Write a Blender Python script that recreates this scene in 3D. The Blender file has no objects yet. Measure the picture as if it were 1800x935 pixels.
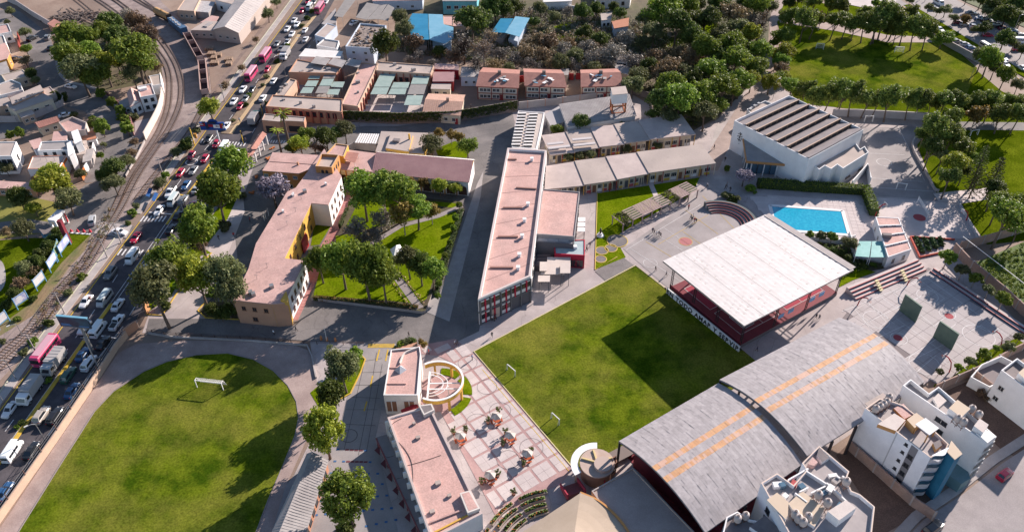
import bpy, math, random
import numpy as np
from mathutils import Vector, Matrix
R = math.radians
random.seed(7)
rng = np.random.default_rng(11)
SC = bpy.context.scene
COL = SC.collection
# ------------------------------------------------------------------ camera
CAM_H, PITCH, ROLL, FPX = 128.0, R(39.5), R(-0.7), 1400.0
cam_d = bpy.data.cameras.new('camera'); cam = bpy.data.objects.new('camera', cam_d); COL.objects.link(cam)
cam_d.sensor_width = 36.0; cam_d.lens = 28.0; cam_d.clip_start = 1.0; cam_d.clip_end = 6000.0
_r = Vector((1, 0, 0)); _u = Vector((0, math.sin(PITCH), math.cos(PITCH))); _f = Vector((0, math.cos(PITCH), -math.sin(PITCH)))
_cr = math.cos(ROLL)*_r + math.sin(ROLL)*_u; _cu = -math.sin(ROLL)*_r + math.cos(ROLL)*_u
cam.matrix_world = Matrix(((_cr.x, _cu.x, -_f.x, 0), (_cr.y, _cu.y, -_f.y, 0), (_cr.z, _cu.z, -_f.z, CAM_H), (0, 0, 0, 1)))
SC.camera = cam
# ------------------------------------------------------------------ sky, sun, exposure
SUN_EL, SUN_AZ = R(25.0), R(45.0)        # sun stands to the north-east, shadows fall to the south-west
wd = bpy.data.worlds.new('World'); SC.world = wd; wd.use_nodes = True
wn = wd.node_tree; sky = wn.nodes.new('ShaderNodeTexSky'); sky.sky_type = 'NISHITA'; sky.sun_disc = False
sky.sun_elevation = SUN_EL; sky.sun_rotation = R(90) - SUN_AZ; sky.air_density = 1.0; sky.dust_density = 1.2; sky.altitude = 2000
wn.links.new(sky.outputs[0], wn.nodes['Background'].inputs[0]); wn.nodes['Background'].inputs[1].default_value = 0.088
sl = bpy.data.lights.new('sun', 'SUN'); sl.energy = 5.0; sl.angle = R(0.55); sl.color = (1.0, 0.885, 0.81)
so = bpy.data.objects.new('sun', sl); COL.objects.link(so); so.location = (150, 150, 200)
so.rotation_euler = Vector((math.cos(SUN_EL)*math.cos(SUN_AZ), math.cos(SUN_EL)*math.sin(SUN_AZ), math.sin(SUN_EL))).to_track_quat('Z', 'Y').to_euler()
SC.view_settings.view_transform = 'Standard'; SC.view_settings.look = 'None'
SC.view_settings.exposure = 0.97; SC.view_settings.gamma = 1.0; SC.view_settings.use_curve_mapping = False
# ------------------------------------------------------------------ survey: place on the plan at height z of a point sighted from the air
def G(px, py, z=0.0):
 x = px-900.0; y = 467.5-py
 c, s = math.cos(ROLL), math.sin(ROLL); x, y = c*x-s*y, s*x+c*y
 d = Vector((x, FPX*math.cos(PITCH)+y*math.sin(PITCH), -FPX*math.sin(PITCH)+y*math.cos(PITCH)))
 t = (CAM_H-z)/-d.z
 return Vector((d.x*t, d.y*t, z))
def PX(p):
 d = Vector(p)-Vector((0, 0, CAM_H)); fw = d.dot(_f)
 return 900+FPX*d.dot(_cr)/fw, 467.5-FPX*d.dot(_cu)/fw
def mpp(px, py):                                  # metres per sighted pixel on the ground there
 return (G(px, py)-Vector((0, 0, CAM_H))).dot(_f)/FPX
def PT(s, z=0.0):
 return [G(*map(float, q.split(',')), z) for q in s.split()]
def height_of(base, top):
 b = G(*base); best = min((abs(PX((b.x, b.y, z*0.1))[1]-top[1]), z*0.1) for z in range(5, 320))
 return best[1]
# ------------------------------------------------------------------ materials
MT = {}
def M(name, c1, c2=None, scale=0.6, rough=0.85, bump=0.0, bscale=None, metal=0.0, spec=0.3, c3=None, s3=0.05, a3=0.5, fine=0.0, contrast=(0.38, 0.62), isl=0.0, crack=0.0, fs=6.0):
 if name in MT: return MT[name]
 m = bpy.data.materials.new(name); m.use_nodes = True; nt = m.node_tree; N = nt.nodes; L = nt.links
 p = N['Principled BSDF']; p.inputs['Roughness'].default_value = rough; p.inputs['Metallic'].default_value = metal
 p.inputs['Specular IOR Level'].default_value = spec
 geo = N.new('ShaderNodeNewGeometry'); col = None
 def noise(sc, det=6):
  n = N.new('ShaderNodeTexNoise'); n.inputs['Scale'].default_value = sc; n.inputs['Detail'].default_value = det
  n.inputs['Roughness'].default_value = 0.62; L.new(geo.outputs['Position'], n.inputs['Vector']); return n.outputs[0]
 def ramp(src, a, b):
  r = N.new('ShaderNodeMapRange'); r.inputs[1].default_value = a; r.inputs[2].default_value = b; L.new(src, r.inputs[0]); return r.outputs[0]
 def mix(a, b, f, blend='MIX'):
  x = N.new('ShaderNodeMix'); x.data_type = 'RGBA'; x.blend_type = blend
  if isinstance(f, (int, float)): x.inputs[0].default_value = f
  else: L.new(f, x.inputs[0])
  for i, q in ((6, a), (7, b)):
   if isinstance(q, tuple): x.inputs[i].default_value = (*q, 1)
   else: L.new(q, x.inputs[i])
  return x.outputs[2]
 if c2 is None: p.inputs['Base Color'].default_value = (*c1, 1); col = None
 else:
  col = mix(tuple(c1), tuple(c2), ramp(noise(scale), *contrast))
  if c3 is not None:
   mm = N.new('ShaderNodeMath'); mm.operation = 'MULTIPLY'; mm.inputs[1].default_value = a3
   L.new(ramp(noise(s3, 4), 0.42, 0.66), mm.inputs[0]); col = mix(col, tuple(c3), mm.outputs[0])
  if fine:
   v = ramp(noise(fs, 3), 0.3, 0.7); g = N.new('ShaderNodeMapRange'); g.inputs[3].default_value = 1-fine; g.inputs[4].default_value = 1+fine*0.6
   L.new(v, g.inputs[0]); cb = N.new('ShaderNodeCombineColor')
   for k in range(3): L.new(g.outputs[0], cb.inputs[k])
   col = mix(col, cb.outputs[0], 1.0, 'MULTIPLY')
  if crack:
   nv = N.new('ShaderNodeTexNoise'); nv.inputs['Scale'].default_value = .35; L.new(geo.outputs['Position'], nv.inputs['Vector']); va = N.new('ShaderNodeVectorMath'); va.operation = 'MULTIPLY_ADD'; va.inputs[1].default_value = (2.2, 2.2, 2.2); L.new(nv.outputs['Color'], va.inputs[0]); L.new(geo.outputs['Position'], va.inputs[2])
   vr = N.new('ShaderNodeTexVoronoi'); vr.feature = 'DISTANCE_TO_EDGE'; vr.inputs['Scale'].default_value = crack; L.new(va.outputs[0], vr.inputs['Vector']); g = N.new('ShaderNodeMapRange'); g.inputs[2].default_value = .10*crack; g.inputs[3].default_value = .74; g.inputs[4].default_value = 1; L.new(vr.outputs[0], g.inputs[0]); cb = N.new('ShaderNodeCombineColor')
   for k in range(3): L.new(g.outputs[0], cb.inputs[k])
   col = mix(col, cb.outputs[0], 1.0, 'MULTIPLY')
  if isl:
   g = N.new('ShaderNodeMapRange'); g.inputs[3].default_value = 1-isl; g.inputs[4].default_value = 1+isl*.7; L.new(geo.outputs['Random Per Island'], g.inputs[0]); cb = N.new('ShaderNodeCombineColor')
   for k in range(3): L.new(g.outputs[0], cb.inputs[k])
   col = mix(col, cb.outputs[0], 1.0, 'MULTIPLY')
  L.new(col, p.inputs['Base Color'])
 if bump:
  b = N.new('ShaderNodeBump'); b.inputs['Strength'].default_value = bump; b.inputs['Distance'].default_value = 0.08
  L.new(noise(bscale or scale*6, 4), b.inputs['Height']); L.new(b.outputs[0], p.inputs['Normal'])
 MT[name] = m; return m
def MOBJ(name, rough=0.3, metal=0.0, coat=0.0):        # colour set on each object (car paint, clothes)
 if name in MT: return MT[name]
 m = bpy.data.materials.new(name); m.use_nodes = True; N = m.node_tree.nodes; p = N['Principled BSDF']
 o = N.new('ShaderNodeObjectInfo'); m.node_tree.links.new(o.outputs['Color'], p.inputs['Base Color'])
 p.inputs['Roughness'].default_value = rough; p.inputs['Metallic'].default_value = metal; p.inputs['Coat Weight'].default_value = coat
 MT[name] = m; return m
def MLEAF(name, ca, cb, cc, trans=0.35):
 m = bpy.data.materials.new(name); m.use_nodes = True; nt = m.node_tree; N = nt.nodes; L = nt.links
 for n in list(N): N.remove(n)
 out = N.new('ShaderNodeOutputMaterial'); geo = N.new('ShaderNodeNewGeometry'); oi = N.new('ShaderNodeObjectInfo')
 rp = N.new('ShaderNodeValToRGB'); rp.color_ramp.elements[0].color = (*ca, 1); rp.color_ramp.elements[1].color = (*cc, 1)
 e = rp.color_ramp.elements.new(0.5); e.color = (*cb, 1)
 ns = N.new('ShaderNodeTexNoise'); ns.inputs['Scale'].default_value = 0.55; ns.inputs['Detail'].default_value = 3; L.new(geo.outputs['Position'], ns.inputs['Vector'])
 a = N.new('ShaderNodeMath'); a.operation = 'MULTIPLY_ADD'; a.inputs[1].default_value = 0.45; L.new(geo.outputs['Random Per Island'], a.inputs[0])
 b = N.new('ShaderNodeMath'); b.operation = 'MULTIPLY_ADD'; b.inputs[1].default_value = 0.9; b.inputs[2].default_value = -0.17; L.new(ns.outputs[0], b.inputs[0]); L.new(b.outputs[0], a.inputs[2])
 L.new(a.outputs[0], rp.inputs[0])
 hs = N.new('ShaderNodeHueSaturation'); L.new(rp.outputs[0], hs.inputs['Color'])
 mr = N.new('ShaderNodeMapRange'); mr.inputs[3].default_value = 0.72; mr.inputs[4].default_value = 1.3; L.new(oi.outputs['Random'], mr.inputs[0]); L.new(mr.outputs[0], hs.inputs['Value'])
 mh = N.new('ShaderNodeMapRange'); mh.inputs[3].default_value = 0.485; mh.inputs[4].default_value = 0.515; L.new(oi.outputs['Random'], mh.inputs[0]); L.new(mh.outputs[0], hs.inputs['Hue'])
 d = N.new('ShaderNodeBsdfPrincipled'); d.inputs['Roughness'].default_value = 0.55; d.inputs['Specular IOR Level'].default_value = 0.25; L.new(hs.outputs[0], d.inputs['Base Color'])
 t = N.new('ShaderNodeBsdfTranslucent'); L.new(hs.outputs[0], t.inputs['Color'])
 mx = N.new('ShaderNodeMixShader'); mx.inputs[0].default_value = trans; L.new(d.outputs[0], mx.inputs[1]); L.new(t.outputs[0], mx.inputs[2]); L.new(mx.outputs[0], out.inputs[0])
 MT[name] = m; return m
dirt = M('dirt', (0.25, 0.175, 0.135), (0.36, 0.265, 0.205), 0.12, c3=(0.16, 0.12, 0.10), s3=0.03, a3=0.7, fine=0.25, bump=0.4)
drygrass = M('dry_verge', (0.24, 0.17, 0.10), (0.14, 0.15, 0.05), 0.25, c3=(0.30, 0.20, 0.11), s3=0.08, fine=0.35, bump=0.5)
soil = M('garden_soil', (0.07, 0.05, 0.035), (0.10, 0.09, 0.04), 0.4, fine=0.4, bump=0.5)
asphalt = M('asphalt', (0.072, 0.063, 0.069), (0.112, 0.098, 0.104), 0.1, c3=(0.055, 0.050, 0.055), s3=0.3, a3=0.8, fine=0.2, crack=.12)
asph_old = M('old_asphalt', (0.175, 0.157, 0.15), (0.235, 0.21, 0.198), 0.15, c3=(0.125, 0.115, 0.113), s3=0.07, a3=0.9, fine=0.22, crack=.16)
ballast = M('ballast', (0.29, 0.225, 0.205), (0.40, 0.315, 0.28), 0.3, c3=(0.19, 0.145, 0.135), s3=0.07, a3=0.8, fine=0.45, bump=0.5)
pave = M('paving', (0.40, 0.34, 0.325), (0.47, 0.405, 0.385), 0.25, c3=(0.31, 0.265, 0.26), s3=0.08, a3=0.85, fine=0.16, crack=.1)
pave_pink = M('pink_paving', (0.38, 0.235, 0.225), (0.44, 0.285, 0.265), 0.4, fine=0.12)
slab = M('concrete_slab', (0.51, 0.44, 0.42), (0.58, 0.505, 0.48), 0.35, c3=(0.43, 0.37, 0.355), s3=0.1, a3=0.6, fine=0.1)
conc = M('concrete', (0.36, 0.32, 0.30), (0.45, 0.40, 0.375), 0.3, c3=(0.27, 0.24, 0.23), s3=0.08, a3=0.6, fine=0.12)
court_m = M('court_concrete', (0.40, 0.355, 0.345), (0.47, 0.42, 0.41), 0.2, c3=(0.33, 0.295, 0.29), s3=0.05, a3=0.8, fine=0.1)
grass = M('lawn', (0.080, 0.112, 0.004), (0.135, 0.168, 0.009), 0.16, c3=(0.055, 0.085, 0.003), s3=0.07, a3=0.8, fine=0.5, fs=2.5, bump=0.6, bscale=9, rough=1.0, spec=0.0)
grass_f = M('field_grass', (0.040, 0.074, 0.004), (0.122, 0.158, 0.010), 0.16, c3=(0.205, 0.195, 0.034), s3=0.06, a3=0.8, fine=0.42, fs=2.6, bump=0.6, bscale=9, rough=1.0, spec=0.0, contrast=(0.41, 0.6))
grass_g = M('garden_grass', (0.115, 0.168, 0.003), (0.165, 0.210, 0.008), 0.25, c3=(0.085, 0.135, 0.003), s3=0.1, a3=0.6, fine=0.4, fs=2.5, bump=0.6, bscale=9, rough=1.0, spec=0.0)
path_m = M('running_path', (0.34, 0.255, 0.23), (0.42, 0.325, 0.29), 0.3, c3=(0.27, 0.20, 0.18), s3=0.12, a3=0.7, fine=0.2)
yellow = M('yellow_paint', (0.62, 0.40, 0.045), (0.50, 0.33, 0.06), 1.2); white_p = M('white_paint', (0.72, 0.70, 0.68), (0.55, 0.53, 0.52), 1.5)
white = M('white_render', (0.80, 0.785, 0.77), (0.75, 0.735, 0.72), 0.4, c3=(0.66, 0.64, 0.625), s3=0.25, a3=0.45, fine=0.05)
cream = M('cream_render', (0.62, 0.53, 0.40), (0.56, 0.48, 0.37), 0.4, fine=0.06)
bluewall = M('blue_white_render', (0.52, 0.58, 0.66), (0.46, 0.52, 0.60), 0.4, fine=0.05)
orange_w = M('orange_render', (0.55, 0.27, 0.09), (0.49, 0.235, 0.085), 0.5, fine=0.08)
salmon_w = M('salmon_render', (0.50, 0.27, 0.17), (0.45, 0.245, 0.16), 0.5, fine=0.08)
yellow_w = M('ochre_render', (0.64, 0.38, 0.07), (0.57, 0.33, 0.07), 0.5, fine=0.06)
red_w = M('red_paint', (0.36, 0.03, 0.035), (0.30, 0.025, 0.03), 0.8, rough=0.6)
maroon = M('maroon_paint', (0.20, 0.028, 0.04), (0.155, 0.022, 0.033), 0.6, rough=0.7)
brick_w = M('brick_wall', (0.33, 0.21, 0.165), (0.40, 0.27, 0.215), 0.8, c3=(0.25, 0.19, 0.17), s3=0.3, a3=0.7, fine=0.18)
peach_w = M('peach_wall', (0.56, 0.39, 0.28), (0.50, 0.35, 0.26), 0.5, fine=0.1)
roof_pink = M('pink_roof', (0.55, 0.335, 0.29), (0.61, 0.385, 0.335), 0.18, c3=(0.40, 0.265, 0.235), s3=0.3, a3=0.5, fine=0.2, fs=3.0)
roof_rose = M('rose_roof', (0.50, 0.315, 0.28), (0.56, 0.365, 0.325), 0.25, c3=(0.37, 0.245, 0.225), s3=0.3, a3=0.55, fine=0.2, fs=3.0)
roof_conc = M('concrete_roof', (0.41, 0.34, 0.30), (0.50, 0.415, 0.365), 0.3, c3=(0.31, 0.26, 0.235), s3=0.15, a3=0.7, fine=0.15)
roof_dark = M('dark_roof', (0.17, 0.145, 0.145), (0.22, 0.19, 0.185), 0.4, fine=0.1)
roof_grey = M('grey_sheet_roof', (0.31, 0.285, 0.275), (0.38, 0.35, 0.335), 0.5, c3=(0.25, 0.225, 0.22), s3=0.15, a3=0.6, fine=0.08)
roof_red = M('red_tile_roof', (0.36, 0.17, 0.135), (0.43, 0.21, 0.165), 0.8, c3=(0.29, 0.14, 0.115), s3=0.3, a3=0.6, fine=0.12)
roof_maroon = M('maroon_sheet_roof', (0.31, 0.175, 0.175), (0.35, 0.205, 0.20), 0.4, fine=0.06)
roof_white = M('white_sheet_roof', (0.72, 0.69, 0.655), (0.66, 0.63, 0.60), 0.5, c3=(0.60, 0.565, 0.54), s3=0.2, a3=0.5, rough=0.6)
arch_grey = M('arch_sheet', (0.33, 0.30, 0.30), (0.40, 0.365, 0.365), 1.1, c3=(0.28, 0.255, 0.255), s3=0.3, a3=0.3, fine=0.06, rough=0.6, isl=0.12)
arch_org = M('orange_sheet', (0.52, 0.27, 0.13), (0.58, 0.33, 0.17), 0.8, fine=0.06, rough=0.6, isl=0.12)
arch_pink = M('pink_sheet', (0.52, 0.32, 0.24), (0.56, 0.36, 0.27), 0.8, fine=0.06, rough=0.6)
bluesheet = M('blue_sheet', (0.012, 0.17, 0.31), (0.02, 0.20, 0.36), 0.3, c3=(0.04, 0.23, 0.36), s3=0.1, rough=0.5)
bluesheet2 = M('pale_blue_sheet', (0.14, 0.34, 0.46), (0.18, 0.38, 0.5), 0.3, rough=0.5)  # doubles as the painted sunlit tone of the blue tent roofs
greennet = M('green_sheet', (0.25, 0.33, 0.30), (0.30, 0.38, 0.345), 0.6, rough=0.7)
greynet = M('grey_net', (0.23, 0.215, 0.205), (0.27, 0.25, 0.235), 0.6, rough=0.9)
tan_cloth = M('tan_cloth', (0.40, 0.315, 0.235), (0.44, 0.35, 0.265), 0.25, fine=0.05)
teal_sheet = M('teal_sheet', (0.10, 0.33, 0.31), (0.16, 0.40, 0.38), 0.4, rough=0.4)
glass = M('dark_glass', (0.025, 0.028, 0.034), rough=0.12, spec=0.6); bglass = M('blue_glass', (0.10, 0.17, 0.23), rough=0.12, spec=0.6)
frame_m = M('white_frame', (0.6, 0.58, 0.55), rough=0.6); dark_f = M('dark_frame', (0.045, 0.045, 0.05), rough=0.5); brown_f = M('brown_door', (0.20, 0.095, 0.055), rough=0.6)
grey_f = M('grey_frame', (0.10, 0.10, 0.115), rough=0.6)
steel = M('galvanised_steel', (0.36, 0.36, 0.36), (0.30, 0.30, 0.30), 1, rough=0.45, metal=0.6); rail_m = M('rail_steel', (0.13, 0.085, 0.065), (0.17, 0.11, 0.08), 1, rough=0.5, metal=0.4)
black_m = M('black_metal', (0.03, 0.025, 0.028), rough=0.5); wood = M('weathered_wood', (0.26, 0.175, 0.12), (0.34, 0.235, 0.165), 1.0, fine=0.2)
tankm = M('fibre_tank', (0.42, 0.36, 0.33), (0.47, 0.41, 0.38), 1.2, rough=0.5); tyre = M('tyre', (0.02, 0.02, 0.02), rough=0.8)
copper = M('copper_fascia', (0.50, 0.245, 0.09), (0.45, 0.22, 0.085), 1, rough=0.5)
greenwall = M('green_court_wall', (0.105, 0.16, 0.125), (0.13, 0.185, 0.145), 0.7, rough=0.7, fine=0.06)
rubber_red = M('red_court', (0.20, 0.030, 0.042), (0.165, 0.025, 0.036), 0.4, rough=0.75, fine=0.06)
hedge_m = M('hedge_core', (0.03, 0.05, 0.012), rough=0.9)
navy = M('navy_paint', (0.025, 0.05, 0.085), rough=0.6); tealblue = M('teal_blue_paint', (0.02, 0.14, 0.24), (0.03, 0.17, 0.28), 0.6, rough=0.6)
tile_teal = M('teal_tile', (0.10, 0.19, 0.21), (0.13, 0.22, 0.24), 0.6, rough=0.6)
# ------------------------------------------------------------------ mesh builder
class MB:
 def __init__(s): s.v = []; s.f = []; s.m = []
 def face(s, vs, m=0):
  b = len(s.v); s.v += [tuple(v) for v in vs]; s.f.append(tuple(range(b, b+len(vs)))); s.m.append(m); return s
 def prism(s, poly, z0, z1, m=0, mt=None, bottom=False, top=True):
  P = [(p[0], p[1]) for p in poly]
  if sum(P[i][0]*P[(i+1) % len(P)][1]-P[(i+1) % len(P)][0]*P[i][1] for i in range(len(P))) < 0: P = P[::-1]
  n = len(P)
  for i in range(n):
   a, b = P[i], P[(i+1) % n]; s.face([(a[0], a[1], z0), (b[0], b[1], z0), (b[0], b[1], z1), (a[0], a[1], z1)], m)
  if top: s.face([(a[0], a[1], z1) for a in P], m if mt is None else mt)
  if bottom: s.face([(a[0], a[1], z0) for a in P[::-1]], m)
  return s
 def box(s, c, sx, sy, sz, rz=0.0, m=0):
  ca, sa = math.cos(rz), math.sin(rz)
  P = [(c[0]+ca*x-sa*y, c[1]+sa*x+ca*y) for x, y in ((-sx/2, -sy/2), (sx/2, -sy/2), (sx/2, sy/2), (-sx/2, sy/2))]
  return s.prism(P, c[2], c[2]+sz, m, bottom=True)
 def bar(s, a, b, w, h, m=0):
  a = Vector(a); b = Vector(b); d = (b-a).normalized(); up = Vector((0, 0, 1)) if abs(d.z) < 0.95 else Vector((1, 0, 0))
  x = d.cross(up).normalized()*w/2; y = x.cross(d).normalized()*h/2
  A = [a-x-y, a+x-y, a+x+y, a-x+y]; B = [p+(b-a) for p in A]
  for i in range(4): s.face([A[i], A[(i+1) % 4], B[(i+1) % 4], B[i]], m)
  s.face(A[::-1], m); s.face(B, m); return s
 def tube(s, path, r, n=6, m=0, r2=None):
  path = [Vector(p) for p in path]; rings = []
  for i, p in enumerate(path):
   d = (path[min(i+1, len(path)-1)]-path[max(i-1, 0)]).normalized(); up = Vector((0, 0, 1)) if abs(d.z) < 0.9 else Vector((1, 0, 0))
   x = d.cross(up).normalized(); y = x.cross(d); rr = r if r2 is None else r+(r2-r)*i/(len(path)-1)
   rings.append([p+(x*math.cos(2*math.pi*k/n)+y*math.sin(2*math.pi*k/n))*rr for k in range(n)])
  for a, b in zip(rings, rings[1:]):
   for k in range(n): s.face([a[k], a[(k+1) % n], b[(k+1) % n], b[k]], m)
  s.face(rings[0][::-1], m); s.face(rings[-1], m); return s
 def cyl(s, c, r, h, n=14, m=0, r2=None, mt=None):
  r2 = r if r2 is None else r2
  A = [(c[0]+r*math.cos(2*math.pi*k/n), c[1]+r*math.sin(2*math.pi*k/n), c[2]) for k in range(n)]
  B = [(c[0]+r2*math.cos(2*math.pi*k/n), c[1]+r2*math.sin(2*math.pi*k/n), c[2]+h) for k in range(n)]
  for k in range(n): s.face([A[k], A[(k+1) % n], B[(k+1) % n], B[k]], m)
  s.face(B, m if mt is None else mt); s.face(A[::-1], m); return s
 def lathe(s, c, prof, n=14, m=0):
  for (r0, z0), (r1, z1) in zip(prof, prof[1:]):
   for k in range(n):
    a, b = 2*math.pi*k/n, 2*math.pi*(k+1)/n
    q = [(c[0]+r0*math.cos(a), c[1]+r0*math.sin(a), c[2]+z0), (c[0]+r0*math.cos(b), c[1]+r0*math.sin(b), c[2]+z0), (c[0]+r1*math.cos(b), c[1]+r1*math.sin(b), c[2]+z1), (c[0]+r1*math.cos(a), c[1]+r1*math.sin(a), c[2]+z1)]
    if r0 < 1e-4: q = [q[0], q[2], q[3]]
    elif r1 < 1e-4: q = q[:3]
    s.face(q, m)
  return s
 def mesh(s, name, mats, off=(0, 0, 0), smooth=False):
  me = bpy.data.meshes.new(name); me.from_pydata([(v[0]-off[0], v[1]-off[1], v[2]-off[2]) for v in s.v], [], s.f)
  for q in (mats if isinstance(mats, (list, tuple)) else [mats]): me.materials.append(q)
  if any(s.m): me.polygons.foreach_set('material_index', s.m)
  if smooth: me.polygons.foreach_set('use_smooth', [True]*len(s.f))
  return me
 def obj(s, name, mats, parent=None, smooth=False, **props):
  if parent is None:
   xs = [v[0] for v in s.v]; ys = [v[1] for v in s.v]
   off = ((min(xs)+max(xs))/2, (min(ys)+max(ys))/2, min(v[2] for v in s.v))
  else: off = ORG.get(parent.name, (0, 0, 0))
  o = bpy.data.objects.new(name, s.mesh(name, mats, off, smooth)); COL.objects.link(o)
  if parent is None: o.location = off; ORG[o.name] = off
  else: o.parent = parent; ORG[o.name] = off
  for k, v in props.items(): o[k] = v
  return o
ORG = {}
def thing(name, label, cat, loc=(0, 0, 0), group=None):
 o = bpy.data.objects.new(name, None); COL.objects.link(o); o.location = loc; ORG[o.name] = tuple(loc)
 o.empty_display_size = 0.5; o['label'] = label; o['category'] = cat
 if group: o['group'] = group
 return o
def tag(o, label, cat, group=None):
 o['label'] = label; o['category'] = cat
 if group: o['group'] = group
 return o
def put(name, me, parent, loc, rz=0.0, scale=None):      # shared mesh placed in world coordinates under a parent whose empty is not rotated
 o = bpy.data.objects.new(name, me); COL.objects.link(o)
 if parent is not None:
  q = ORG[parent.name]; o.parent = parent; o.location = (loc[0]-q[0], loc[1]-q[1], loc[2]-q[2]); ORG[o.name] = tuple(loc)
 else: o.location = loc
 o.rotation_euler = (0, 0, rz)
 if scale: o.scale = scale
 return o
def copy_tree(o, parent=None):
 c = o.copy(); COL.objects.link(c); c.parent = parent
 for ch in [x for x in KIDS.get(o.name, [])]: copy_tree(ch, c)
 return c
KIDS = {}
def note_kids(o):
 KIDS[o.name] = [c for c in COL.objects if c.parent == o]
 for c in KIDS[o.name]: note_kids(c)
def sheet(name, pix, z, m, parent=None, **kw):
 P = PT(pix, z) if isinstance(pix, str) else [Vector((p[0], p[1], z)) for p in pix]
 A = sum(P[i].x*P[(i+1) % len(P)].y-P[(i+1) % len(P)].x*P[i].y for i in range(len(P)))
 if A < 0: P = P[::-1]
 if parent is None and 'kind' not in kw and 'category' not in kw: kw['kind'] = 'structure'
 return MB().face(P).obj(name, m, parent, **kw)
def smoothline(P, n=8):
 out = []
 for i in range(len(P)-1):
  p0, p1, p2, p3 = P[max(i-1, 0)], P[i], P[i+1], P[min(i+2, len(P)-1)]
  for k in range(n):
   t = k/n; out.append(0.5*((2*p1)+(p2-p0)*t+(2*p0-5*p1+4*p2-p3)*t*t+(3*p1-p0-3*p2+p3)*t**3))
 return out+[P[-1]]
def offs(P, d):
 out = []
 for i, p in enumerate(P):
  t = (P[min(i+1, len(P)-1)]-P[max(i-1, 0)]); t = Vector((t.x, t.y, 0)).normalized(); out.append(p+Vector((-t.y, t.x, 0))*d)
 return out
def ribbon(mb, P, w, z0, z1=None, d=0.0, m=0):           # flat (or raised) band of width w along a line
 A = offs(P, d-w/2); B = offs(P, d+w/2)
 for i in range(len(P)-1):
  q = [A[i], A[i+1], B[i+1], B[i]]
  zt = z0 if z1 is None else z1
  mb.face([(p.x, p.y, zt) for p in q], m)
  if z1 is not None:
   mb.face([(A[i].x, A[i].y, z0), (A[i+1].x, A[i+1].y, z0), (A[i+1].x, A[i+1].y, z1), (A[i].x, A[i].y, z1)], m)
   mb.face([(B[i+1].x, B[i+1].y, z0), (B[i].x, B[i].y, z0), (B[i].x, B[i].y, z1), (B[i+1].x, B[i+1].y, z1)], m)
 if z1 is not None:
  for a, b in ((B[0], A[0]), (A[-1], B[-1])): mb.face([(a.x, a.y, z0), (b.x, b.y, z0), (b.x, b.y, z1), (a.x, a.y, z1)], m)
 return mb
def line(name, pix, w, z, m, parent=None, z1=None, d=0.0, smooth=0, **kw):
 P = PT(pix) if isinstance(pix, str) else pix
 if smooth: P = smoothline(P, smooth)
 if parent is None and 'kind' not in kw and 'category' not in kw: kw['kind'] = 'structure'
 return ribbon(MB(), P, w, z, z1, d).obj(name, m, parent, **kw)
def along(P, step):
 out = []; acc = 0.0; nxt = step/2
 for a, b in zip(P, P[1:]):
  l = (b-a).length
  while nxt <= acc+l:
   t = (nxt-acc)/l; out.append((a.lerp(b, t), (b-a).normalized())); nxt += step
  acc += l
 return out
def inside(p, poly):
 c = False; n = len(poly)
 for i in range(n):
  a, b = poly[i], poly[(i+1) % n]
  if (a[1] > p[1]) != (b[1] > p[1]) and p[0] < (b[0]-a[0])*(p[1]-a[1])/(b[1]-a[1])+a[0]: c = not c
 return c
# ================================================================== THE GROUND
g = 3000.0
MB().face([(-g, -g, 0), (g, -g, 0), (g, g, 0), (-g, g, 0)]).obj('ground', dirt, kind='structure')
# ---- avenue
AV_L = '-90,842 -40,772 0,718 55,643 92,595 298,317 358,233 450,108 530,0 575,-62'
AV_R = '625,-62 588,0 553,63 500,138 470,190 452,222 437,255 415,290 395,325 345,395 310,452 268,533 250,556 207,612 177,661 100,775 0,918 -90,1045'
avenue = sheet('avenue', AV_L+' '+AV_R, 0.04, asphalt)
avL = PT(AV_L)
line('kerb_line', avL, 0.28, 0.065, yellow, avenue, d=-0.35)
sw1 = '-60,775 0,695 52,622 100,558 173,462 222,396'; sw2 = '237,376 284,314 345,228 436,105 515,-2 550,-50'
for s_ in (sw1, sw2):
 o = line('pavement', s_, 2.0, 0.0, conc, z1=0.14, d=-0.7)
 line('pavement_edge', s_, 0.25, 0.0, M('pale_kerb', (0.50, 0.48, 0.36), (0.44, 0.42, 0.32), 1), o, z1=0.24, d=0.45)
# median
med1 = PT('-80,925 0,812 25,775 133,622 145,604 197,534'); med2 = PT('240,472 247,462 262,440'); med3 = PT('293,395 330,342 353,312 375,280'); med4 = PT('398,236 452,161 480,119 520,62 547,30 567,0 600,-48')
med = line('median_kerb', med1, 0.9, 0.03, yellow, z1=0.22)
for q, w_ in ((med2, .4), (med3, .6)): line('median_kerb', q, w_, 0.03, yellow, z1=0.2)
line('median_strip', med4, 2.4, 0.03, M('median_soil', (0.20, 0.15, 0.10), (0.28, 0.20, 0.14), 0.5, fine=0.3), z1=0.18, d=0.6)
line('median_kerb', med4, 1.2, 0.03, M('ochre_kerb', (0.50, 0.36, 0.20), (0.44, 0.32, 0.2), 1), z1=0.2, d=-1.35)
mk = MB()
for P, d0 in ((PT('197,535 243,469 330,342'), -0.45), (PT('25,775 133,623 197,535'), 0.7), (PT('197,535 243,469 330,342'), 0.5)):
 ribbon(mk, P, 0.14, 0.068, d=d0)
mk.obj('centre_line', white_p, avenue)
for s_ in ('0,770 60,690 92,645', '100,640 150,570 235,440', '290,355 330,300 380,240', '400,215 470,118 550,8'):
 for p, d in along(PT(s_), 6.5):
  MB().bar(Vector((p.x, p.y, 0.066))-d*1.5, Vector((p.x, p.y, 0.066))+d*1.5, 0.16, 0.012).obj('lane_dash', white_p, avenue)
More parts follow.
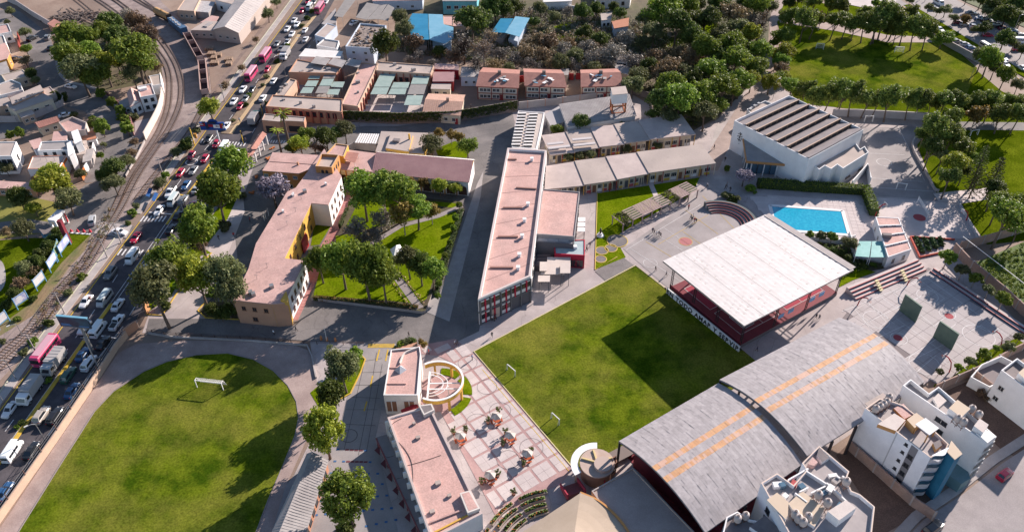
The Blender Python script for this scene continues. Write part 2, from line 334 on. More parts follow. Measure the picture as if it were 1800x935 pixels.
for s_ in ('165,640 215,575 262,500', '40,830 110,730 165,650', '440,240 490,160 560,60'):
 for p, d in along(PT(s_), 7.0): MB().bar(Vector((p.x, p.y, 0.066))-d*1.6, Vector((p.x, p.y, 0.066))+d*1.6, 0.16, 0.012).obj('lane_dash', white_p, avenue)
def zebra(a, b, n, ln, w=0.45, hd=None):          # crossing: n bars between two sighted points
 A, B = G(*a), G(*b); hd = hd or (B-A).cross(Vector((0, 0, 1))).normalized()
 for k in range(n):
  c = A.lerp(B, (k+.5)/n); c.z = 0.07
  MB().bar(c-hd*ln/2, c+hd*ln/2, w, 0.012).obj('crossing_bar', white_p, avenue)
AD = (G(298, 317)-G(92, 595)).normalized()
zebra((247, 385), (292, 385), 7, 2.6, 0.42, AD); zebra((207, 443), (252, 445), 6, 2.6, 0.42, AD); zebra((255, 447), (282, 450), 3, 2.6, 0.42, AD)
zebra((352, 248), (385, 250), 6, 2.4, 0.4, AD); zebra((400, 253), (433, 254), 6, 2.4, 0.4, AD); zebra((470, 249), (502, 250), 7, 1.6, 0.4, AD)
MB().bar(G(262, 373, .07), G(306, 377, .07), 0.4, 0.012).obj('stop_line', white_p, avenue)
MB().bar(G(178, 590, .07), G(205, 594, .07), 0.4, 0.012).obj('stop_line', white_p, avenue)
MB().bar(G(293, 339, .07), G(322, 343, .07), 0.5, 0.012).obj('hatched_line', yellow, avenue)
def ring(c, r, w, z, m, parent, name, n=36, a0=0, a1=2*math.pi, ax=None):
 mb = MB()
 for k in range(n):
  a, b = a0+(a1-a0)*k/n, a0+(a1-a0)*(k+1)/n
  mb.face([(c.x+(r-w/2)*math.cos(a), c.y+(r-w/2)*math.sin(a), z), (c.x+(r+w/2)*math.cos(a), c.y+(r+w/2)*math.sin(a), z), (c.x+(r+w/2)*math.cos(b), c.y+(r+w/2)*math.sin(b), z), (c.x+(r-w/2)*math.cos(b), c.y+(r-w/2)*math.sin(b), z)])
 return mb.obj(name, m, parent)
ring(G(337, 285), 1.7, 0.25, 0.07, white_p, avenue, 'painted_ring')
# ---- railway
rb = sheet('railway_bed', '-60,640 0,590 60,553 140,452 196,352 222,312 245,268 276,215 284,185 285,140 274,100 258,72 225,42 160,-5 140,-25 265,-25 285,5 335,52 366,105 372,168 345,225 296,288 262,335 205,420 150,487 60,605 0,668 -60,735', 0.03, ballast)
tracks = {'A': '120,-30 178,5 222,38 258,72 283,100 295,125 298,156 294,193 279,232 250,278 227,312 200,370 178,410 142,466 91,523 47,582 0,627 -60,688',
          'B': '150,-30 205,3 250,37 283,72 305,105 315,130 319,156 315,187 298,225 264,275 240,312 213,365 190,402 152,468 101,530 58,590 8,638 -55,700',
          'C': '190,-30 235,-2 277,22 303,40 328,60 346,85 357,112 362,140 361,168 350,203 328,240 300,275 268,315 240,352'}
slp = MB()
for k_, s_ in tracks.items():
 P = smoothline(PT(s_), 6)
 for sg in (-1, 1): ribbon(MB(), P, 0.10, 0.10, 0.26, d=sg*0.76).obj('rail', rail_m, rb)
 for p, d in along(P, 0.8):
  x = Vector((-d.y, d.x, 0)); slp.bar(Vector((p.x, p.y, 0.07))-x*1.2, Vector((p.x, p.y, 0.07))+x*1.2, 0.24, 0.1)
slp.obj('sleepers', M('sleeper', (0.20, 0.155, 0.135), (0.27, 0.21, 0.18), 1, fine=0.3), rb, kind='stuff')
for s_ in ('215,-25 255,5 290,30', '170,-25 215,10 262,52', '100,-25 140,5 170,30', '120,15 150,35 172,45'):
 for sg in (-1, 1): line('rail', s_, 0.10, 0.10, rail_m, rb, z1=0.26, d=sg*0.76, smooth=4)
# level crossing and side road
side = sheet('side_road', '102,402 118,352 150,325 195,312 226,312 205,352 197,382 236,398 222,420 165,412 120,408', 0.07, asph_old)
sheet('crossing_slab', '176,388 232,397 222,418 165,410', 0.15, conc)
# verge beside the railway, park at the left edge
sheet('park_lawn', '-40,340 40,343 95,355 110,372 100,405 60,412 0,420 -40,425', 0.05, M('dry_lawn', (0.22, 0.20, 0.04), (0.27, 0.24, 0.06), 0.2, c3=(0.14, 0.17, 0.03), s3=0.1, fine=0.3), )
sheet('park_grass', '-40,425 60,418 96,420 122,410 160,412 146,425 128,442 108,462 88,488 58,530 0,572 -40,590', 0.06, grass)
sheet('dry_verge', '160,412 150,440 122,468 100,500 60,553 0,590 -40,612 -40,588 0,570 58,528 88,486 108,460 128,440 146,423', 0.05, drygrass)
sheet('park_path', '-40,395 50,385 85,390 110,395 105,408 60,410 -40,412', 0.09, asph_old)
P = smoothline(PT('-20,452 -2,462 4,478 4,498 -4,512 -20,520'), 6); line('garden_path', P, 1.4, 0.09, conc)
# left quarter: streets
lstreet = sheet('residential_street', '-40,25 0,18 28,16 60,40 87,62 97,95 100,120 118,142 150,150 183,162 208,192 226,222 240,250 252,256 222,312 150,322 140,300 168,262 162,220 150,196 118,188 70,158 52,130 48,95 40,72 20,58 0,50 -40,48', 0.05, asph_old)
sheet('residential_lane', '-40,222 0,218 70,212 120,196 100,182 70,214 62,222 30,240 -40,252', 0.06, asph_old)
line('pavement', '98,104 103,128 118,144 150,152 182,164 207,192 225,224 240,250', 1.2, 0.03, conc, z1=0.14, d=0.3, smooth=4)
sheet('wood_floor', '100,58 150,40 215,42 240,34 262,60 280,95 286,135 262,132 240,150 215,155 180,162 150,150 120,140 104,112', .04, M('leaf_litter', (0.10, 0.078, 0.05), (0.17, 0.13, 0.08), 0.3, c3=(0.075, 0.085, 0.03), s3=0.05, a3=0.8, fine=0.4))
yard = sheet('rail_yard', '30,0 170,-20 205,10 175,38 140,45 85,40 55,20', 0.02, dirt)
sheet('depot_yard', '365,95 420,70 480,20 500,60 440,105 385,175 372,160', 0.035, dirt)
line('track', '372,165 430,90 520,-25', 1.5, 0.06, M('worn_dirt', (0.20, 0.145, 0.12), (0.25, 0.18, 0.15), 0.5, fine=0.3), d=0)
# ---- school ground
campus = sheet('school_yard', '268,533 310,452 345,395 395,325 437,262 470,235 620,212 700,215 905,188 1110,165 1215,230 1262,210 1300,165 1345,140 1390,165 1520,205 1650,205 1605,250 1650,330 1705,350 1735,425 1675,440 1810,590 1700,640 1640,665 1440,800 1240,960 420,960 500,870 562,740 545,600 440,590 250,585', 0.03, pave)
drive = sheet('school_drive', '452,275 480,240 640,222 700,222 900,195 905,215 898,262 852,525 842,582 800,602 700,604 640,603 545,600 440,592 255,588 262,560 360,560 350,545 420,480 412,400 430,340', 0.055, asph_old)
sheet('entry_paving', '360,455 412,312 425,322 430,372 395,460 380,475', 0.075, slab)
sheet('side_pavement', '838,325 850,300 845,345 790,565 768,556 742,545 746,530 772,520', 0.10, M('grey_walk', (0.30, 0.275, 0.27), (0.36, 0.33, 0.32), 0.4, fine=0.1))
sheet('south_drive', '580,605 705,604 682,640 676,700 660,770 700,935 740,990 430,990 480,880 545,800 600,740 612,690 640,640', 0.062, M('drive_concrete', (0.28, 0.255, 0.25), (0.33, 0.30, 0.29), 0.3, c3=(0.235, 0.215, 0.212), s3=0.1, fine=0.1))
sd = bpy.data.objects['south_drive']
jd = MB()
for s_ in ('640,635 672,630', '634,655 672,654', '625,677 668,677', '618,698 668,700', '608,720 664,720', '596,745 660,748', '662,620 650,700 630,800', '640,640 605,790', '672,640 645,790'): ribbon(jd, PT(s_), 0.10, 0.082)
jd.obj('expansion_joint', M('joint', (0.10, 0.09, 0.09)), sd)
for k in range(24):
 a = G(648+k*1.95, 604, .09); b = G(647+k*1.95, 611, .09); MB().bar(a, b, 0.18, 0.012).obj('crossing_bar', yellow, drive)
for s_ in ('667,614 662,634', '682,614 678,634', '655,660 651,680', '645,705 640,722'): MB().bar(*PT(s_, .09), 0.3, 0.012).obj('painted_dash', yellow, sd)
ring(G(614, 766), 1.6, 0.14, 0.085, M('dark_ring', (0.10, 0.085, 0.085)), sd, 'painted_ring')
# rows of blue and red painted squares on the drive
bl = M('blue_mark', (0.05, 0.13, 0.28)); mr = M('red_mark', (0.16, 0.05, 0.06))
for r_, (x0, y0, x1, y1) in enumerate(((590, 789, 655, 792), (585, 810, 662, 812), (578, 831, 668, 832), (570, 856, 676, 850), (560, 880, 684, 870), (552, 905, 692, 892), (640, 925, 700, 912))):
 A, B = G(x0, y0, .088), G(x1, y1, .088); n = int((B-A).length/0.85)
 for k in range(n):
  q = (k/n+0.1*r_) % 1
  if 0.2 < k/n < 0.72 and r_ in (0, 1, 2): mm = mr
  elif k % 2 == 0: mm = bl
  else: continue
  c = A.lerp(B, (k+.5)/n); MB().box(c, 0.72 if mm is mr else 0.55, 0.4, 0.012).obj('painted_square', mm, sd)
# ---- grass pitches
fieldL = sheet('running_oval_grass', '-60,1090 33,935 110,812 167,723 200,688 253,653 293,636 345,624 400,621 445,632 480,652 505,678 520,706 524,735 518,765 498,815 470,880 440,960 410,1060', 0.085, grass_f)
sheet('running_path', '-110,1090 -40,985 6,918 100,778 178,664 208,620 240,604 330,598 440,600 520,607 548,618 556,660 560,720 540,770 500,860 470,960 440,1060', 0.07, path_m)
line('path_kerb', '-55,1080 33,935 110,812 167,723 200,688 253,653 293,636 345,624 400,621 445,632 480,652 505,678 520,706 524,735 518,765 498,815 470,880 440,960', 0.16, 0.06, M('grey_kerb', (0.24, 0.21, 0.20)), z1=0.16, d=0.1)
field = sheet('football_pitch', '833,618 1117,467 1172,510 1302,612 1345,648 1230,720 1100,790 1030,840 1007,822', 0.09, grass_f)
line('pitch_kerb', '1007,822 833,618 1117,467 1172,509', 0.22, 0.05, M('cream_kerb', (0.62, 0.52, 0.22), (0.58, 0.50, 0.32), 1), z1=0.17)
# ---- plaza of concrete slabs between pink bands
plaza_poly = '712,612 800,595 833,622 1007,823 985,852 935,870 880,920 868,900 815,800 770,715 800,690 808,665 800,640 770,625 742,622'
plaza = sheet('plaza', plaza_poly, 0.075, pave_pink)
PP = [(p.x, p.y) for p in PT(plaza_poly)]
O = G(833, 621); U = (G(1007, 822)-O).normalized(); Vv = Vector((U.y, -U.x, 0)); Vv = Vv if Vv.dot(G(760, 700)-O) > 0 else -Vv
RIM = 3.0; PITCHM = 4.05
slabme = {}
def slab_mesh(w, h, t, m, nm='paving_slab'):
 k = (round(w, 2), round(h, 2), m.name)
 if k not in slabme: slabme[k] = MB().prism([(-w/2, -h/2), (w/2, -h/2), (w/2, h/2), (-w/2, h/2)], 0, t).mesh(nm, m)
 return slabme[k]
arot = math.atan2(U.y, U.x)
kiosk_c = G(768, 668)
for i in range(-4, 18):
 for j in range(-1, 14):
  for a in (0, 1):
   for b in (0, 1):
    u = i*PITCHM+0.25+a*1.78+0.92; v = RIM+j*PITCHM+0.25+b*1.78+0.92
    if j < 0: v = 1.55; 
    if j < 0 and (b or False): continue
    c = O+U*u+Vv*v
    if not all(inside((c.x+U.x*du+Vv.x*dv, c.y+U.y*du+Vv.y*dv), PP) for du in (-.8, .8) for dv in (-.8, .8)): continue
    if (c-kiosk_c).length < 5.6: continue
    put('paving_slab', slab_mesh(1.75, 1.75 if j >= 0 else 2.3, 0.03, slab), plaza, (c.x, c.y, 0.075), arot)
dk = M('plaza_ring', (0.20, 0.16, 0.16))
for x, y, r_ in ((822, 638, 2.1), (856, 680, 2.1), (879, 722, 2.2), (839, 743, 2.3), (934, 787, 2.3), (893, 808, 2.2)): ring(G(x, y), r_, 0.10, 0.116, dk, plaza, 'painted_ring')
line('painted_line', '848,650 1000,828', 0.14, 0.116, yellow, plaza)
# central walk and lawns by the classrooms
lawn2 = sheet('school_lawn', '1050,340 1230,312 1222,330 1195,350 1090,410 1085,425 1100,452 1046,474', 0.10, grass_g)
line('lawn_kerb', '1050,340 1046,475 1085,452', 0.2, 0.05, M('ochre_line', (0.55, 0.40, 0.10)), z1=0.2)
line('lawn_path', '1143,322 1158,357', 1.4, 0.125, slab)
sheet('ramp', '1046,477 1088,447 1117,468 1066,495', 0.09, asph_old)
for x, y, r_ in ((1056, 456, 1.35), (1074, 437, 1.5), (1058, 441, 1.55), (1085, 424, 2.6)):
 c = G(x, y); o = MB().cyl((c.x, c.y, 0.06), r_, 0.07, 24).obj('round_paving', asph_old, kind='structure'); ring(c, r_+.1, 0.22, 0.17, M('ochre_line', (0.55, 0.40, 0.10)), o, 'kerb_ring')
court2 = sheet('sports_court', '1095,437 1196,367 1232,330 1290,345 1325,372 1345,395 1175,507', 0.075, M('grey_court', (0.30, 0.265, 0.255), (0.36, 0.32, 0.31), 0.2, c3=(0.25, 0.225, 0.22), s3=0.06, fine=0.1))
cl = lambda s_, m_=white_p, w_=0.10, z_=0.10, par=None: line('court_line', s_, w_, z_, m_, par or court2)
for s_ in ('1105,435 1235,520', '1150,410 1262,480', '1100,440 1232,360', '1168,402 1225,440'): cl(s_)
for s_ in ('1135,425 1180,452', '1157,430 1245,378', '1235,345 1290,402', '1200,407 1232,430', '1205,370 1262,412'): cl(s_, yellow)
ring(G(1143, 463), 1.75, 0.1, 0.10, white_p, court2, 'court_circle'); c = G(1205, 425)
MB().cyl((c.x, c.y, 0.08), 1.7, 0.02, 28).obj('centre_disc', M('rose_paint', (0.40, 0.15, 0.15)), court2); ring(c, 1.75, 0.12, 0.105, yellow, court2, 'court_circle')
sheet('chapel_forecourt', '1235,300 1262,215 1285,258 1330,300 1330,330 1310,345 1240,330', 0.07, conc)
# ---- pool terrace, upper courts
pool = sheet('pool_deck', '1318,345 1505,352 1530,385 1545,440 1500,425 1400,425 1345,380', 0.08, slab)
ucourt = sheet('asphalt_court', '1515,225 1605,222 1625,225 1608,255 1640,330 1650,352 1545,345 1525,330 1505,300', 0.07, M('upper_court', (0.27, 0.24, 0.235), (0.33, 0.295, 0.285), 0.2, c3=(0.22, 0.2, 0.195), s3=0.08, fine=0.14))
line('painted_line', '1527,270 1590,273', 0.12, 0.095, white_p, ucourt); line('painted_line', '1525,313 1622,320', 0.12, 0.095, white_p, ucourt); line('painted_line', '1524,329 1640,337', 0.12, 0.095, white_p, ucourt)
line('painted_line', '1577,220 1625,318', 0.10, 0.095, white_p, ucourt); ring(G(1554, 286), 2.1, 0.14, 0.095, white_p, ucourt, 'court_circle')
vc = sheet('volleyball_court', '1535,347 1650,355 1686,358 1720,420 1598,418 1575,400 1545,385', 0.08, slab)
c = G(1616, 383); MB().cyl((c.x, c.y, 0.09), 1.6, 0.02, 28).obj('centre_disc', M('red_disc', (0.33, 0.06, 0.07)), vc)
for s_ in ('1560,365 1665,362', '1590,405 1700,408', '1570,372 1580,380', '1640,362 1690,400'): line('court_line', s_, 0.1, 0.10, white_p, vc)
# right courts with concrete bays
rc_poly = '1500,535 1632,470 1650,480 1800,590 1640,672 1560,600 1480,560'
rc = sheet('handball_court', rc_poly, 0.05, M('court_joint', (0.19, 0.16, 0.16)))
A0 = G(1515, 548); UA = (G(1630, 478)-A0).normalized(); UB = Vector((UA.y, -UA.x, 0)); RP = [(p.x, p.y) for p in PT(rc_poly)]
ar = math.atan2(UA.y, UA.x)
for i in range(-9, 16):
 for j in range(-3, 22):
  c = A0+UA*(i*3.0+1.5)+UB*(j*3.0+1.5)
  if inside((c.x, c.y), RP): put('court_slab', slab_mesh(2.93, 2.93, 0.04, court_m, 'court_slab'), rc, (c.x, c.y, 0.05), ar)
rl = lambda s_, w_=0.11: line('court_line', s_, w_, 0.105, white_p, rc)
for s_ in ('1480,548 1628,488', '1628,488 1778,596', '1570,515 1628,490', '1570,515 1700,620', '1503,545 1525,532 1558,566 1535,585 1503,545', '1610,500 1628,515 1605,530', '1640,575 1690,535 1700,545', '1560,650 1640,600 1680,570', '1498,580 1640,510', '1525,532 1572,570', '1510,552 1560,590', '1545,520 1600,560', '1690,560 1770,600', '1700,585 1725,572 1745,588', '1575,560 1700,650', '1620,495 1660,525 1640,538', '1530,600 1590,572', '1590,640 1660,605', '1610,655 1645,625 1665,640'): rl(s_)
for x, y, r_ in ((1540, 562, 2.9), (1630, 520, 2.4), (1720, 590, 3.4), (1580, 595, 1.8), (1625, 640, 3.2), (1665, 552, 1.8)): ring(G(x, y), r_, 0.12, 0.105, white_p, rc, 'court_circle')
for x, y in ((1578, 594), (1668, 556)):
 c = G(x, y); MB().cyl((c.x, c.y, 0.095), 1.0, 0.012, 24).obj('centre_disc', M('red_disc', (0.33, 0.06, 0.07)), rc)
sheet('court_verge', '1660,650 1800,588 1815,600 1690,668 1640,680', 0.06, grass)
sheet('vegetable_field', '1700,468 1800,425 1900,400 1900,560 1800,535', 0.09, M('crop_green', (0.07, 0.115, 0.018), (0.10, 0.15, 0.025), 1.2, fine=0.5, bump=1.0, bscale=5))
# ---- upper right fields
uf = sheet('upper_pitch', '1372,60 1660,70 1718,120 1700,165 1560,165 1392,150 1380,130', 0.09, grass_f)
sheet('upper_park', '1355,0 1500,10 1560,25 1640,60 1760,160 1830,200 1830,420 1735,430 1686,358 1650,350 1612,255 1635,225 1640,206 1400,182 1385,150 1372,60', 0.06, grass)
sheet('upper_path', '1370,40 1470,55 1560,75 1650,75 1640,66 1560,62 1470,42 1365,28', 0.11, path_m)
sheet('park_lane', '1672,214 1840,216 1840,230 1672,228', 0.10, asph_old)
sheet('park_ramp', '1640,340 1738,330 1740,350 1690,358 1650,354', 0.11, slab)
road_r = sheet('upper_street', '1490,-2 1580,-2 1615,22 1700,80 1800,142 1860,182 1860,210 1800,150 1730,113 1665,75 1640,65 1590,30 1545,8', 0.13, M('pale_asphalt', (0.24, 0.215, 0.21), (0.30, 0.27, 0.26), 0.3, fine=0.1))
line('green_verge', '1590,10 1612,22 1700,76 1800,135 1860,170', 3.2, 0.05, grass, z1=0.2, d=1.0)
line('verge_kerb', '1585,12 1612,30 1700,84 1800,146 1860,182', 0.3, 0.05, yellow, z1=0.24, d=0.1)
sheet('car_park', '1610,-30 1640,-20 1700,10 1800,60 1870,95 1870,165 1800,125 1700,68 1620,20 1560,-30', 0.145, M('pale_asphalt', (0.24, 0.215, 0.21)))
sheet('wooded_slope', '1640,-25 1870,-25 1870,70 1800,48 1700,5', 0.17, M('slope_green', (0.05, 0.07, 0.02), (0.09, 0.11, 0.03), 0.3, fine=0.4))
sheet('paved_square', '1470,-20 1580,-20 1570,25 1490,8', 0.16, slab)
sheet('farm_track', '1362,0 1352,40 1355,75 1350,110 1335,145 1310,165 1295,190 1250,260 1235,300 1262,300 1290,240 1330,165 1352,130 1364,90 1366,40 1380,0', 0.075, M('track_dirt', (0.30, 0.23, 0.20), (0.37, 0.285, 0.25), 0.3, fine=0.2))
# woodland floor behind the houses
sheet('woodland_floor', '690,90 860,110 1110,130 1120,165 1215,232 1262,205 1330,140 1350,90 1352,40 1365,-40 960,-40 700,-10', 0.045, M('leaf_litter', (0.10, 0.078, 0.05), (0.17, 0.13, 0.08), 0.3, c3=(0.075, 0.085, 0.03), s3=0.05, a3=0.8, fine=0.4))
sheet('villa_lawn', '972,48 1010,35 1035,37 1045,55 1035,72 985,75', 0.08, grass_g)
sheet('slope_grass', '1135,75 1180,68 1250,35 1265,48 1240,65 1180,82 1140,90', 0.08, grass_g)
# lower right: street and plots
sheet('vacant_plot', '1470,800 1500,770 1640,875 1610,905 1560,935 1540,960 1520,880', 0.06, M('plot_earth', (0.13, 0.08, 0.06), (0.18, 0.11, 0.08), 0.4, c3=(0.09, 0.06, 0.05), s3=0.1, fine=0.4, bump=0.5)); sheet('vacant_plot', '1655,690 1705,668 1800,745 1880,790 1800,810 1760,790', 0.06, M('plot_earth', (0.13, 0.08, 0.06), (0.18, 0.11, 0.08), 0.4, c3=(0.09, 0.06, 0.05), s3=0.1, fine=0.4, bump=0.5))
st = sheet('back_street', '1580,960 1625,912 1690,870 1760,815 1880,738 1880,960', 0.07, M('street_concrete', (0.30, 0.265, 0.26), (0.36, 0.32, 0.31), 0.3, c3=(0.25, 0.22, 0.215), s3=0.06, fine=0.15))
line('pavement', '1570,960 1615,912 1680,868 1750,812 1880,728', 1.8, 0.04, conc, z1=0.18, d=0.6)
# ================================================================== BUILDING KIT
class B: pass
def ccw(P): return sum(P[i][0]*P[(i+1) % len(P)][1]-P[(i+1) % len(P)][0]*P[i][1] for i in range(len(P))) > 0
def inset(P, d):
 n = len(P); sg = 1 if ccw(P) else -1; out = []
 for i in range(n):
  a, b, c = P[i-1], P[i], P[(i+1) % n]
  e1 = Vector((b.x-a.x, b.y-a.y)).normalized(); e2 = Vector((c.x-b.x, c.y-b.y)).normalized()
  n1 = Vector((-e1.y, e1.x))*sg; n2 = Vector((-e2.y, e2.x))*sg; k = 1+n1.dot(n2); q = (n1+n2)*(d/max(k, 0.35))
  out.append(Vector((b.x+q.x, b.y+q.y, 0)))
 return out
def building(name, label, cat, roof, h, wall, roofm, z0=0.0, par=0.0, pt=0.22, group=None, over=0.0, cap=None, parent=None, wn='wall'):
 P = PT(roof, h) if isinstance(roof, str) else [Vector(p) for p in roof]
 b = B(); b.P = P; b.h = h; b.z0 = z0; b.c = sum(P, Vector())/len(P)
 b.t = parent or thing(name, label, cat, (b.c.x, b.c.y, z0), group)
 W = MB(); Q = P if ccw(P) else P[::-1]; n = len(Q); zt = h if par else h-0.2
 for i in range(n):
  a, c = Q[i], Q[(i+1) % n]; W.face([(a.x, a.y, z0), (c.x, c.y, z0), (c.x, c.y, zt), (a.x, a.y, zt)])
 if par:
  I = inset(Q, pt)
  for i in range(n):
   a, c, e, g_ = Q[i], Q[(i+1) % n], I[(i+1) % n], I[i]
   W.face([(a.x, a.y, h), (c.x, c.y, h), (e.x, e.y, h), (g_.x, g_.y, h)], 1)
   W.face([(e.x, e.y, h-par), (g_.x, g_.y, h-par), (g_.x, g_.y, h), (e.x, e.y, h)])
  W.obj(wn, [wall, cap or wall], b.t)
  b.roof = MB().face([(p.x, p.y, h-par+0.01) for p in I]).obj('roof', roofm, b.t)
  b.rz = h-par+0.01
 else:
  W.obj(wn, wall, b.t); I = inset(Q, -over-0.02)
  b.roof = MB().prism(I, h-0.2, h, bottom=True).obj('roof', roofm, b.t); b.rz = h
 return b
_wm = {}
def win_mesh(w, h, fm, gm, mull):
 k = (round(w, 2), round(h, 2), fm.name, gm.name, mull)
 if k not in _wm:
  f = MB(); t = 0.09
  f.box((0, 0, 0), w, 0.10, t); f.box((0, 0, h-t), w, 0.10, t)
  for sx in (-1, 1): f.box((sx*(w/2-t/2), 0, t), t, 0.10, h-2*t)
  for q in range(mull): f.box((-w/2+w*(q+1)/(mull+1), 0, t), 0.06, 0.08, h-2*t)
  f.box((0, 0.05, -0.08), w+0.2, 0.16, 0.08)
  p = MB().prism([(-w/2+t, -0.03), (w/2-t, -0.03), (w/2-t, 0.03), (-w/2+t, 0.03)], t, h-t, bottom=True)
  _wm[k] = (f.mesh('window', fm), p.mesh('pane', gm))
 return _wm[k]
def edge(b, i):
 a, c = b.P[i], b.P[(i+1) % len(b.P)]; d = Vector((c.x-a.x, c.y-a.y, 0)); L = d.length; d /= L
 nrm = Vector((d.y, -d.x, 0)) if ccw(b.P) else Vector((-d.y, d.x, 0))
 return a, d, L, nrm
def wins(b, i, n, zs, w=1.2, h=1.2, u0=0.06, u1=0.94, fm=frame_m, gm=glass, mull=1, name='window', us=None):
 a, d, L, nrm = edge(b, i); rz = math.atan2(nrm.y, nrm.x)-math.pi/2
 me = win_mesh(w, h, fm, gm, mull)
 for z in zs:
  for u in (us or [u0+(u1-u0)*(k+.5)/n for k in range(n)]):
   p = a+d*(u*L)+nrm*0.05
   o = put(name, me[0], b.t, (p.x, p.y, b.z0+z), rz)
   q = bpy.data.objects.new('pane', me[1]); COL.objects.link(q); q.parent = o
def panel(b, i, u0, u1, z0, z1, m, name='panel', t=0.12, parent=None):
 a, d, L, nrm = edge(b, i); p = a+d*((u0+u1)/2*L)+nrm*(t/2+0.004)
 return MB().box((p.x, p.y, b.z0+z0), (u1-u0)*L, t, z1-z0, math.atan2(d.y, d.x)).obj(name, m, parent or b.t)
def door(b, i, u, w=1.0, h=2.1, m=brown_f, z=0.02):
 a, d, L, nrm = edge(b, i); return panel(b, i, u-w/2/L, u+w/2/L, z, z+h, m, 'door', 0.08)
def rbox(b, px, py, sx, sy, sz, m=roof_conc, name='roof_box', rz=None, parent=None):
 p = G(px, py, b.rz); a, d, L, nrm = edge(b, 0)
 return MB().box((p.x, p.y, b.rz), sx, sy, sz, math.atan2(d.y, d.x) if rz is None else rz).obj(name, m, parent or b.roof)
TANK = MB().lathe((0, 0, 0), [(0.001, 0), (0.62, 0), (0.66, 0.12), (0.68, 0.3), (0.66, 0.36), (0.68, 0.42), (0.68, 0.75), (0.66, 0.8), (0.68, 0.86), (0.66, 1.1), (0.5, 1.35), (0.26, 1.45), (0.001, 1.47)], 16).mesh('tank_body', tankm, smooth=True)
TLID = MB().cyl((0, 0, 1.45), 0.24, 0.12, 12).mesh('tank_lid', M('dark_lid', (0.12, 0.10, 0.10)))
_sm = MB()
for x, y in ((-.5, -.5), (.5, -.5), (.5, .5), (-.5, .5)): _sm.bar((x, y, 0), (x, y, 1), 0.08, 0.08)
for z in (.45, .98):
 for a, c in (((-.5, -.5), (.5, -.5)), ((.5, -.5), (.5, .5)), ((.5, .5), (-.5, .5)), ((-.5, .5), (-.5, -.5))): _sm.bar((*a, z), (*c, z), 0.06, 0.06)
TSTAND = _sm.mesh('tank_stand', M('rusty_steel', (0.20, 0.11, 0.075)))
def tank(px, py, z, label, stand=0.0, s=1.0, col=None):
 p = G(px, py, z+stand+0.6); t = thing('water_tank', label, 'water tank', (p.x, p.y, z), 'rooftop water tanks')
 put('tank_body', TANK, t, (p.x, p.y, z+stand), 0, (s, s, s)); put('tank_lid', TLID, t, (p.x, p.y, z+stand), 0, (s, s, s))
 if stand: put('tank_stand', TSTAND, t, (p.x, p.y, z), 0.3, (1, 1, stand))
 return t
def gable(b, i, rise, m, over=0.4, ridge_at=0.5, th=0.12, nsheet=0, mr=None):
 """pitched roof on a four-sided building, ridge parallel to edge i"""
 P = b.P; a, c, e, f = P[i], P[(i+1) % 4], P[(i+2) % 4], P[(i+3) % 4]; z = b.h
 d = (c-a).normalized(); a = a-d*over; c = c+d*over; e = e+d*over; f = f-d*over
 r0 = a.lerp(f, ridge_at); r1 = c.lerp(e, ridge_at); r0 = Vector((r0.x, r0.y, z+rise)); r1 = Vector((r1.x, r1.y, z+rise))
 def ext(p, r): q = Vector((p.x, p.y, z)); return q+(q-r).normalized()*over
 A, C, E_, F_ = ext(a, r0), ext(c, r1), ext(e, r1), ext(f, r0)
 for (p, q, r, s), mm in (((A, C, r1, r0), m), ((E_, F_, r0, r1), mr or m)):
  up = Vector((0, 0, th)); mb = MB(); lo = [p, q, r, s]; hi = [x+up for x in lo]
  mb.face(hi).face(lo[::-1])
  for k in range(4): mb.face([lo[k], lo[(k+1) % 4], hi[(k+1) % 4], hi[k]])
  o = mb.obj('roof_slope', mm, b.t)
  if nsheet:
   for k in range(nsheet+1):
    u = k/nsheet; MB().bar(p.lerp(q, u)+up*1.1, s.lerp(r, u)+up*1.1, 0.09, 0.035).obj('roof_rib', mm, o)
 w = MB()
 for p, q, r in ((P[i], P[(i+3) % 4], r0), (P[(i+1) % 4], P[(i+2) % 4], r1)):
  w.face([(p.x, p.y, z-.2), (q.x, q.y, z-.2), (q.x, q.y, z), (r.x, r.y, z+rise), (p.x, p.y, z)])
 w.obj('gable_wall', b.wallm, b.t)
def wall_run(name, label, pix, h, t, m, z0=0.0, post=0, pm=None, cat='wall', zpix=0.0, cap=None):
 P = PT(pix, zpix); o = ribbon(MB(), [Vector((p.x, p.y, 0)) for p in P], t, z0, z0+h).obj(name, m); tag(o, label, cat)
 if post:
  for p, d in along([Vector((p.x, p.y, 0)) for p in P], post): MB().box((p.x, p.y, z0), 0.3, t+0.12, h+0.12, math.atan2(d.y, d.x)).obj('post', pm or m, o)
 return o
def up_(p, z): return Vector((p.x, p.y, z))
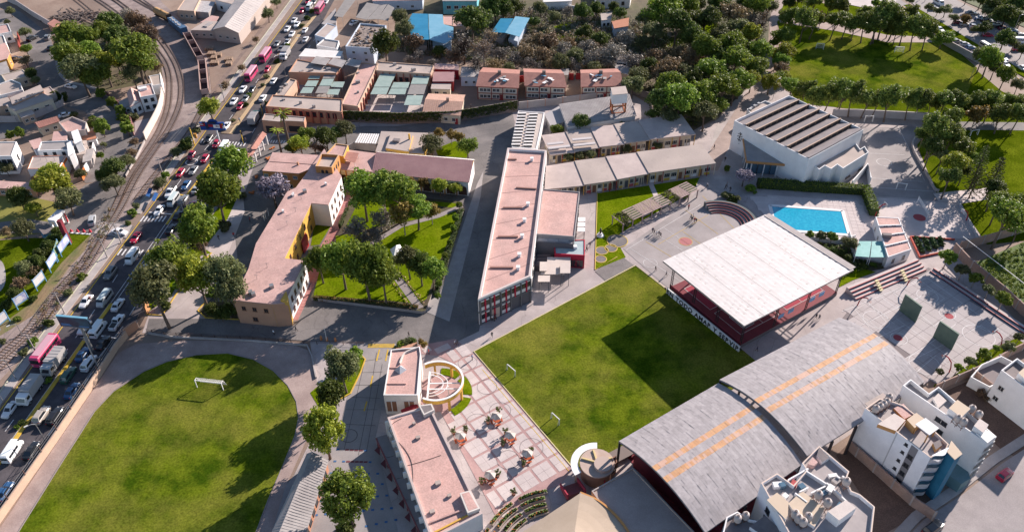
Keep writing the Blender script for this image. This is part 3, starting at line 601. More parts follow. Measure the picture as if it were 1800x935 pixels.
# ================================================================== SCHOOL BUILDINGS
# --- long classroom block with the pink flat roof
b = building('classroom_block', 'long two-storey classroom block with flat pink roof and red window fins beside the road', 'building', '892,260 961,264 933,485 840,526', 8.0, white, roof_pink, par=0.7, pt=0.55, cap=M('pink_coping', (0.55, 0.46, 0.43)))
a_, d_, L_, n_ = edge(b, 2)
MB().box((*(a_+d_*L_/2+n_*0.02).to_2d(), 0.02), L_*0.97, 0.10, 7.3, math.atan2(d_.y, d_.x)).obj('facade_panel', grey_f, b.t)
for r_ in range(2):
 for k in range(5):
  if r_ == 0 and k in (0, 1): continue
  u0, u1 = 0.02+k*0.196, 0.02+k*0.196+0.165
  z0_ = 0.5+r_*3.75
  if r_ == 0 and k == 3: panel(b, 2, u0, u1, 0.1, 3.0, M('beige_entry', (0.52, 0.43, 0.36)), 'entrance_panel', 0.16)
  else:
   panel(b, 2, u0, u1, z0_, z0_+0.95, white, 'spandrel', 0.2)
   for w_ in (0, 1): wq = panel(b, 2, u0+w_*(u1-u0)/2, u0+(w_+.92)*(u1-u0)/2, z0_+0.95, z0_+2.5, glass, 'window', 0.16)
   panel(b, 2, u0, u1, z0_+2.5, z0_+2.85, white, 'lintel', 0.2)
  panel(b, 2, u0+(u1-u0)*(0.55 if k % 2 else 0.4), u0+(u1-u0)*(0.68 if k % 2 else 0.53), z0_-.2, z0_+3.0, M('fin_red', (0.42, 0.02, 0.05)), 'fin', 0.45)
panel(b, 2, 0.0, 1.0, 3.75, 4.1, M('beam_grey', (0.14, 0.14, 0.15)), 'floor_beam', 0.35)
for i_ in range(6): panel(b, 2, min(0.192*i_, .98), min(0.192*i_+0.018, 1.0), 0.02, 7.4, M('beam_grey', (0.14, 0.14, 0.15)), 'column', 0.4)
wins(b, 1, 14, (1.0, 4.6), 2.0, 1.4, fm=dark_f)
wins(b, 3, 16, (1.0, 4.6), 2.0, 1.3, fm=frame_m)
for x, y, w_ in ((893, 417, 5.0), (882, 471, 5.5), (901, 366, 5.0), (899, 281, 3.0)): rbox(b, x, y, w_, 0.5, 0.35, M('rust_cap', (0.30, 0.16, 0.13)), 'roof_ridge', rz=-0.02)
for k in range(1, 9):
 a = b.P[0].lerp(b.P[3], k/9+.01*math.sin(k*5)); c = b.P[1].lerp(b.P[2], k/9+.01*math.sin(k*5)); MB().bar(up_(a.lerp(c, .06), b.rz+.02), up_(a.lerp(c, .94), b.rz+.02), .14, .05).obj('roof_joint', M('roof_joint', (0.40, 0.25, 0.22)), b.roof)
for x, y in ((922, 390), (918, 418), (913, 451), (911, 474), (935, 283), (928, 362)):
 o = rbox(b, x, y, 0.7, 0.7, 0.9, white, 'vent_chimney'); p = G(x, y, b.rz)
 MB().box((p.x, p.y, b.rz+0.9), 0.95, 0.95, 0.14).obj('vent_cap', white, o)
rbox(b, 925, 332, 5.5, 0.4, 0.35, M('rust_cap', (0.30, 0.16, 0.13)), 'roof_ridge')
# --- east annex, skylights, red glass stair
b = building('annex_block', 'pink flat-roofed annex joined to the long classroom block', 'building', '954,332 1019,337 1010,416 943,411', 6.8, M('annex_grey', (0.30, 0.28, 0.28)), roof_pink, par=0.25, pt=0.2)
wins(b, 2, 3, (0.8, 3.9), 2.2, 1.5, fm=dark_f); wins(b, 1, 6, (0.8, 3.9), 1.6, 1.4, fm=dark_f)
b = building('stair_pavilion', 'red-framed glass pavilion with blue-grey roof at the annex corner', 'pavilion', '973,424 1028,421 1028,449 976,446', 4.2, M('fin_red', (0.42, 0.02, 0.05)), M('aqua_roof', (0.30, 0.37, 0.39), (0.36, 0.43, 0.44), 0.5), par=0.15, cap=M('fin_red', (0.42, 0.02, 0.05)))
wins(b, 2, 4, (0.3,), 2.0, 2.4, fm=M('fin_red', (0.42, 0.02, 0.05)))
for x, y in ((993, 434), (1003, 433), (1011, 436)): rbox(b, x, y, 0.9, 0.9, 0.7, white, 'air_unit')
b = building('louvre_gallery', 'row of grey louvred skylights along the annex edge', 'gallery', '943,413 1009,418 1008,429 941,425', 5.6, grey_f, roof_grey, par=0.1)
for k in range(3): rbox(b, 954+k*18.5, 421, 2.5, 1.25, 0.12, M('pale_louvre', (0.50, 0.46, 0.45)), 'louvre_panel')
b = building('terrace_steps', 'dark stepped seating below the louvred gallery', 'steps', '943,429 973,429 971,468 938,466', 2.0, M('step_dark', (0.11, 0.09, 0.10)), M('step_dark', (0.11, 0.09, 0.10)))
for k in range(6):
 A, C = G(944, 431+k*6, 2.05), G(968, 431+k*6, 2.05); MB().bar(A, C, 0.25, 0.25).obj('seat_step', M('step_grey', (0.19, 0.165, 0.17)), b.t)
for k, (x0, y0, x1, y1) in enumerate(((962, 452, 1003, 460), (951, 468, 993, 474), (946, 484, 967, 487), (949, 460, 962, 468), (985, 462, 1003, 472))):
 z = 3.4+0.25*k; P = [G(x0, y0, z), G(x1, y0, z), G(x1-.5, y1+8, z), G(x0-.5, y1+8, z)]
 t = thing('flat_canopy', 'pale flat canopy on thin posts beside the red pavilion', 'canopy', (*((P[0]+P[2])/2).to_2d(), 0), 'stepped flat canopies')
 MB().prism(P, z-.12, z, bottom=True).obj('canopy_top', M('pale_canopy', (0.56, 0.48, 0.43), (0.50, 0.43, 0.39), 0.5), t)
 for q in inset(P, 0.3): MB().bar((q.x, q.y, 0.05), (q.x, q.y, z-.12), 0.12, 0.12).obj('post', grey_f, t)
for k in range(3):
 P = PT(f'{1016-k*.5},{382+k*9} {1029-k*.3},{382+k*9} {1029-k*.3},{389+k*9} {1016-k*.5},{389+k*9}', 4.0)
 t = thing('flat_canopy', 'white awning panel on the east side of the annex', 'canopy', (*P[0].to_2d(), 0), 'annex awnings')
 MB().prism(P, 3.9, 4.02, bottom=True).obj('canopy_top', white, t)
 for q in inset(P, 0.15)[1:3]: MB().bar((q.x, q.y, 0.05), (q.x, q.y, 3.9), 0.1, 0.1).obj('post', grey_f, t)
# --- skylight hall
b = building('skylight_hall', 'low hall with two columns of white roof skylights by the ivy wall', 'building', '911,195 957,198 943,262 900,259', 5.0, white, M('hall_roof', (0.46, 0.40, 0.36), (0.52, 0.45, 0.40), 0.4, fine=0.1), par=0.2)
for k in range(11):
 for c_ in (0, 1):
  x = 917.5-k*1.05+c_*20.5; y = 201.5+k*5.45+c_*1.2; p = G(x, y, b.rz)
  o = MB().box((p.x, p.y, b.rz), 2.7, 0.75, 0.55).obj('skylight', roof_white, b.roof)
  MB().box((p.x, p.y-0.39, b.rz+0.06), 2.5, 0.04, 0.4).obj('pane', glass, o)
# --- classroom rows: stepped single-pitch roofs
def class_row(label, top, bot, h, steps, bays):
 T = PT(top, h+0.5); Bm = PT(bot, h); c = (T[0]+Bm[-1])/2
 t = thing('classroom_row', label, 'building', (c.x, c.y, 0)); n = len(T)-1
 for k in range(n):
  dz = steps[k]; q = [T[k], T[k+1], Bm[k+1], Bm[k]]; q = [Vector((p.x, p.y, p.z+dz)) for p in q]
  mb = MB(); lo = [p-Vector((0, 0, 0.28)) for p in q]; mb.face(q).face(lo[::-1])
  for e in range(4): mb.face([lo[e], lo[(e+1) % 4], q[(e+1) % 4], q[e]])
  r = mb.obj('roof', roof_conc if k % 2 else M('row_roof', (0.45, 0.365, 0.335), (0.53, 0.435, 0.395), 0.25, c3=(0.38, 0.31, 0.285), s3=0.1, fine=0.12), t)
  I = inset([Vector((p.x, p.y, 0)) for p in q], 0.9); W = MB().prism(I, 0.04, h+dz-0.25, top=False); W.obj('wall', cream, t)
  f0, f1 = I[3], I[2]; d = (f1-f0).normalized(); L = (f1-f0).length; nv = Vector((d.y, -d.x, 0)); nv = nv if nv.y < 0 else -nv; rz = math.atan2(nv.y, nv.x)-math.pi/2
  nb = bays[k]
  for j in range(nb):
   p = f0+d*(L*(j+.5)/nb)+nv*0.05; w_ = L/nb*0.8
   if j % 3 == 1: MB().box((p.x, p.y, 0.06), 1.0, 0.12, 2.2, rz).obj('door', brown_f if k % 2 else grey_f, t)
   else:
    me = win_mesh(round(w_*4)/4, 1.4, frame_m, glass, 2); o = put('window', me[0], t, (p.x, p.y, 1.1), rz); z = bpy.data.objects.new('pane', me[1]); COL.objects.link(z); z.parent = o
    MB().box((p.x, p.y, 0.1), w_, 0.14, 0.85, rz).obj('mural_panel', [white, M('mural_red', (0.45, 0.10, 0.10)), M('mural_yellow', (0.6, 0.42, 0.08))][(j+k) % 3], t)
  for j in range(nb+1):
   p = q[3].lerp(q[2], j/nb) if nb else q[3]; p = Vector((p.x, p.y, 0))-nv*0.25
   MB().box((p.x, p.y, 0.04), 0.18, 0.18, h+dz-0.3).obj('post', [cream, yellow_w, red_w][(j+k) % 3], t)
 return t
class_row('upper row of stepped pink-grey classroom roofs below the water tower', '952,238 994,232.5 1037,226 1079,222 1121,216 1197,206', '967,272.5 1011,268 1054,261 1097.5,256 1142.5,250 1222,241', 3.4, (0, .25, .5, .75, 1.0), (4, 4, 4, 4, 6))
class_row('lower row of stepped pink-grey classroom roofs above the lawn', '960,292 1010,284 1065,277.5 1119,271 1232,257.5', '957,333 1027,326 1085,318 1140,308 1258,291', 3.4, (0, .25, .5, .75), (5, 5, 5, 9))
for s_, z_ in (('962,254 990,251', 4.6), ('964,261 1002,257', 4.4), ('1006,246 1040,243', 4.8), ('1008,256 1046,252', 4.6)):
 A, C = PT(s_, z_); o = MB().bar(A, C, 1.1, 0.3).obj('roof_light', M('pale_louvre', (0.50, 0.46, 0.45))); tag(o, 'long pale roof light on the upper classroom row', 'roof light', 'roof lights')
# --- workshop and water tower
b = building('workshop', 'grey sheet-roofed workshop under the water tower', 'building', '984,184 1105,166 1117,203 998,222', 4.6, white, roof_grey, over=0.3)
A, C, E_, F_ = b.P
for k in range(46):
 u = k/45; MB().bar(A.lerp(C, u)+Vector((0, 0, .03)), F_.lerp(E_, u)+Vector((0, 0, .03)), 0.10, 0.07).obj('roof_rib', roof_grey, b.roof)
wins(b, 2, 7, (0.9,), 2.2, 1.8, fm=dark_f)
MB().prism(PT('957,201 984,186 992,214 968,222', 3.2), 0, 3.2).obj('lean_to', M('leanto_roof', (0.36, 0.34, 0.34)), b.t)
P = PT('1074,155 1099,152.5 1103,165 1077,167.5', 11.2); t = thing('water_tower', 'orange-framed water tower with white box tank above the classrooms', 'water tower', (*(sum(P, Vector())/4).to_2d(), 0))
MB().prism(P, 8.0, 11.2, bottom=True).obj('tank', white, t); MB().prism(inset(P, -.12), 11.2, 11.32, bottom=True).obj('tank_lid', roof_conc, t)
LG = inset(P, 0.25); orr = M('tower_orange', (0.42, 0.135, 0.055), (0.36, 0.12, 0.05), 1)
for q in LG: MB().bar((q.x, q.y, 0.03), (q.x, q.y, 8.0), 0.45, 0.45).obj('leg', orr, t)
for z in (2.2, 4.6, 7.0):
 for k in range(4): a, c = LG[k], LG[(k+1) % 4]; MB().bar((a.x, a.y, z), (c.x, c.y, z), 0.32, 0.32).obj('brace', orr, t)
# --- chapel-auditorium with the saw-tooth roof
P = PT('1291,212 1387,168 1518,228 1422,280', 10.0)
t = thing('auditorium', 'white auditorium with dark saw-tooth roof and copper-edged entrance canopy', 'building', (*(sum(P, Vector())/4).to_2d(), 0))
W = MB(); Q = P if ccw(P) else P[::-1]
for i in range(4): a, c = Q[i], Q[(i+1) % 4]; W.face([(a.x, a.y, 0), (c.x, c.y, 0), (c.x, c.y, 10), (a.x, a.y, 10)])
I = inset(Q, 0.2)
for i in range(4):
 a, c, e, f = Q[i], Q[(i+1) % 4], I[(i+1) % 4], I[i]; W.face([(a.x, a.y, 10), (c.x, c.y, 10), (e.x, e.y, 10), (f.x, f.y, 10)]); W.face([(e.x, e.y, 7.5), (f.x, f.y, 7.5), (f.x, f.y, 10), (e.x, e.y, 10)])
W.obj('wall', white, t)
Pi = inset(P, 0.22); D0, D1, D2, D3 = Pi[0], Pi[1], Pi[2], Pi[3]     # teeth run from edge 3-0 to edge 1-2
nT = 7; teeth = M('tooth_sheet', (0.25, 0.22, 0.22), (0.29, 0.255, 0.25), 0.5, c3=(0.22, 0.195, 0.195), s3=0.2, fine=0.1)
def up(p, z): return Vector((p.x, p.y, z))
for k in range(nT):
 a0 = D0.lerp(D3, k/nT); a1 = D0.lerp(D3, (k+1)/nT); c0 = D1.lerp(D2, k/nT); c1 = D1.lerp(D2, (k+1)/nT); zl, zh = 9.0, 10.35
 mb = MB().face([up(a0, zl), up(a1, zh), up(c1, zh), up(c0, zl)]); mb.face([up(a1, zl), up(c1, zl), up(c1, zh), up(a1, zh)]); mb.face([up(a0, zl), up(a1, zl), up(a1, zh)]); mb.face([up(c0, zl), up(c1, zh), up(c1, zl)])
 o = mb.obj('roof_tooth', teeth, t)
 dn = (a1-a0).normalized()
 for j in range(26): u = (j+.5)/26; MB().bar(up(a0.lerp(c0, u), zl+.015), up(a1.lerp(c1, u), zh+.015), 0.05, 0.03).obj('roof_rib', teeth, o)
 if k < nT-1:
  MB().bar(up(a1+dn*.06, zl+.62), up(c1+dn*.06, zl+.62), 0.06, 1.1).obj('clerestory_glass', M('clere', (0.04, 0.035, 0.035), rough=.3), o)
  MB().bar(up(a1+dn*.05, zh+.03), up(c1+dn*.05, zh+.03), 0.34, 0.12).obj('tooth_edge', M('tooth_edge', (0.42, 0.30, 0.22)), o)
  for j in range(9): u = (j+.5)/9; q = a1.lerp(c1, u)+dn*.12; MB().bar(up(q, zl), up(q, zh), 0.16, 0.12).obj('mullion', M('tooth_edge', (0.42, 0.30, 0.22)), o)
# black script emblem on the west end
a = P[0]; wd_ = (P[3]-P[0]).normalized(); nv = Vector((-wd_.y, wd_.x, 0)); nv = nv if nv.y < 0 else -nv
em = MB(); oc = P[0]+wd_*3.0
def emp(x, z): q = oc+wd_*x+nv*0.06; return (q.x, q.y, 4.2+z)
for path in ([(-.6, 2.3), (-.2, 2.8), (.3, 2.5), (0, 2.0), (.5, 1.7), (.9, 2.2)], [(-.9, 1.5), (-.4, 1.8), (.1, 1.2), (.6, 1.4), (1.0, 1.0)], [(0, 3.2), (.05, 2.0), (-.1, 1.0), (.05, .1)], [(-.7, .8), (-.2, .5), (.4, .8), (.7, .4)], [(.1, -.6), (.3, -.5)], [(.45, 3.0), (.6, 2.7), (.4, 2.6)]):
 em.tube([emp(*q) for q in path], 0.09, 5)
em.obj('script_emblem', black_m, t)
# copper-edged canopy and colonnade
CP = PT('1303,236 1312.5,282.5 1407.5,290', 5.0); cb = CP[1]
Pz = [up(CP[0], 6.2), up(CP[1], 4.8), up(CP[2], 4.8)]
mb = MB(); mb.face(Pz).face([p-Vector((0, 0, .45)) for p in Pz][::-1]); mb.obj('canopy_roof', M('canopy_sheet', (0.27, 0.25, 0.245), (0.32, 0.295, 0.285), .5), t)
for a, c in ((Pz[0], Pz[1]), (Pz[1], Pz[2])): MB().bar(a-Vector((0, 0, .25)), c-Vector((0, 0, .25)), 0.3, 0.65).obj('copper_fascia', copper, t)
for u in (0.15, 0.35, .55, .75, .95): q = Pz[0].lerp(Pz[1], u); MB().bar((q.x+.5, q.y, 0.05), (q.x+.5, q.y, q.z-.4), 0.28, 0.28).obj('column', white, t)
for u in (.12, .36, .6, .84): q = Pz[1].lerp(Pz[2], u); MB().bar((q.x, q.y+.6, 0.05), (q.x, q.y+.6, 4.4), 0.28, 0.28).obj('column', white, t)
for u in np.linspace(.08, .8, 7):
 q = Pz[1].lerp(Pz[2], u)+Vector((0, 1.6, 0)); MB().box((q.x, q.y, 0.1), 1.7, 0.12, 3.8).obj('glass_wall', bglass, t); MB().box((q.x-.9, q.y-.05, 0.1), 0.1, 0.16, 3.8).obj('mullion', black_m, t)
AX = '1427,288 1503,250 1512,262 1520,257 1527,268 1482,296 1472,289 1461,297 1450,291 1440,298'
b = building('auditorium_annex', 'white flat-roofed annex with zigzag front beside the auditorium', 'building', AX, 6.2, white, roof_conc, par=0.5)
wins(b, 4, 3, (1.2,), 0.8, 0.6, us=[.1, .16, .22], mull=0, fm=dark_f); wins(b, 4, 3, (1.2,), 0.8, 0.6, us=[.6, .66, .72], mull=0, fm=dark_f)
wall_run('yard_wall', 'low angled white wall at the auditorium annex corner', '1495,331 1522,300 1527,326', 2.6, 0.3, white)
b = building('plant_room', 'small rooftop terrace box behind the auditorium', 'building', '1313,192 1345,177 1358,182 1322,202', 4.5, white, roof_conc, par=0.5)
for x, y in ((1326, 189), (1333, 185), (1318, 195)): rbox(b, x, y, 0.9, 0.8, 0.8, steel, 'air_unit')
# --- covered sports hall
RZ = 10.2; P = PT('1165,459 1346,377 1501,474 1308,573', RZ)
t = thing('covered_court', 'open red sports court under a large white quilted metal roof', 'sports hall', (*(sum(P, Vector())/4).to_2d(), 0))
CZ = 1.0; I = PT('1177,505 1301,607 1472,514', CZ); I = [I[0], I[0]+I[2]-I[1], I[2], I[1]]
fl = MB().prism(I, 0.05, CZ, mt=1).obj('court_floor', [M('floor_edge', (0.17, 0.145, 0.145)), rubber_red], t)
e0, e1, e2, e3 = P; nx, ny = 4, 22
qm = M('quilted_sheet', (0.64, 0.595, 0.57), (0.60, 0.555, 0.53), 0.9, c3=(0.52, 0.475, 0.45), s3=0.35, a3=0.45, fine=0.07, rough=0.6)
for i in range(5):                                       # five long roof panels, each with rows of pressed dimples
 u0, u1 = (0, .17, .36, .57, .78, 1.0)[i:i+2]; na, nb = 15, 46; mb = MB(); vid = {}
 gap = 0.045/((e1-e0).length)
 for a in range(na+1):
  for c in range(nb+1):
   u = u0+gap+(u1-u0-2*gap)*a/na; v = c/nb; p = e0.lerp(e1, u).lerp(e3.lerp(e2, u), v)
   dz = (-random.uniform(.03, .13) if (a % 3 == 1 and (c+a//3) % 3 == 1) else random.uniform(-.006, .006)) if 0 < a < na and 0 < c < nb else 0
   vid[a, c] = len(mb.v); mb.v.append((p.x, p.y, RZ+dz+0.05))
 for a in range(na):
  for c in range(nb): mb.f.append((vid[a, c], vid[a, c+1], vid[a+1, c+1], vid[a+1, c])); mb.m.append(0)
 mb.obj('roof_panel', qm, t, smooth=True)
MB().prism(P, RZ-.35, RZ-.03, bottom=True).obj('roof_deck', M('deck_tan', (0.40, 0.33, 0.29)), t)
MB().bar(e1.lerp(e2, 0.01)+Vector((0, 0, .12)), e1.lerp(e2, .99)+Vector((0, 0, .12)), 1.9, 0.1).obj('eave_gutter', M('gutter_grey', (0.42, 0.37, 0.35), (0.36, 0.32, 0.30), 1), t)
Ic = inset(I, 0.25)
for i in range(4):
 a, c = Ic[i], Ic[(i+1) % 4]; nseg = 3
 for k in range(nseg+1):
  if i in (1, 3) and k in (0, nseg): continue
  q = a.lerp(c, k/nseg); d = (c-a).normalized()*0.32
  cn = MB()
  for s_ in (-1, 1): cn.bar(up(q+d*s_, CZ), up(q+d*s_, RZ-.3), 0.13, 0.13)
  for z in np.arange(CZ, RZ-.9, 0.8): cn.bar(up(q-d, z), up(q+d, z+.4), 0.07, 0.07).bar(up(q+d, z+.4), up(q-d, z+.8), 0.07, 0.07)
  cn.obj('lattice_column', black_m, t)
 for z in (RZ-.55, RZ-1.1): MB().bar(up(a, z), up(c, z), 0.12, 0.14).obj('truss_beam', black_m, t)
# bright maroon courts, lines and blue panels inside
for u0, u1, v0, v1, m_ in ((.08, .46, .10, .48, M('court_bright', (0.33, 0.036, 0.06))), (.54, .93, .10, .48, M('court_bright', (0.42, 0.05, 0.08))), (.08, .46, .54, .9, maroon), (.54, .93, .54, .9, M('court_bright', (0.42, 0.05, 0.08))), (.62, .74, .62, .82, M('court_grey', (0.12, 0.10, 0.115))), (.14, .24, .66, .86, M('court_grey', (0.12, 0.10, 0.115)))):
 q = [I[0].lerp(I[1], u).lerp(I[3].lerp(I[2], u), v) for u, v in ((u0, v0), (u1, v0), (u1, v1), (u0, v1))]
 o = MB().face([up(p, CZ+.02+(.01 if u1-u0 < .2 else 0)) for p in q]).obj('court_panel', m_, fl)
 for k in range(4): MB().bar(up(q[k], CZ+.05), up(q[(k+1) % 4], CZ+.05), 0.10, 0.012).obj('court_line', white_p, fl)
for u, v0, v1 in ((.3, .1, .48), (.7, .1, .48), (.3, .54, .9), (.7, .54, .9)): MB().bar(up(I[0].lerp(I[1], u).lerp(I[3].lerp(I[2], u), v0), CZ+.05), up(I[0].lerp(I[1], u).lerp(I[3].lerp(I[2], u), v1), CZ+.05), 0.1, 0.012).obj('court_line', white_p, fl)
a, c = I[2], I[3]
for u in (.2, .3, .52, .62): q = a.lerp(c, u); d = (c-a).normalized(); MB().bar(up(q-d*.9, CZ+2.6), up(q+d*.9, CZ+2.6), 0.08, 1.2).obj('blue_panel', M('panel_blue', (0.22, 0.38, 0.58)), t)
MB().bar(up(I[3], CZ+.5), up(I[0], CZ+.5), 0.1, 1.0).obj('parapet_rail', maroon, t)
# painted retaining wall with the motto
wa, wb = G(1173, 506, 1.7), G(1301, 609, 1.7); wdv = (wb-wa).normalized(); nv = Vector((wdv.y, -wdv.x, 0)); nv = nv if nv.y < 0 else -nv
wall = MB().bar(up(wa, .85), up(wb, .85), 0.3, 1.7).obj('motto_wall', white); tag(wall, 'white retaining wall with black painted motto below the covered court', 'wall')
tc = bpy.data.curves.new('motto_text', 'FONT'); tc.body = '"EN TODO AMAR Y SERVIR"'; tc.size = 1.72; tc.extrude = 0.03; tc.offset = 0.065; tc.align_x = 'CENTER'; tc.space_character = 1.2; tc.materials.append(black_m)
to = bpy.data.objects.new('motto_lettering', tc); COL.objects.link(to); to.parent = wall
mid = up(wa.lerp(wb, .5)+nv*0.17, 0.24); xax = wdv; zax = nv; yax = zax.cross(xax)
to.matrix_local = Matrix.Translation(mid-Vector(ORG[wall.name])) @ Matrix(((xax.x, yax.x, zax.x, 0), (xax.y, yax.y, zax.y, 0), (xax.z, yax.z, zax.z, 0), (0, 0, 0, 1)))
# --- pool, hedges, lockers
pw = PT('1357,363 1478,372 1489,411 1366,402', 0.12)
water = bpy.data.materials.new('pool_water'); water.use_nodes = True; N = water.node_tree.nodes; L = water.node_tree.links; p_ = N['Principled BSDF']
p_.inputs['Roughness'].default_value = 0.12
vo = N.new('ShaderNodeTexVoronoi'); vo.inputs['Scale'].default_value = 1.6; ge = N.new('ShaderNodeNewGeometry'); L.new(ge.outputs['Position'], vo.inputs['Vector']); rr_ = N.new('ShaderNodeValToRGB')
rr_.color_ramp.elements[0].color = (0.006, 0.27, 0.44, 1); rr_.color_ramp.elements[1].color = (0.025, 0.38, 0.53, 1); L.new(vo.outputs[0], rr_.inputs[0]); L.new(rr_.outputs[0], p_.inputs['Base Color'])
bm_ = N.new('ShaderNodeBump'); bm_.inputs['Strength'].default_value = 0.3; L.new(vo.outputs[0], bm_.inputs['Height']); L.new(bm_.outputs[0], p_.inputs['Normal'])
pl = sheet('pool_water', [(p.x, p.y) for p in pw], 0.12, water)
for k in range(4):
 a, c = inset(pw, -.5)[k], inset(pw, -.5)[(k+1) % 4]; MB().bar(up(a, .13), up(c, .13), 0.9, 0.14).obj('pool_coping', white, pl)
# joints of the pool deck as raised slabs
PDp = [(p.x, p.y) for p in PT('1318,345 1505,352 1530,385 1540,425 1400,425 1345,380')]; du = (pw[1]-pw[0]).normalized(); dv = Vector((-du.y, du.x, 0)); pi_ = [(p.x, p.y) for p in inset(pw, -1.2)]
for i in range(-6, 24):
 for j in range(-10, 9):
  c = pw[0]+du*(i*1.6)+dv*(j*1.6)
  if inside((c.x, c.y), PDp) and not inside((c.x, c.y), pi_): put('deck_slab', slab_mesh(1.54, 1.54, 0.03, slab, 'deck_slab'), bpy.data.objects['pool_deck'], (c.x, c.y, 0.08), math.atan2(du.y, du.x))
b = building('locker_block', 'stepped white locker rooms with four pale roofs beside the pool', 'building', '1539,381 1580,383 1602,438 1561,452', 3.6, white, roof_pink, par=0.1, cap=white)
for k in range(1, 4):
 a = b.P[0].lerp(b.P[3], k/4.0); c = b.P[1].lerp(b.P[2], k/4.0); MB().bar(up(a, 3.65), up(c, 3.65), 0.3, 0.5).obj('roof_step', white, b.t)
 for u in (.25, .35, .6, .7): q = a.lerp(c, u)-(b.P[3]-b.P[0]).normalized()*-.16; MB().box((q.x, q.y, 3.5), .4, .06, .22).obj('vent_slot', black_m, b.t)
wins(b, 2, 2, (0.8,), 1.0, 1.6, us=[.25, .7]); wins(b, 3, 4, (1.0,), 0.9, 1.2)
rbox(b, 1558, 417, 2.2, 1.0, 1.0, roof_dark, 'roof_unit')
t = thing('teal_canopy', 'translucent teal canopy roofs beside the locker block', 'canopy', (*G(1530, 440).to_2d(), 0))
for s_ in ('1510,424 1532,424 1528,452 1503,450', '1533,424 1552,424 1557,452 1530,452'):
 P_ = PT(s_, 3.0); MB().prism(P_, 2.9, 3.0, bottom=True).obj('canopy_sheet', teal_sheet, t)
 for q in inset(P_, .1): MB().bar((q.x, q.y, .05), (q.x, q.y, 2.9), .1, .1).obj('post', white, t)
wall_run('terrace_wall', 'white wall under the teal canopy beside the planted bed', '1490,418 1500,452 1560,462', 2.2, 0.25, white); wall_run('terrace_wall', 'pale low wall along the pool terrace above the shrubs', '1408,420 1470,428 1502,420', 1.3, 0.25, white)
# --- bleachers
def bleacher(label, A, Bp, n, step, rise, out, name='bleacher'):
 a, c = G(*A), G(*Bp); d = (c-a).normalized(); o = Vector((-d.y, d.x, 0)); o = o if o.dot(G(*out)-a) > 0 else -o
 t = thing(name, label, 'bleacher', (*a.lerp(c, .5).to_2d(), 0))
 for k in range(n):
  q0, q1 = a+o*(k*step), c+o*(k*step); MB().prism([q0, q1, q1+o*step, q0+o*step], 0.04, 0.35+rise*k).obj('tier', slab, t)
  MB().bar(up(q0+o*.10, 0.37+rise*k), up(q1+o*.10, .37+rise*k), 0.2, 0.06).obj('tier_edge', red_w, t); MB().bar(up(q0-o*.02, .17+rise*k), up(q1-o*.02, .17+rise*k), 0.04, 0.3).obj('tier_riser', navy, t)
 return t
bleacher('long three-tier bleacher with red edges above the right-hand courts', (1505, 528), (1628, 476), 4, 0.9, 0.38, (1560, 480)); bleacher('two-tier red-edged bleacher under the row of small trees', (1634, 478), (1802, 590), 2, 1.0, 0.38, (1720, 510))
for A_, C_ in (((1535, 500), (1548, 512)), ((1580, 482), (1592, 495))):
 t = thing('stair_flight', 'short cream stair crossing the long bleacher', 'stairs', tuple(G(*C_)), 'bleacher stairs')
 for k in range(5): q = G(*C_).lerp(G(*A_), k/5); MB().box((q.x, q.y, .3+.3*k), 1.1, .5, .24, ar).obj('step', M('step_cream', (0.62, 0.54, 0.32)), t)
# curved amphitheatre by the court
c0 = G(1268, 395); t = thing('amphitheatre', 'small curved amphitheatre with red and green tiers beside the court', 'amphitheatre', tuple(c0))
for k in range(5):
 r0 = 5.2+k*0.8; mb = MB(); me_ = MB()
 for s_ in range(16):
  a, c = R(-12)+R(122)*s_/16, R(-12)+R(122)*(s_+1)/16
  q = [c0+Vector((math.cos(x)*r, math.sin(x)*r, 0)) for x, r in ((a, r0), (a, r0+.8), (c, r0+.8), (c, r0))]; mb.prism(q, .05, .3+.32*k)
  q = [c0+Vector((math.cos(x)*r, math.sin(x)*r, 0)) for x, r in ((a, r0-.02), (a, r0+.1), (c, r0+.1), (c, r0-.02))]; me_.prism(q, .1+.32*k, .34+.32*k)
 mb.obj('tier', conc if k % 2 else M('tier_green', (0.10, 0.12, 0.115)), t); me_.obj('tier_edge', M('edge_muted', (0.24, 0.06, 0.065)), t)
# --- fronton walls
for lab, x0, y0, x1, y1 in (('upper', 1592, 517, 1621, 539), ('lower', 1653, 564, 1686, 587)):
 hW = 5.0; a, c = G(x0, y0, hW), G(x1, y1, hW); a.z = c.z = 0; d = (c-a).normalized(); ex = Vector((d.y, -d.x, 0)); ex = ex if ex.x < 0 else -ex
 tag(MB().bar(up(a, hW/2), up(c, hW/2), 0.35, hW).obj('court_wall', greenwall), f'{lab} of the two tall green ball-court walls on the right-hand courts', 'wall')
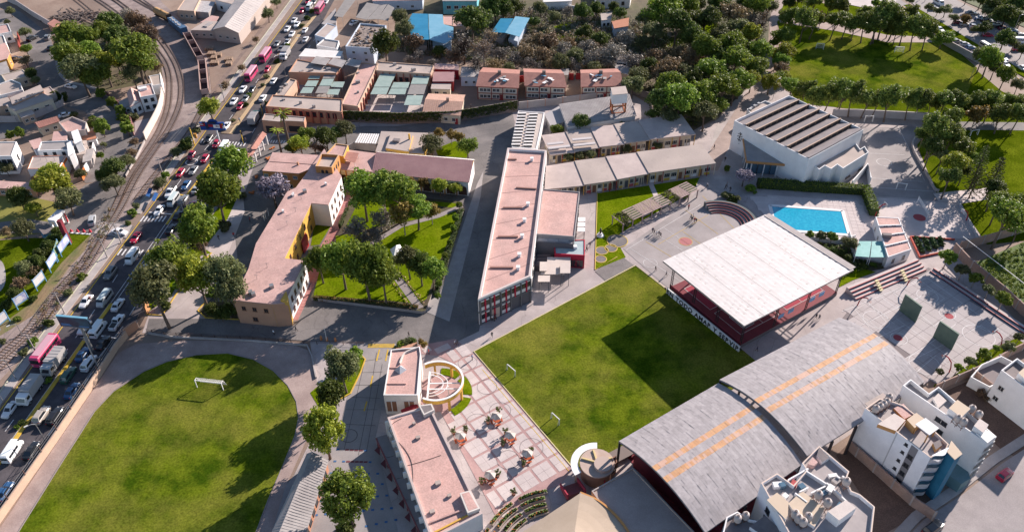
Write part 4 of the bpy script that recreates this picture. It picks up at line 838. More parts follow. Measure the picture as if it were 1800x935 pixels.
# --- arched roofs
def arch(label, near_l, near_r, far_l, far_r, ze, rise, s0, s1):
 a, c, e, f = G(*near_l, ze), G(*near_r, ze), G(*far_l, ze), G(*far_r, ze)
 t = thing('arched_hall', label, 'sports hall', (*((a+c+e+f)/4).to_2d(), 0)); nU, nV = 26, 60
 def pt(u, v):
  p = a.lerp(c, u).lerp(e.lerp(f, u), v); z = ze+rise*(1-(2*u-1)**2); return Vector((p.x, p.y, z))
 L = (e-a).length; cols = int(L/0.62); mbs = {k: MB() for k in 'gop'}; rows = 24
 for j in range(cols):                       # staggered long sheets, each lapping the next
  v0, v1 = j/cols, (j+.97)/cols; us = sorted({0.0, 1.0, s0-.026, s0+.026, s1-.026, s1+.026} | {round(min(1, max(0, k/11+random.uniform(-.04, .04))), 3) for k in range(1, 11)})
  for u0, u1 in zip(us, us[1:]):
   um = (u0+u1)/2; key = ('o' if random.random() < .65 else 'p') if min(abs(um-s0), abs(um-s1)) < .026 else 'g'; dz = random.uniform(.01, .05); lp = .025
   m1 = (u0+u1)/2; q = [pt(u0, v0), pt(m1, v0), pt(u1, v0), pt(u1, v1), pt(m1, v1), pt(u0, v1)]; q = [p+Vector((0, 0, dz+(lp if n in (0, 5) else 0))) for n, p in enumerate(q)]
   X = mbs[key]; n0 = len(X.v); X.v += [tuple(p) for p in q]+[tuple(p-Vector((0, 0, .06))) for p in q]; X.f += [tuple(n0+k for k in w) for w in ((0, 1, 4, 5), (1, 2, 3, 4), (5, 4, 10, 11), (4, 3, 9, 10), (0, 5, 11, 6))]; X.m += [0]*5
 mbs['g'].obj('roof_sheets', arch_grey, t, kind='stuff'); mbs['o'].obj('orange_sheets', arch_org, t, kind='stuff'); mbs['p'].obj('pink_sheets', arch_pink, t, kind='stuff')
 de = MB()
 for i in range(rows):
  q = [pt(i/rows, 0), pt((i+1)/rows, 0), pt((i+1)/rows, 1), pt(i/rows, 1)]; de.face([p-Vector((0, 0, .05)) for p in q]).face([p-Vector((0, 0, .35)) for p in q][::-1])
  for v in (0, 1): p, q_ = pt(i/rows, v), pt((i+1)/rows, v); de.face([p-Vector((0, 0, .05)), q_-Vector((0, 0, .05)), q_-Vector((0, 0, .4)), p-Vector((0, 0, .4))])
 de.obj('roof_deck', M('deck_grey', (0.22, 0.21, 0.22)), t)
 for v in np.linspace(0.01, .99, 6):
  tr = MB()
  for i in range(20): tr.bar(pt(i/20, v)-Vector((0, 0, .7)), pt((i+1)/20, v)-Vector((0, 0, .7)), 0.15, 0.25)
  for u in (0, 1): p = pt(u, v); tr.bar((p.x, p.y, .05), (p.x, p.y, p.z-.4), 0.4, 0.4)
  tr.obj('arch_frame', black_m, t)
 return t
arch('nearer arched grey sheet roof with two orange strips beside the pitch', (1088, 775), (1240, 936), (1263, 673), (1411, 815), 8.0, 2.4, .415, .54)
arch('farther and higher arched grey sheet roof with two orange strips', (1265, 667), (1419, 801), (1475, 558), (1625, 671), 8.9, 2.4, .415, .54)
sheet('hall_floor', '1100,800 1270,700 1420,850 1290,960 1240,960', 0.12, maroon)
mb = MB(); A_, C_ = G(1112, 820), G(1262, 955); d = (C_-A_).normalized(); o = Vector((d.y, -d.x, 0)); o = o if o.x > 0 else -o
t = thing('grandstand', 'maroon stepped grandstand under the near end of the arched roof', 'grandstand', tuple(A_.lerp(C_, .5)))
for k in range(7): MB().prism([A_+o*(k*.9), C_+o*(k*.9), C_+o*(k*.9+.9), A_+o*(k*.9+.9)], .1, 4.2-.5*k).obj('tier', maroon, t)
MB().bar(up(A_+o*.1, 4.6), up(A_+o*3.8, 4.4), .2, 1.2).obj('end_rail', M('court_bright', (0.42, 0.05, 0.08)), t)
t = thing('side_steps', 'grey seating steps under the arched roof beside the round kiosk', 'steps', tuple(G(1090, 810)))
for k in range(6): a, c = G(1070+k*3, 800+k*3), G(1104+k*3, 782+k*3); MB().bar(up(a, .3+.12*k), up(c, .3+.12*k), .5, .25).obj('step', M('step_brown', (0.20, 0.16, 0.145)), t)
# flat stage roof and cloth awning
b = building('stage_block', 'flat-roofed stage block between the cloth awning and the arched roof', 'building', '1040,862 1112,821 1248,962 1160,1010 1110,960', 5.2, peach_w, M('gravel_roof', (0.36, 0.285, 0.255), (0.42, 0.335, 0.30), .25, fine=.15), par=0.25, cap=conc)
Z0 = 5.8; CA = [G(1020, 866, Z0), G(1052, 878, Z0-.4), G(1082, 905, Z0-.6), G(1125, 960, Z0-.6), G(1000, 1010, 5.0), G(880, 960, 4.6)]
t = thing('cloth_awning', 'large tan cloth awning stretched above the garden steps', 'awning', (*G(1000, 930).to_2d(), 0))
cen = G(1010, 935, Z0+.7); mb = MB()
for k in range(6):
 a, c = CA[k], CA[(k+1) % 6]
 for j in range(5):
  s0, s1 = j/5, (j+1)/5; zz = lambda s: -1.0*s*(1-s)
  q = [cen.lerp(a, s0)+Vector((0, 0, zz(s0))), cen.lerp(a, s1)+Vector((0, 0, zz(s1))), cen.lerp(c, s1)+Vector((0, 0, zz(s1))), cen.lerp(c, s0)+Vector((0, 0, zz(s0)))]; mb.face(q if j else [q[0], q[1], q[2]])
mb.obj('cloth', tan_cloth, t); MB().bar((cen.x, cen.y, .1), cen, .25, .25).obj('mast', steel, t)
for p in CA: MB().bar((p.x, p.y, .1), p, .2, .2).obj('mast', steel, t)
cur = smoothline([G(1020, 864, 5.6), G(1052, 880, 5.3), G(1082, 905, 5.3), G(1105, 935, 5.3), G(1118, 965, 5.3)], 6); tag(ribbon(MB(), cur, .35, 4.6, 5.5).obj('curved_fascia', orange_w), 'curved ochre fascia between the cloth awning and the stage roof', 'fascia')
# curved planted terraces
tc0 = G(985, 985)
for k, r_ in enumerate((13.6, 12.2, 10.8, 9.4)):
 for s_, (a0, a1) in enumerate(((100, 122), (126, 150), (154, 180))):
  if k == 0 and s_ == 0: a0, a1 = 97, 120
  t = thing('planter', 'curved concrete planter of low flowers on the garden steps', 'planter', tuple(tc0+Vector((math.cos(R((a0+a1)/2))*r_, math.sin(R((a0+a1)/2))*r_, 0))), 'terraced planters')
  mb = MB(); ml = MB()
  for j in range(8):
   a, c = R(a0+(a1-a0)*j/8), R(a0+(a1-a0)*(j+1)/8)
   mb.prism([tc0+Vector((math.cos(x)*r, math.sin(x)*r, 0)) for x, r in ((a, r_), (a, r_+.9), (c, r_+.9), (c, r_))], .08, .55)
   ml.prism([tc0+Vector((math.cos(x)*r, math.sin(x)*r, 0)) for x, r in ((a, r_+.15), (a, r_+.75), (c, r_+.75), (c, r_+.15))], .5, .57)
  mb.obj('planter_box', M('planter_stone', (0.40, 0.32, 0.27)), t); ml.obj('soil', soil, t)
  fo = MB()
  for j in range(150):
   a = R(random.uniform(a0+.5, a1-.5)); r = r_+random.uniform(.2, .7); p = tc0+Vector((math.cos(a)*r, math.sin(a)*r, random.uniform(.58, .85))); q = Vector((random.gauss(0, 1), random.gauss(0, 1), random.gauss(0, 1))).normalized(); w = q.cross(Vector((.3, .5, .8))).normalized()
   fo.face([p-q*.13-w*.13, p+q*.13-w*.13, p+q*.13+w*.13, p-q*.13+w*.13], 1 if random.random() < .18 else 0)
  fo.obj('flowers', [M('flower_leaf', (0.09, 0.14, 0.03)), M('flower_bloom', (0.50, 0.16, 0.05))], t, kind='stuff')
# red stair
A_, C_ = G(985, 858), G(1015, 848); t = thing('red_stair', 'flight of maroon steps with red side walls by the round kiosk', 'stairs', tuple(G(1000, 865)))
dn = Vector((C_-A_)).normalized(); o = Vector((dn.y, -dn.x, 0)); o = o if o.y < 0 else -o
for k in range(7): MB().prism([A_+o*(k*.42), C_+o*(k*.42), C_+o*(k*.42+.42), A_+o*(k*.42+.42)], .06, .25+.2*k).obj('step', M('step_maroon', (0.20, 0.07, 0.07)), t)
for q in (A_, C_): MB().bar(up(q, .9), up(q+o*3.4, 1.9), .25, 1.1).obj('side_wall', M('court_bright', (0.42, 0.05, 0.08)), t)
C2 = G(1040, 838); MB().bar(up(C2-o*1.5+dn*1.2, 1.2), up(C2+o*3+dn*1.2, 1.4), .25, 1.6).obj('side_wall', M('court_bright', (0.42, 0.05, 0.08)), t)
# round kiosk
c = G(1050, 812, 4.0); c.z = 0; t = thing('round_kiosk', 'round brown kiosk with ring roof at the corner of the pitch', 'kiosk', tuple(c))
MB().cyl((c.x, c.y, .08), 3.0, 3.4, 28).obj('wall', M('kiosk_brown', (0.26, 0.14, 0.10)), t)
MB().cyl((c.x, c.y, 3.5), 3.3, .3, 28).obj('roof', M('kiosk_roof', (0.42, 0.315, 0.26), (0.48, 0.37, 0.31), .5), t); MB().cyl((c.x+1.0, c.y-.7, 3.0), 1.7, 1.5, 24).obj('turret', M('kiosk_roof2', (0.45, 0.35, 0.30)), t)
mb = MB()
for k in range(14):
 a, e = R(85)+R(125)*k/14, R(85)+R(125)*(k+1)/14; mb.prism([Vector((c.x+math.cos(x)*r, c.y+math.sin(x)*r, 0)) for x, r in ((a, 3.6), (a, 5.0), (e, 5.0), (e, 3.6))], 3.3, 3.5, bottom=True)
mb.obj('ring_roof', white, t)
for a in (R(95), R(150), R(200)): MB().bar((c.x+math.cos(a)*4.3, c.y+math.sin(a)*4.3, .08), (c.x+math.cos(a)*4.3, c.y+math.sin(a)*4.3, 3.3), .3, .3).obj('post', peach_w, t)
for a in (R(20), R(100), R(160)): MB().bar((c.x, c.y, 3.95), (c.x+math.cos(a)*3.0, c.y+math.sin(a)*3.0, 3.95), .3, .3).obj('roof_beam', M('kiosk_beam', (0.62, 0.48, 0.24)), t)
b = building('kiosk_wing', 'small brown wing with openings behind the round kiosk', 'building', '1052,815 1083,800 1085,812 1064,835', 3.4, M('kiosk_brown', (0.26, 0.14, 0.10)), M('kiosk_brown2', (0.22, 0.13, 0.10)), par=.4); wins(b, 2, 3, (1.6,), .8, .7, mull=0, fm=dark_f)
# --- office and the long lower block
b = building('office_block', 'cream office block with flat pink roof and a glass pyramid light', 'building', '687,614 738,609 740,622 734,694 674,694', 6.0, M('office_white', (0.66, 0.60, 0.54), (0.60, 0.55, 0.50), .4, fine=.05), roof_pink, par=0.35, cap=white)
wins(b, 3, 4, (1.0,), 1.1, 3.2, us=[.2, .36, .72, .88], fm=frame_m, gm=brown_f, mull=0); wins(b, 4, 4, (1.2, 4.4), 1.3, 1.3)
p = G(704, 650, b.rz); MB().lathe((p.x, p.y, b.rz), [(1.3, 0), (.001, 1.3)], 4).obj('glass_pyramid', M('pyramid_glass', (0.45, 0.47, 0.5), rough=.3), b.roof)
MB().bar(G(677, 674, b.rz+.1), G(714, 674, b.rz+.1), .2, .2).obj('roof_upstand', roof_pink, b.roof); MB().bar(G(682, 646, b.rz+.1), G(702, 646, b.rz+.1), .2, .25).obj('roof_upstand', roof_pink, b.roof)
cur = smoothline([G(703, 640, b.rz), G(712, 622, b.rz), G(736, 612, b.rz)], 8); ribbon(MB(), cur, .25, b.rz, b.rz+.5).obj('curved_parapet', M('office_white', (0.6, 0.5, 0.5)), b.roof)
MB().bar(G(706, 724, 3), G(734, 712, 3), 1.0, .35).obj('red_awning', red_w, b.t)
t = thing('planter_wedge', 'pink-walled planter wedge with shrubs at the head of the office', 'planter', tuple(G(718, 606)))
MB().prism(PT('695,612 733,601 735,611', 1.0), .06, 1.0).obj('planter_box', salmon_w, t)
# ring pergola
c = G(768, 668, 4.2); c.z = 0; t = thing('ring_pergola', 'round ochre pergola with white beams beside the office', 'pergola', tuple(c))
mb = MB(); mc = MB(); rp_ = 5.4
for k in range(40):
 a, e = R(-118)+R(240)*k/40, R(-118)+R(240)*(k+1)/40
 mb.prism([Vector((c.x+math.cos(x)*r, c.y+math.sin(x)*r, 0)) for x, r in ((a, rp_-.15), (a, rp_+.15), (e, rp_+.15), (e, rp_-.15))], 3.0, 4.1, bottom=True)
 mc.prism([Vector((c.x+math.cos(x)*r, c.y+math.sin(x)*r, 0)) for x, r in ((a, rp_-.18), (a, rp_+.24), (e, rp_+.24), (e, rp_-.18))], 4.1, 4.25, bottom=True)
mb.obj('ring_beam', yellow_w, t); mc.obj('ring_cap', white, t)
for a in (100, 60, 20, -20, -60, -100): MB().box((c.x+math.cos(R(a))*rp_, c.y+math.sin(R(a))*rp_, .08), .45, .45, 2.95, R(a)).obj('column', yellow_w, t)
fl_ = MB().cyl((c.x, c.y, .06), 5.0, .08, 36).obj('pergola_floor', pave_pink, t)
for r_ in (4.2, 3.2):
 mb = MB()
 for k in range(20): a, e = R(-85)+R(170)*k/20, R(-85)+R(170)*(k+1)/20; mb.bar((c.x-1.8+math.cos(a)*r_*.95, c.y+math.sin(a)*r_*.8, 3.0), (c.x-1.8+math.cos(e)*r_*.95, c.y+math.sin(e)*r_*.8, 3.0), .15, .15)
 mb.obj('curved_beam', white, t)
for y_ in (-1.4, .2): MB().bar((c.x-1.8, c.y+y_, 3.0), (c.x+4.8, c.y+y_, 3.0), .25, .2).obj('beam', white, t)
MB().bar((c.x-1.8, c.y-5, 3.05), (c.x-1.8, c.y+3.8, 3.05), .35, .22).obj('beam', white, t)
for q in ((-1.8, 3.4), (-1.8, -3.4), (2.3, -.6)): MB().bar((c.x+q[0], c.y+q[1], .1), (c.x+q[0], c.y+q[1], 3.0), .2, .2).obj('post', white, t)
MB().cyl((c.x-4.6, c.y-1.2, .08), 1.3, 4.4, 20).obj('stair_drum', white, t)
for a0, a1 in ((-58, -12), (-4, 42), (50, 88)):
 mb = MB()
 for k in range(10): a, e = R(a0+(a1-a0)*k/10), R(a0+(a1-a0)*(k+1)/10); mb.prism([Vector((c.x+math.cos(x)*r, c.y+math.sin(x)*r, 0)) for x, r in ((a, 5.3), (a, 7.2), (e, 7.2), (e, 5.3))], .06, .2)
 mb.obj('lawn_segment', grass_g, kind='structure')
b = building('dining_block', 'long low pink-roofed dining block between the drive and the plaza', 'building', '681,733 755,711 848,902 758,948', 4.9, white, roof_pink, par=0.35, pt=.4, cap=M('dining_cap', (0.50, 0.40, 0.37)))
wins(b, 3, 11, (0.9,), 1.9, 1.9, fm=frame_m, gm=bglass); wins(b, 1, 8, (.9,), 1.9, 1.7)
for k in range(12): a_, d_, L_, n_ = edge(b, 3); q = a_+d_*(L_*k/11.2)+n_*.35; MB().box((q.x, q.y, .06), .35, .7, 4.3, math.atan2(d_.y, d_.x)).obj('pier', white, b.t)
for k in range(2):
 P_ = PT(('736,712 759,709 764,720 745,729', '808,866 826,861 844,893 822,901')[k], 5.5); MB().prism(P_, 4.3, 5.5).obj('roof_turret', M('office_white', (0.6, 0.5, 0.5)), b.t); MB().face([up(p, 5.52) for p in inset(P_, .3)]).obj('turret_top', roof_dark if k == 0 else roof_pink, b.t)
cur = smoothline(PT('706,735 690,745 686,760 712,790 724,815 726,850', b.rz), 6); MB().tube([p+Vector((0, 0, .06)) for p in cur], .05, 5).obj('roof_cable', black_m, b.roof); cur = smoothline(PT('716,818 745,810 775,800', b.rz), 5); MB().tube([p+Vector((0, 0, .06)) for p in cur], .04, 5).obj('roof_cable', black_m, b.roof)
for x, y, w_ in ((735, 770, .8), (770, 850, 1.0), (728, 745, .6), (790, 872, .7), (760, 900, .9)): rbox(b, x, y, w_, w_*.8, .5, roof_conc, 'roof_box')
MB().bar(G(755, 918, b.rz+.2), G(812, 896, b.rz+.2), .3, .3).obj('roof_upstand', roof_rose, b.roof); MB().bar(G(760, 940, 4.2), G(822, 908, 4.2), .3, 1.2).obj('ochre_band', yellow_w, b.t)
t = thing('slab_walk', 'grey covered walkway slab along the dining block', 'walkway', tuple(G(700, 840)))
for k in range(5):
 x0, y0, x1, y1 = 662+k*17, 768+k*37, 662+(k+1)*17, 768+(k+1)*37; MB().prism(PT(f'{x0},{y0} {x0+18},{y0-5} {x1+18},{y1-6} {x1},{y1-1}', 2.8), 2.65, 2.8, bottom=True).obj('walk_slab', M('walk_grey', (0.20, 0.18, 0.18), (0.235, 0.21, 0.21), .4), t)
MB().bar(G(661, 770, 2.8), G(748, 958, 2.8), .25, .3).obj('edge_beam', M('step_maroon', (0.20, 0.07, 0.07)), t)
for k in range(6): q = G(662+k*17.4, 769+k*37.6, 2.8); MB().bar((q.x, q.y, .07), (q.x, q.y, 2.7), .2, .2).obj('post', M('step_maroon', (0.20, 0.07, 0.07)), t)
for k in range(8):
 q = [G(658+k*10.6, 791+k*23.5, .1), G(668+k*10.6, 800+k*23.5, .1), G(667+k*10.6, 782+k*23.5, .1)]; MB().face([up(p, .095) for p in q] if ccw(q) else [up(p, .095) for p in q[::-1]]).obj('painted_triangle', mr, sd)
# shed by the oval
b = building('storage_shed', 'long narrow shed with grey sheet roof beside the running oval', 'shed', '540,800 574,810 532,945 478,938', 3.0, M('shed_orange', (0.42, 0.20, 0.12), (0.36, 0.17, 0.10), .6, fine=.1), roof_grey); b.wallm = M('shed_orange', (0.4, 0.2, 0.1))
gable(b, 1, 1.0, roof_grey, over=.35, ridge_at=.72, nsheet=30)
wins(b, 1, 7, (1.0,), 1.2, 1.0, fm=dark_f)
# --- orange quadrangle
OR = 7.0
b = building('quadrangle_block', 'ochre two-storey quadrangle block with stepped pink roof facing the garden', 'building', '570,262 600,310 577,360 547,357 500,454 536,458 505,521 505,532 478,534 410,527 437,472 450,428 484,372 505,337 520,330', 7.2, yellow_w, roof_rose)
E_ = [edge(b, k) for k in range(15)]
wins(b, 8, 3, (4.3,), 1.0, 1.2, us=[.2, .5, .78], fm=brown_f); wins(b, 8, 1, (1.2,), 1.2, 1.2, us=[.55], fm=brown_f)
wins(b, 3, 5, (1.0, 4.2), 1.0, 1.4, fm=brown_f); wins(b, 1, 4, (1.0, 4.2), 1.1, 1.5, fm=brown_f); wins(b, 5, 5, (1.0, 4.2), 1.0, 1.5, fm=brown_f); wins(b, 11, 4, (1.2, 4.2), 1.1, 1.2, fm=brown_f); wins(b, 10, 3, (1.2, 4.2), 1.1, 1.2)
for e_, m_ in ((1, white), (5, white), (8, salmon_w), (2, white), (7, salmon_w)): panel(b, e_, .005, .995, .03, 6.98, m_, 'wall_face', 0.03)
for s_ in ('511,332 505,400 440,480', '480,530 514,455', '436,456 500,454', '500,330 565,345', '478,400 525,395'): ribbon(MB(), smoothline(PT(s_, 6.6), 4), .12, 6.62).obj('roof_seam', M('seam', (0.33, 0.20, 0.18)), b.roof)
MB().tube([p+Vector((0, 0, .08)) for p in smoothline(PT('463,425 466,437 480,448 495,454', 6.6), 5)], .05, 5).obj('roof_cable', black_m, b.roof)
MB().prism(PT('493,528 503,512 506,521 506,532', 7.6), 6.6, 7.7).obj('stair_head', yellow_w, b.t)
for x, y in ((515, 345), (516, 343), (498, 373), (573, 325)): o = rbox(b, x, y, .8, .5, .7, white, 'vent_chimney')
for x, y in ((520, 372), (505, 396), (560, 318), (470, 470), (530, 350), (452, 490)):
 p = G(x, y, 7.2); o = MB().bar((p.x, p.y, 7.2), (p.x, p.y, 8.6), .07, .07).bar((p.x-.5, p.y, 8.4), (p.x+.5, p.y, 8.4), .05, .05).obj('antenna', steel, b.roof)
for x, y in ((441, 516), (446, 519), (478, 505), (536, 338)): rbox(b, x, y, 1.0, .9, .8, steel, 'air_unit')
c = G(533, 425, 0); MB().prism(PT('527,420 537,408 540,414 531,428', 3.4), .1, 3.4).obj('red_porch', red_w, b.t)
b = building('gatehouse_wing', 'orange two-storey wing with pink roof at the school entrance', 'building', '479,268 563,273 556,293 525,305 461,300 472,284', 6.4, orange_w, roof_rose)
wins(b, 3, 4, (4.4,), 1.3, 1.0, us=[.12, .4, .68, .92], gm=bglass); wins(b, 3, 2, (1.2,), 1.4, 1.2, us=[.3, .75])
MB().bar(G(474, 284, 6.45), G(562, 290, 6.45), .15, .1).obj('roof_seam', M('seam', (0.33, 0.20, 0.18)), b.roof)
rbox(b, 524, 290, .5, .5, .9, salmon_w, 'vent_chimney')
b = building('bell_tower', 'square orange tower with arched openings on the quadrangle', 'tower', '565,270 596,272 583,294 554,292', 9.4, orange_w, roof_conc, par=.9, cap=peach_w)
a_, d_, L_, n_ = edge(b, 2)
for u in (.35, .6, .8):
 q = a_+d_*(L_*u)+n_*.03; mb = MB(); rz = math.atan2(d_.y, d_.x)
 pr = [(-.4, 0), (.4, 0)]+[(.4*math.cos(x), 1.2+.4*math.sin(x)) for x in np.linspace(0, math.pi, 7)]
 if u < .7: MB().face([(q.x+d_.x*x, q.y+d_.y*x, 6.7+z) for x, z in pr]).obj('arched_opening', black_m, b.t)
a_, d_, L_, n_ = edge(b, 1)
for u in (.25, .5, .75): q = a_+d_*(L_*u)+n_*.03; MB().face([(q.x+d_.x*x, q.y+d_.y*x, 6.6+z) for x, z in pr]).obj('arched_opening', black_m, b.t)
b = building('tower_wing', 'small pink-roofed upper wing behind the bell tower', 'building', '590,252 612,255 604,275 573,270', 7.4, yellow_w, roof_rose, par=.3, cap=peach_w)
b = building('arcade_wing', 'arcaded white wing with flat pink roof beside the bell tower', 'building', '600,262 663,270 655,302 596,298', 5.0, white, roof_rose)
for e_, us in ((2, (.2, .45, .7, .9)),):
 a_, d_, L_, n_ = edge(b, e_)
 for u in us: q = a_+d_*(L_*u)+n_*.03; MB().face([(q.x+d_.x*x*2.6, q.y+d_.y*x*2.6, .3+z*1.9) for x, z in pr]).obj('arched_opening', M('arch_dark', (0.06, 0.035, 0.03)), b.t)
 for u in (.06, .32, .58, .8): q = a_+d_*(L_*u)+n_*.1; MB().box((q.x, q.y, .05), .35, .25, 4.7, math.atan2(d_.y, d_.x)).obj('pilaster', orange_w, b.t)
P_ = PT('600,278 604,266 631,269 624,286', 6.6); t = thing('roof_shelter', 'red sheet shelter on posts on the arcade roof', 'shelter', (*P_[0].to_2d(), 5.0)); MB().prism(P_, 6.5, 6.6, bottom=True).obj('shelter_roof', roof_red, t)
for q in inset(P_, .2): MB().bar((q.x, q.y, 5), (q.x, q.y, 6.5), .12, .12).obj('post', white, t)
# hall with the maroon ribbed roof
b = building('assembly_hall', 'arcaded hall with maroon ribbed roof and white ridge slope above the garden', 'building', '667,268 833,281 823,320 656,303', 4.8, white, roof_maroon); b.wallm = yellow_w
gable(b, 2, 1.7, roof_maroon, over=.3, ridge_at=.74, nsheet=60, mr=roof_white)
a_, d_, L_, n_ = edge(b, 2)
for k in range(8):
 q = a_+d_*(L_*(k+.5)/8)+n_*.03; MB().face([(q.x+d_.x*x*3.0, q.y+d_.y*x*3.0, .2+z*1.9) for x, z in pr]).obj('arched_opening', M('arch_dark', (0.06, 0.035, 0.03)), b.t); q = a_+d_*(L_*(k+1)/8)+n_*.1; MB().box((q.x, q.y, .05), .35, .25, 4.3, math.atan2(d_.y, d_.x)).obj('pilaster', orange_w, b.t)
# canteen behind
b = building('canteen', 'low flat-roofed canteen with ochre wall behind the maroon-roofed hall', 'building', '670,231 752,234 745,270 660,266 664,255', 3.6, yellow_w, roof_conc); wins(b, 2, 5, (1.0,), 1.2, 1.2)
b = building('canteen_upper', 'raised flat roof with ochre front on the canteen', 'building', '688,232 726,236 718,266 678,260', 4.6, yellow_w, roof_conc); rbox(b, 697, 249, 2.0, 1.4, .7, roof_dark, 'air_unit'); rbox(b, 720, 245, .5, .5, 1.8, yellow_w, 'chimney')
P_ = PT('632,235 668,236 661,253 623,251', 3.2); t = thing('ribbed_carport', 'white ribbed sheet carport behind the quadrangle', 'carport', (*P_[0].to_2d(), 0)); MB().prism(P_, 3.05, 3.15, bottom=True).obj('carport_roof', M('carport_dark', (0.25, 0.20, 0.19)), t)
for k in range(9): u = (k+.5)/9; MB().bar(P_[0].lerp(P_[1], u), P_[3].lerp(P_[2], u), .45, .16).obj('roof_rib', white, t)
for q in inset(P_, .1): MB().bar((q.x, q.y, .05), (q.x, q.y, 3.1), .12, .12).obj('post', steel, t)
wall_run('yard_wall', 'grey wall behind the ribbed carport', '612,268 625,262 672,268', 2.4, .25, conc)
# entrance lodge with sign, guard canopy
b = building('entrance_lodge', 'salmon and orange entrance lodge with dark sign window by the avenue', 'building', '465,200 537,206 534,214 496,212 491,214 460,211', 4.4, salmon_w, roof_conc, par=.2, cap=conc)
panel(b, 2, .2, .75, .6, 2.6, black_m, 'sign_window', .1); panel(b, 2, .86, .98, .5, 3.6, red_w, 'red_panel', .1); panel(b, 4, .45, .85, .03, 2.4, black_m, 'gate_opening', .1)
P_ = PT('456,234 469,236 438,282 425,280', 3.2); t = thing('guard_canopy', 'long red-roofed canopy on white posts at the avenue gate', 'canopy', (*((P_[0]+P_[2])/2).to_2d(), 0))
mb = MB(); r0, r1 = P_[0].lerp(P_[1], .5)+Vector((0, 0, .8)), P_[3].lerp(P_[2], .5)+Vector((0, 0, .8)); mb.face([P_[0], P_[3], r1, r0]).face([P_[1], r0, r1, P_[2]]).face([P_[3], P_[2], r1]).face([P_[0], r0, P_[1]]); mb.obj('canopy_roof', roof_red, t)
for k in range(5):
 for a, c in ((P_[0], P_[3]), (P_[1], P_[2])): q = a.lerp(c, .06+.22*k); MB().bar((q.x, q.y, .05), (q.x, q.y, 3.1), .35, .35).obj('post', white, t)
# ivy wall along the north side
iv = [Vector((p.x, p.y, 0)) for p in PT('470,197 540,208 600,214 700,218 800,215 910,196')]
ow = ribbon(MB(), iv, .4, 0.05, 4.0).obj('ivy_wall', M('ivy_wall_stone', (0.16, 0.13, 0.12), (0.20, 0.16, 0.15), .6, fine=.2)); tag(ow, 'tall dark boundary wall overgrown with ivy behind the school', 'wall')
wall_run('boundary_wall', 'pale boundary wall with brick panels above the workshop', '912,192 985,184 1068,172 1110,165', 2.6, .3, conc, post=6, pm=M('wall_panel', (0.42, 0.25, 0.2)))
# ================================================================== NEIGHBOURS
ROWTILE = {}
def house(label, roof, h, wall, roofm, par=0.0, wl=(), name='house', over=0.15, cat='house', **kw):
 b = building(name, label, cat, roof, h, wall, roofm, par=par, over=0 if par else over, **kw); b.wallm = wall
 for e_, n, zs, w, hh in wl: wins(b, e_, n, zs, w, hh, fm=frame_m if wall is not white else dark_f)
 return b
# --- left quarter
b = house('long cream house with flat concrete roof behind the curved garden wall', '11,185 72,163 92,173 27,195', 4.2, cream, roof_conc, wl=((2, 3, (1.2,), 1.6, 1.5),)); door(b, 2, .85)
for x, y in ((35, 178), (55, 170)): rbox(b, x, y, 1.6, 1.0, .9, roof_conc, 'roof_box')
house('brick-sided house with concrete roof at the left edge', '18,172 70,150 76,160 22,183', 4.8, salmon_w, roof_conc, wl=((2, 3, (2.6,), 1.2, 1.2),)); house('small peach lean-to house at the left edge', '-8,176 12,170 20,182 -5,188', 3.5, peach_w, roof_conc, wl=((2, 1, (1,), 1, 1),))
house('concrete-roofed house cut by the left edge below the orange house', '-14,152 20,140 36,146 40,158 0,168', 4.5, white, roof_conc, par=.4, wl=((3, 2, (1.2,), 1.2, 1.2),))
wall_run('garden_wall', 'curved pale garden wall round the long cream house', '-10,215 30,215 58,210 90,197 112,186 114,178 98,168', 2.2, .25, M('wall_pale', (0.48, 0.41, 0.39), (0.42, 0.36, 0.345), .6, fine=.1), post=5)
b = house('pale house with dark walled terrace on the residential street', '103,215 127,205 152,215 150,228 117,232', 4.8, M('beige_wall', (0.50, 0.42, 0.38)), roof_rose, par=.7, wl=((2, 2, (1.2,), 1.2, 1.2), (3, 3, (1.2,), 1.2, 1.2)))
b = house('low house with twin red tile roofs beside the pale terrace', '62,216 97,206 103,213 70,224', 3.2, cream, roof_red, over=.3, wl=((2, 2, (1,), 1.2, 1),)); gable(b, 0, .8, roof_red, over=.3, nsheet=10)
b = house('orange tile lean-to on the residential street corner', '143,237 166,229 168,243 146,247', 2.8, white, M('orange_tile', (0.45, 0.20, 0.12), (0.40, 0.17, 0.10), 1, fine=.1), wl=((2, 1, (.8,), 1, 1),))
house('white house with blue rooms and flat grey roof among the courtyards', '72,249 124,247 121,263 66,265', 5.4, white, roof_grey, par=.3, wl=((2, 3, (1.2, 3.6), 1.0, 1.1), (1, 1, (2.6,), 1, 1.2)))
house('tall narrow white gable house over the grey roof', '126,232 136,228 143,247 132,252', 6.4, white, white, wl=((1, 1, (2.8,), 1.0, 1.8),)); house('tall narrow white gable house near the orange trim house', '118,252 126,248 129,268 121,273', 6.0, white, white, wl=((1, 1, (2.6,), 1.0, 1.6),))
b = house('white house with orange-trimmed flat roof and antennas', '57,275 116,273 103,296 48,297', 4.8, white, roof_conc, par=.2, cap=M('orange_trim', (0.55, 0.16, 0.04)), wl=((2, 3, (1.2,), 1.2, 1.2),)); panel(b, 1, .05, .95, 3.6, 4.4, M('orange_trim', (0.55, 0.16, 0.04)), 'orange_band'); panel(b, 1, .45, .55, .1, 3.6, M('orange_trim', (0.55, 0.16, 0.04)), 'orange_band')
for x, y in ((72, 281), (83, 284), (97, 283)): p = G(x, y, b.rz); MB().bar((p.x, p.y, b.rz), (p.x, p.y, b.rz+1.8), .08, .08).obj('antenna', steel, b.roof)
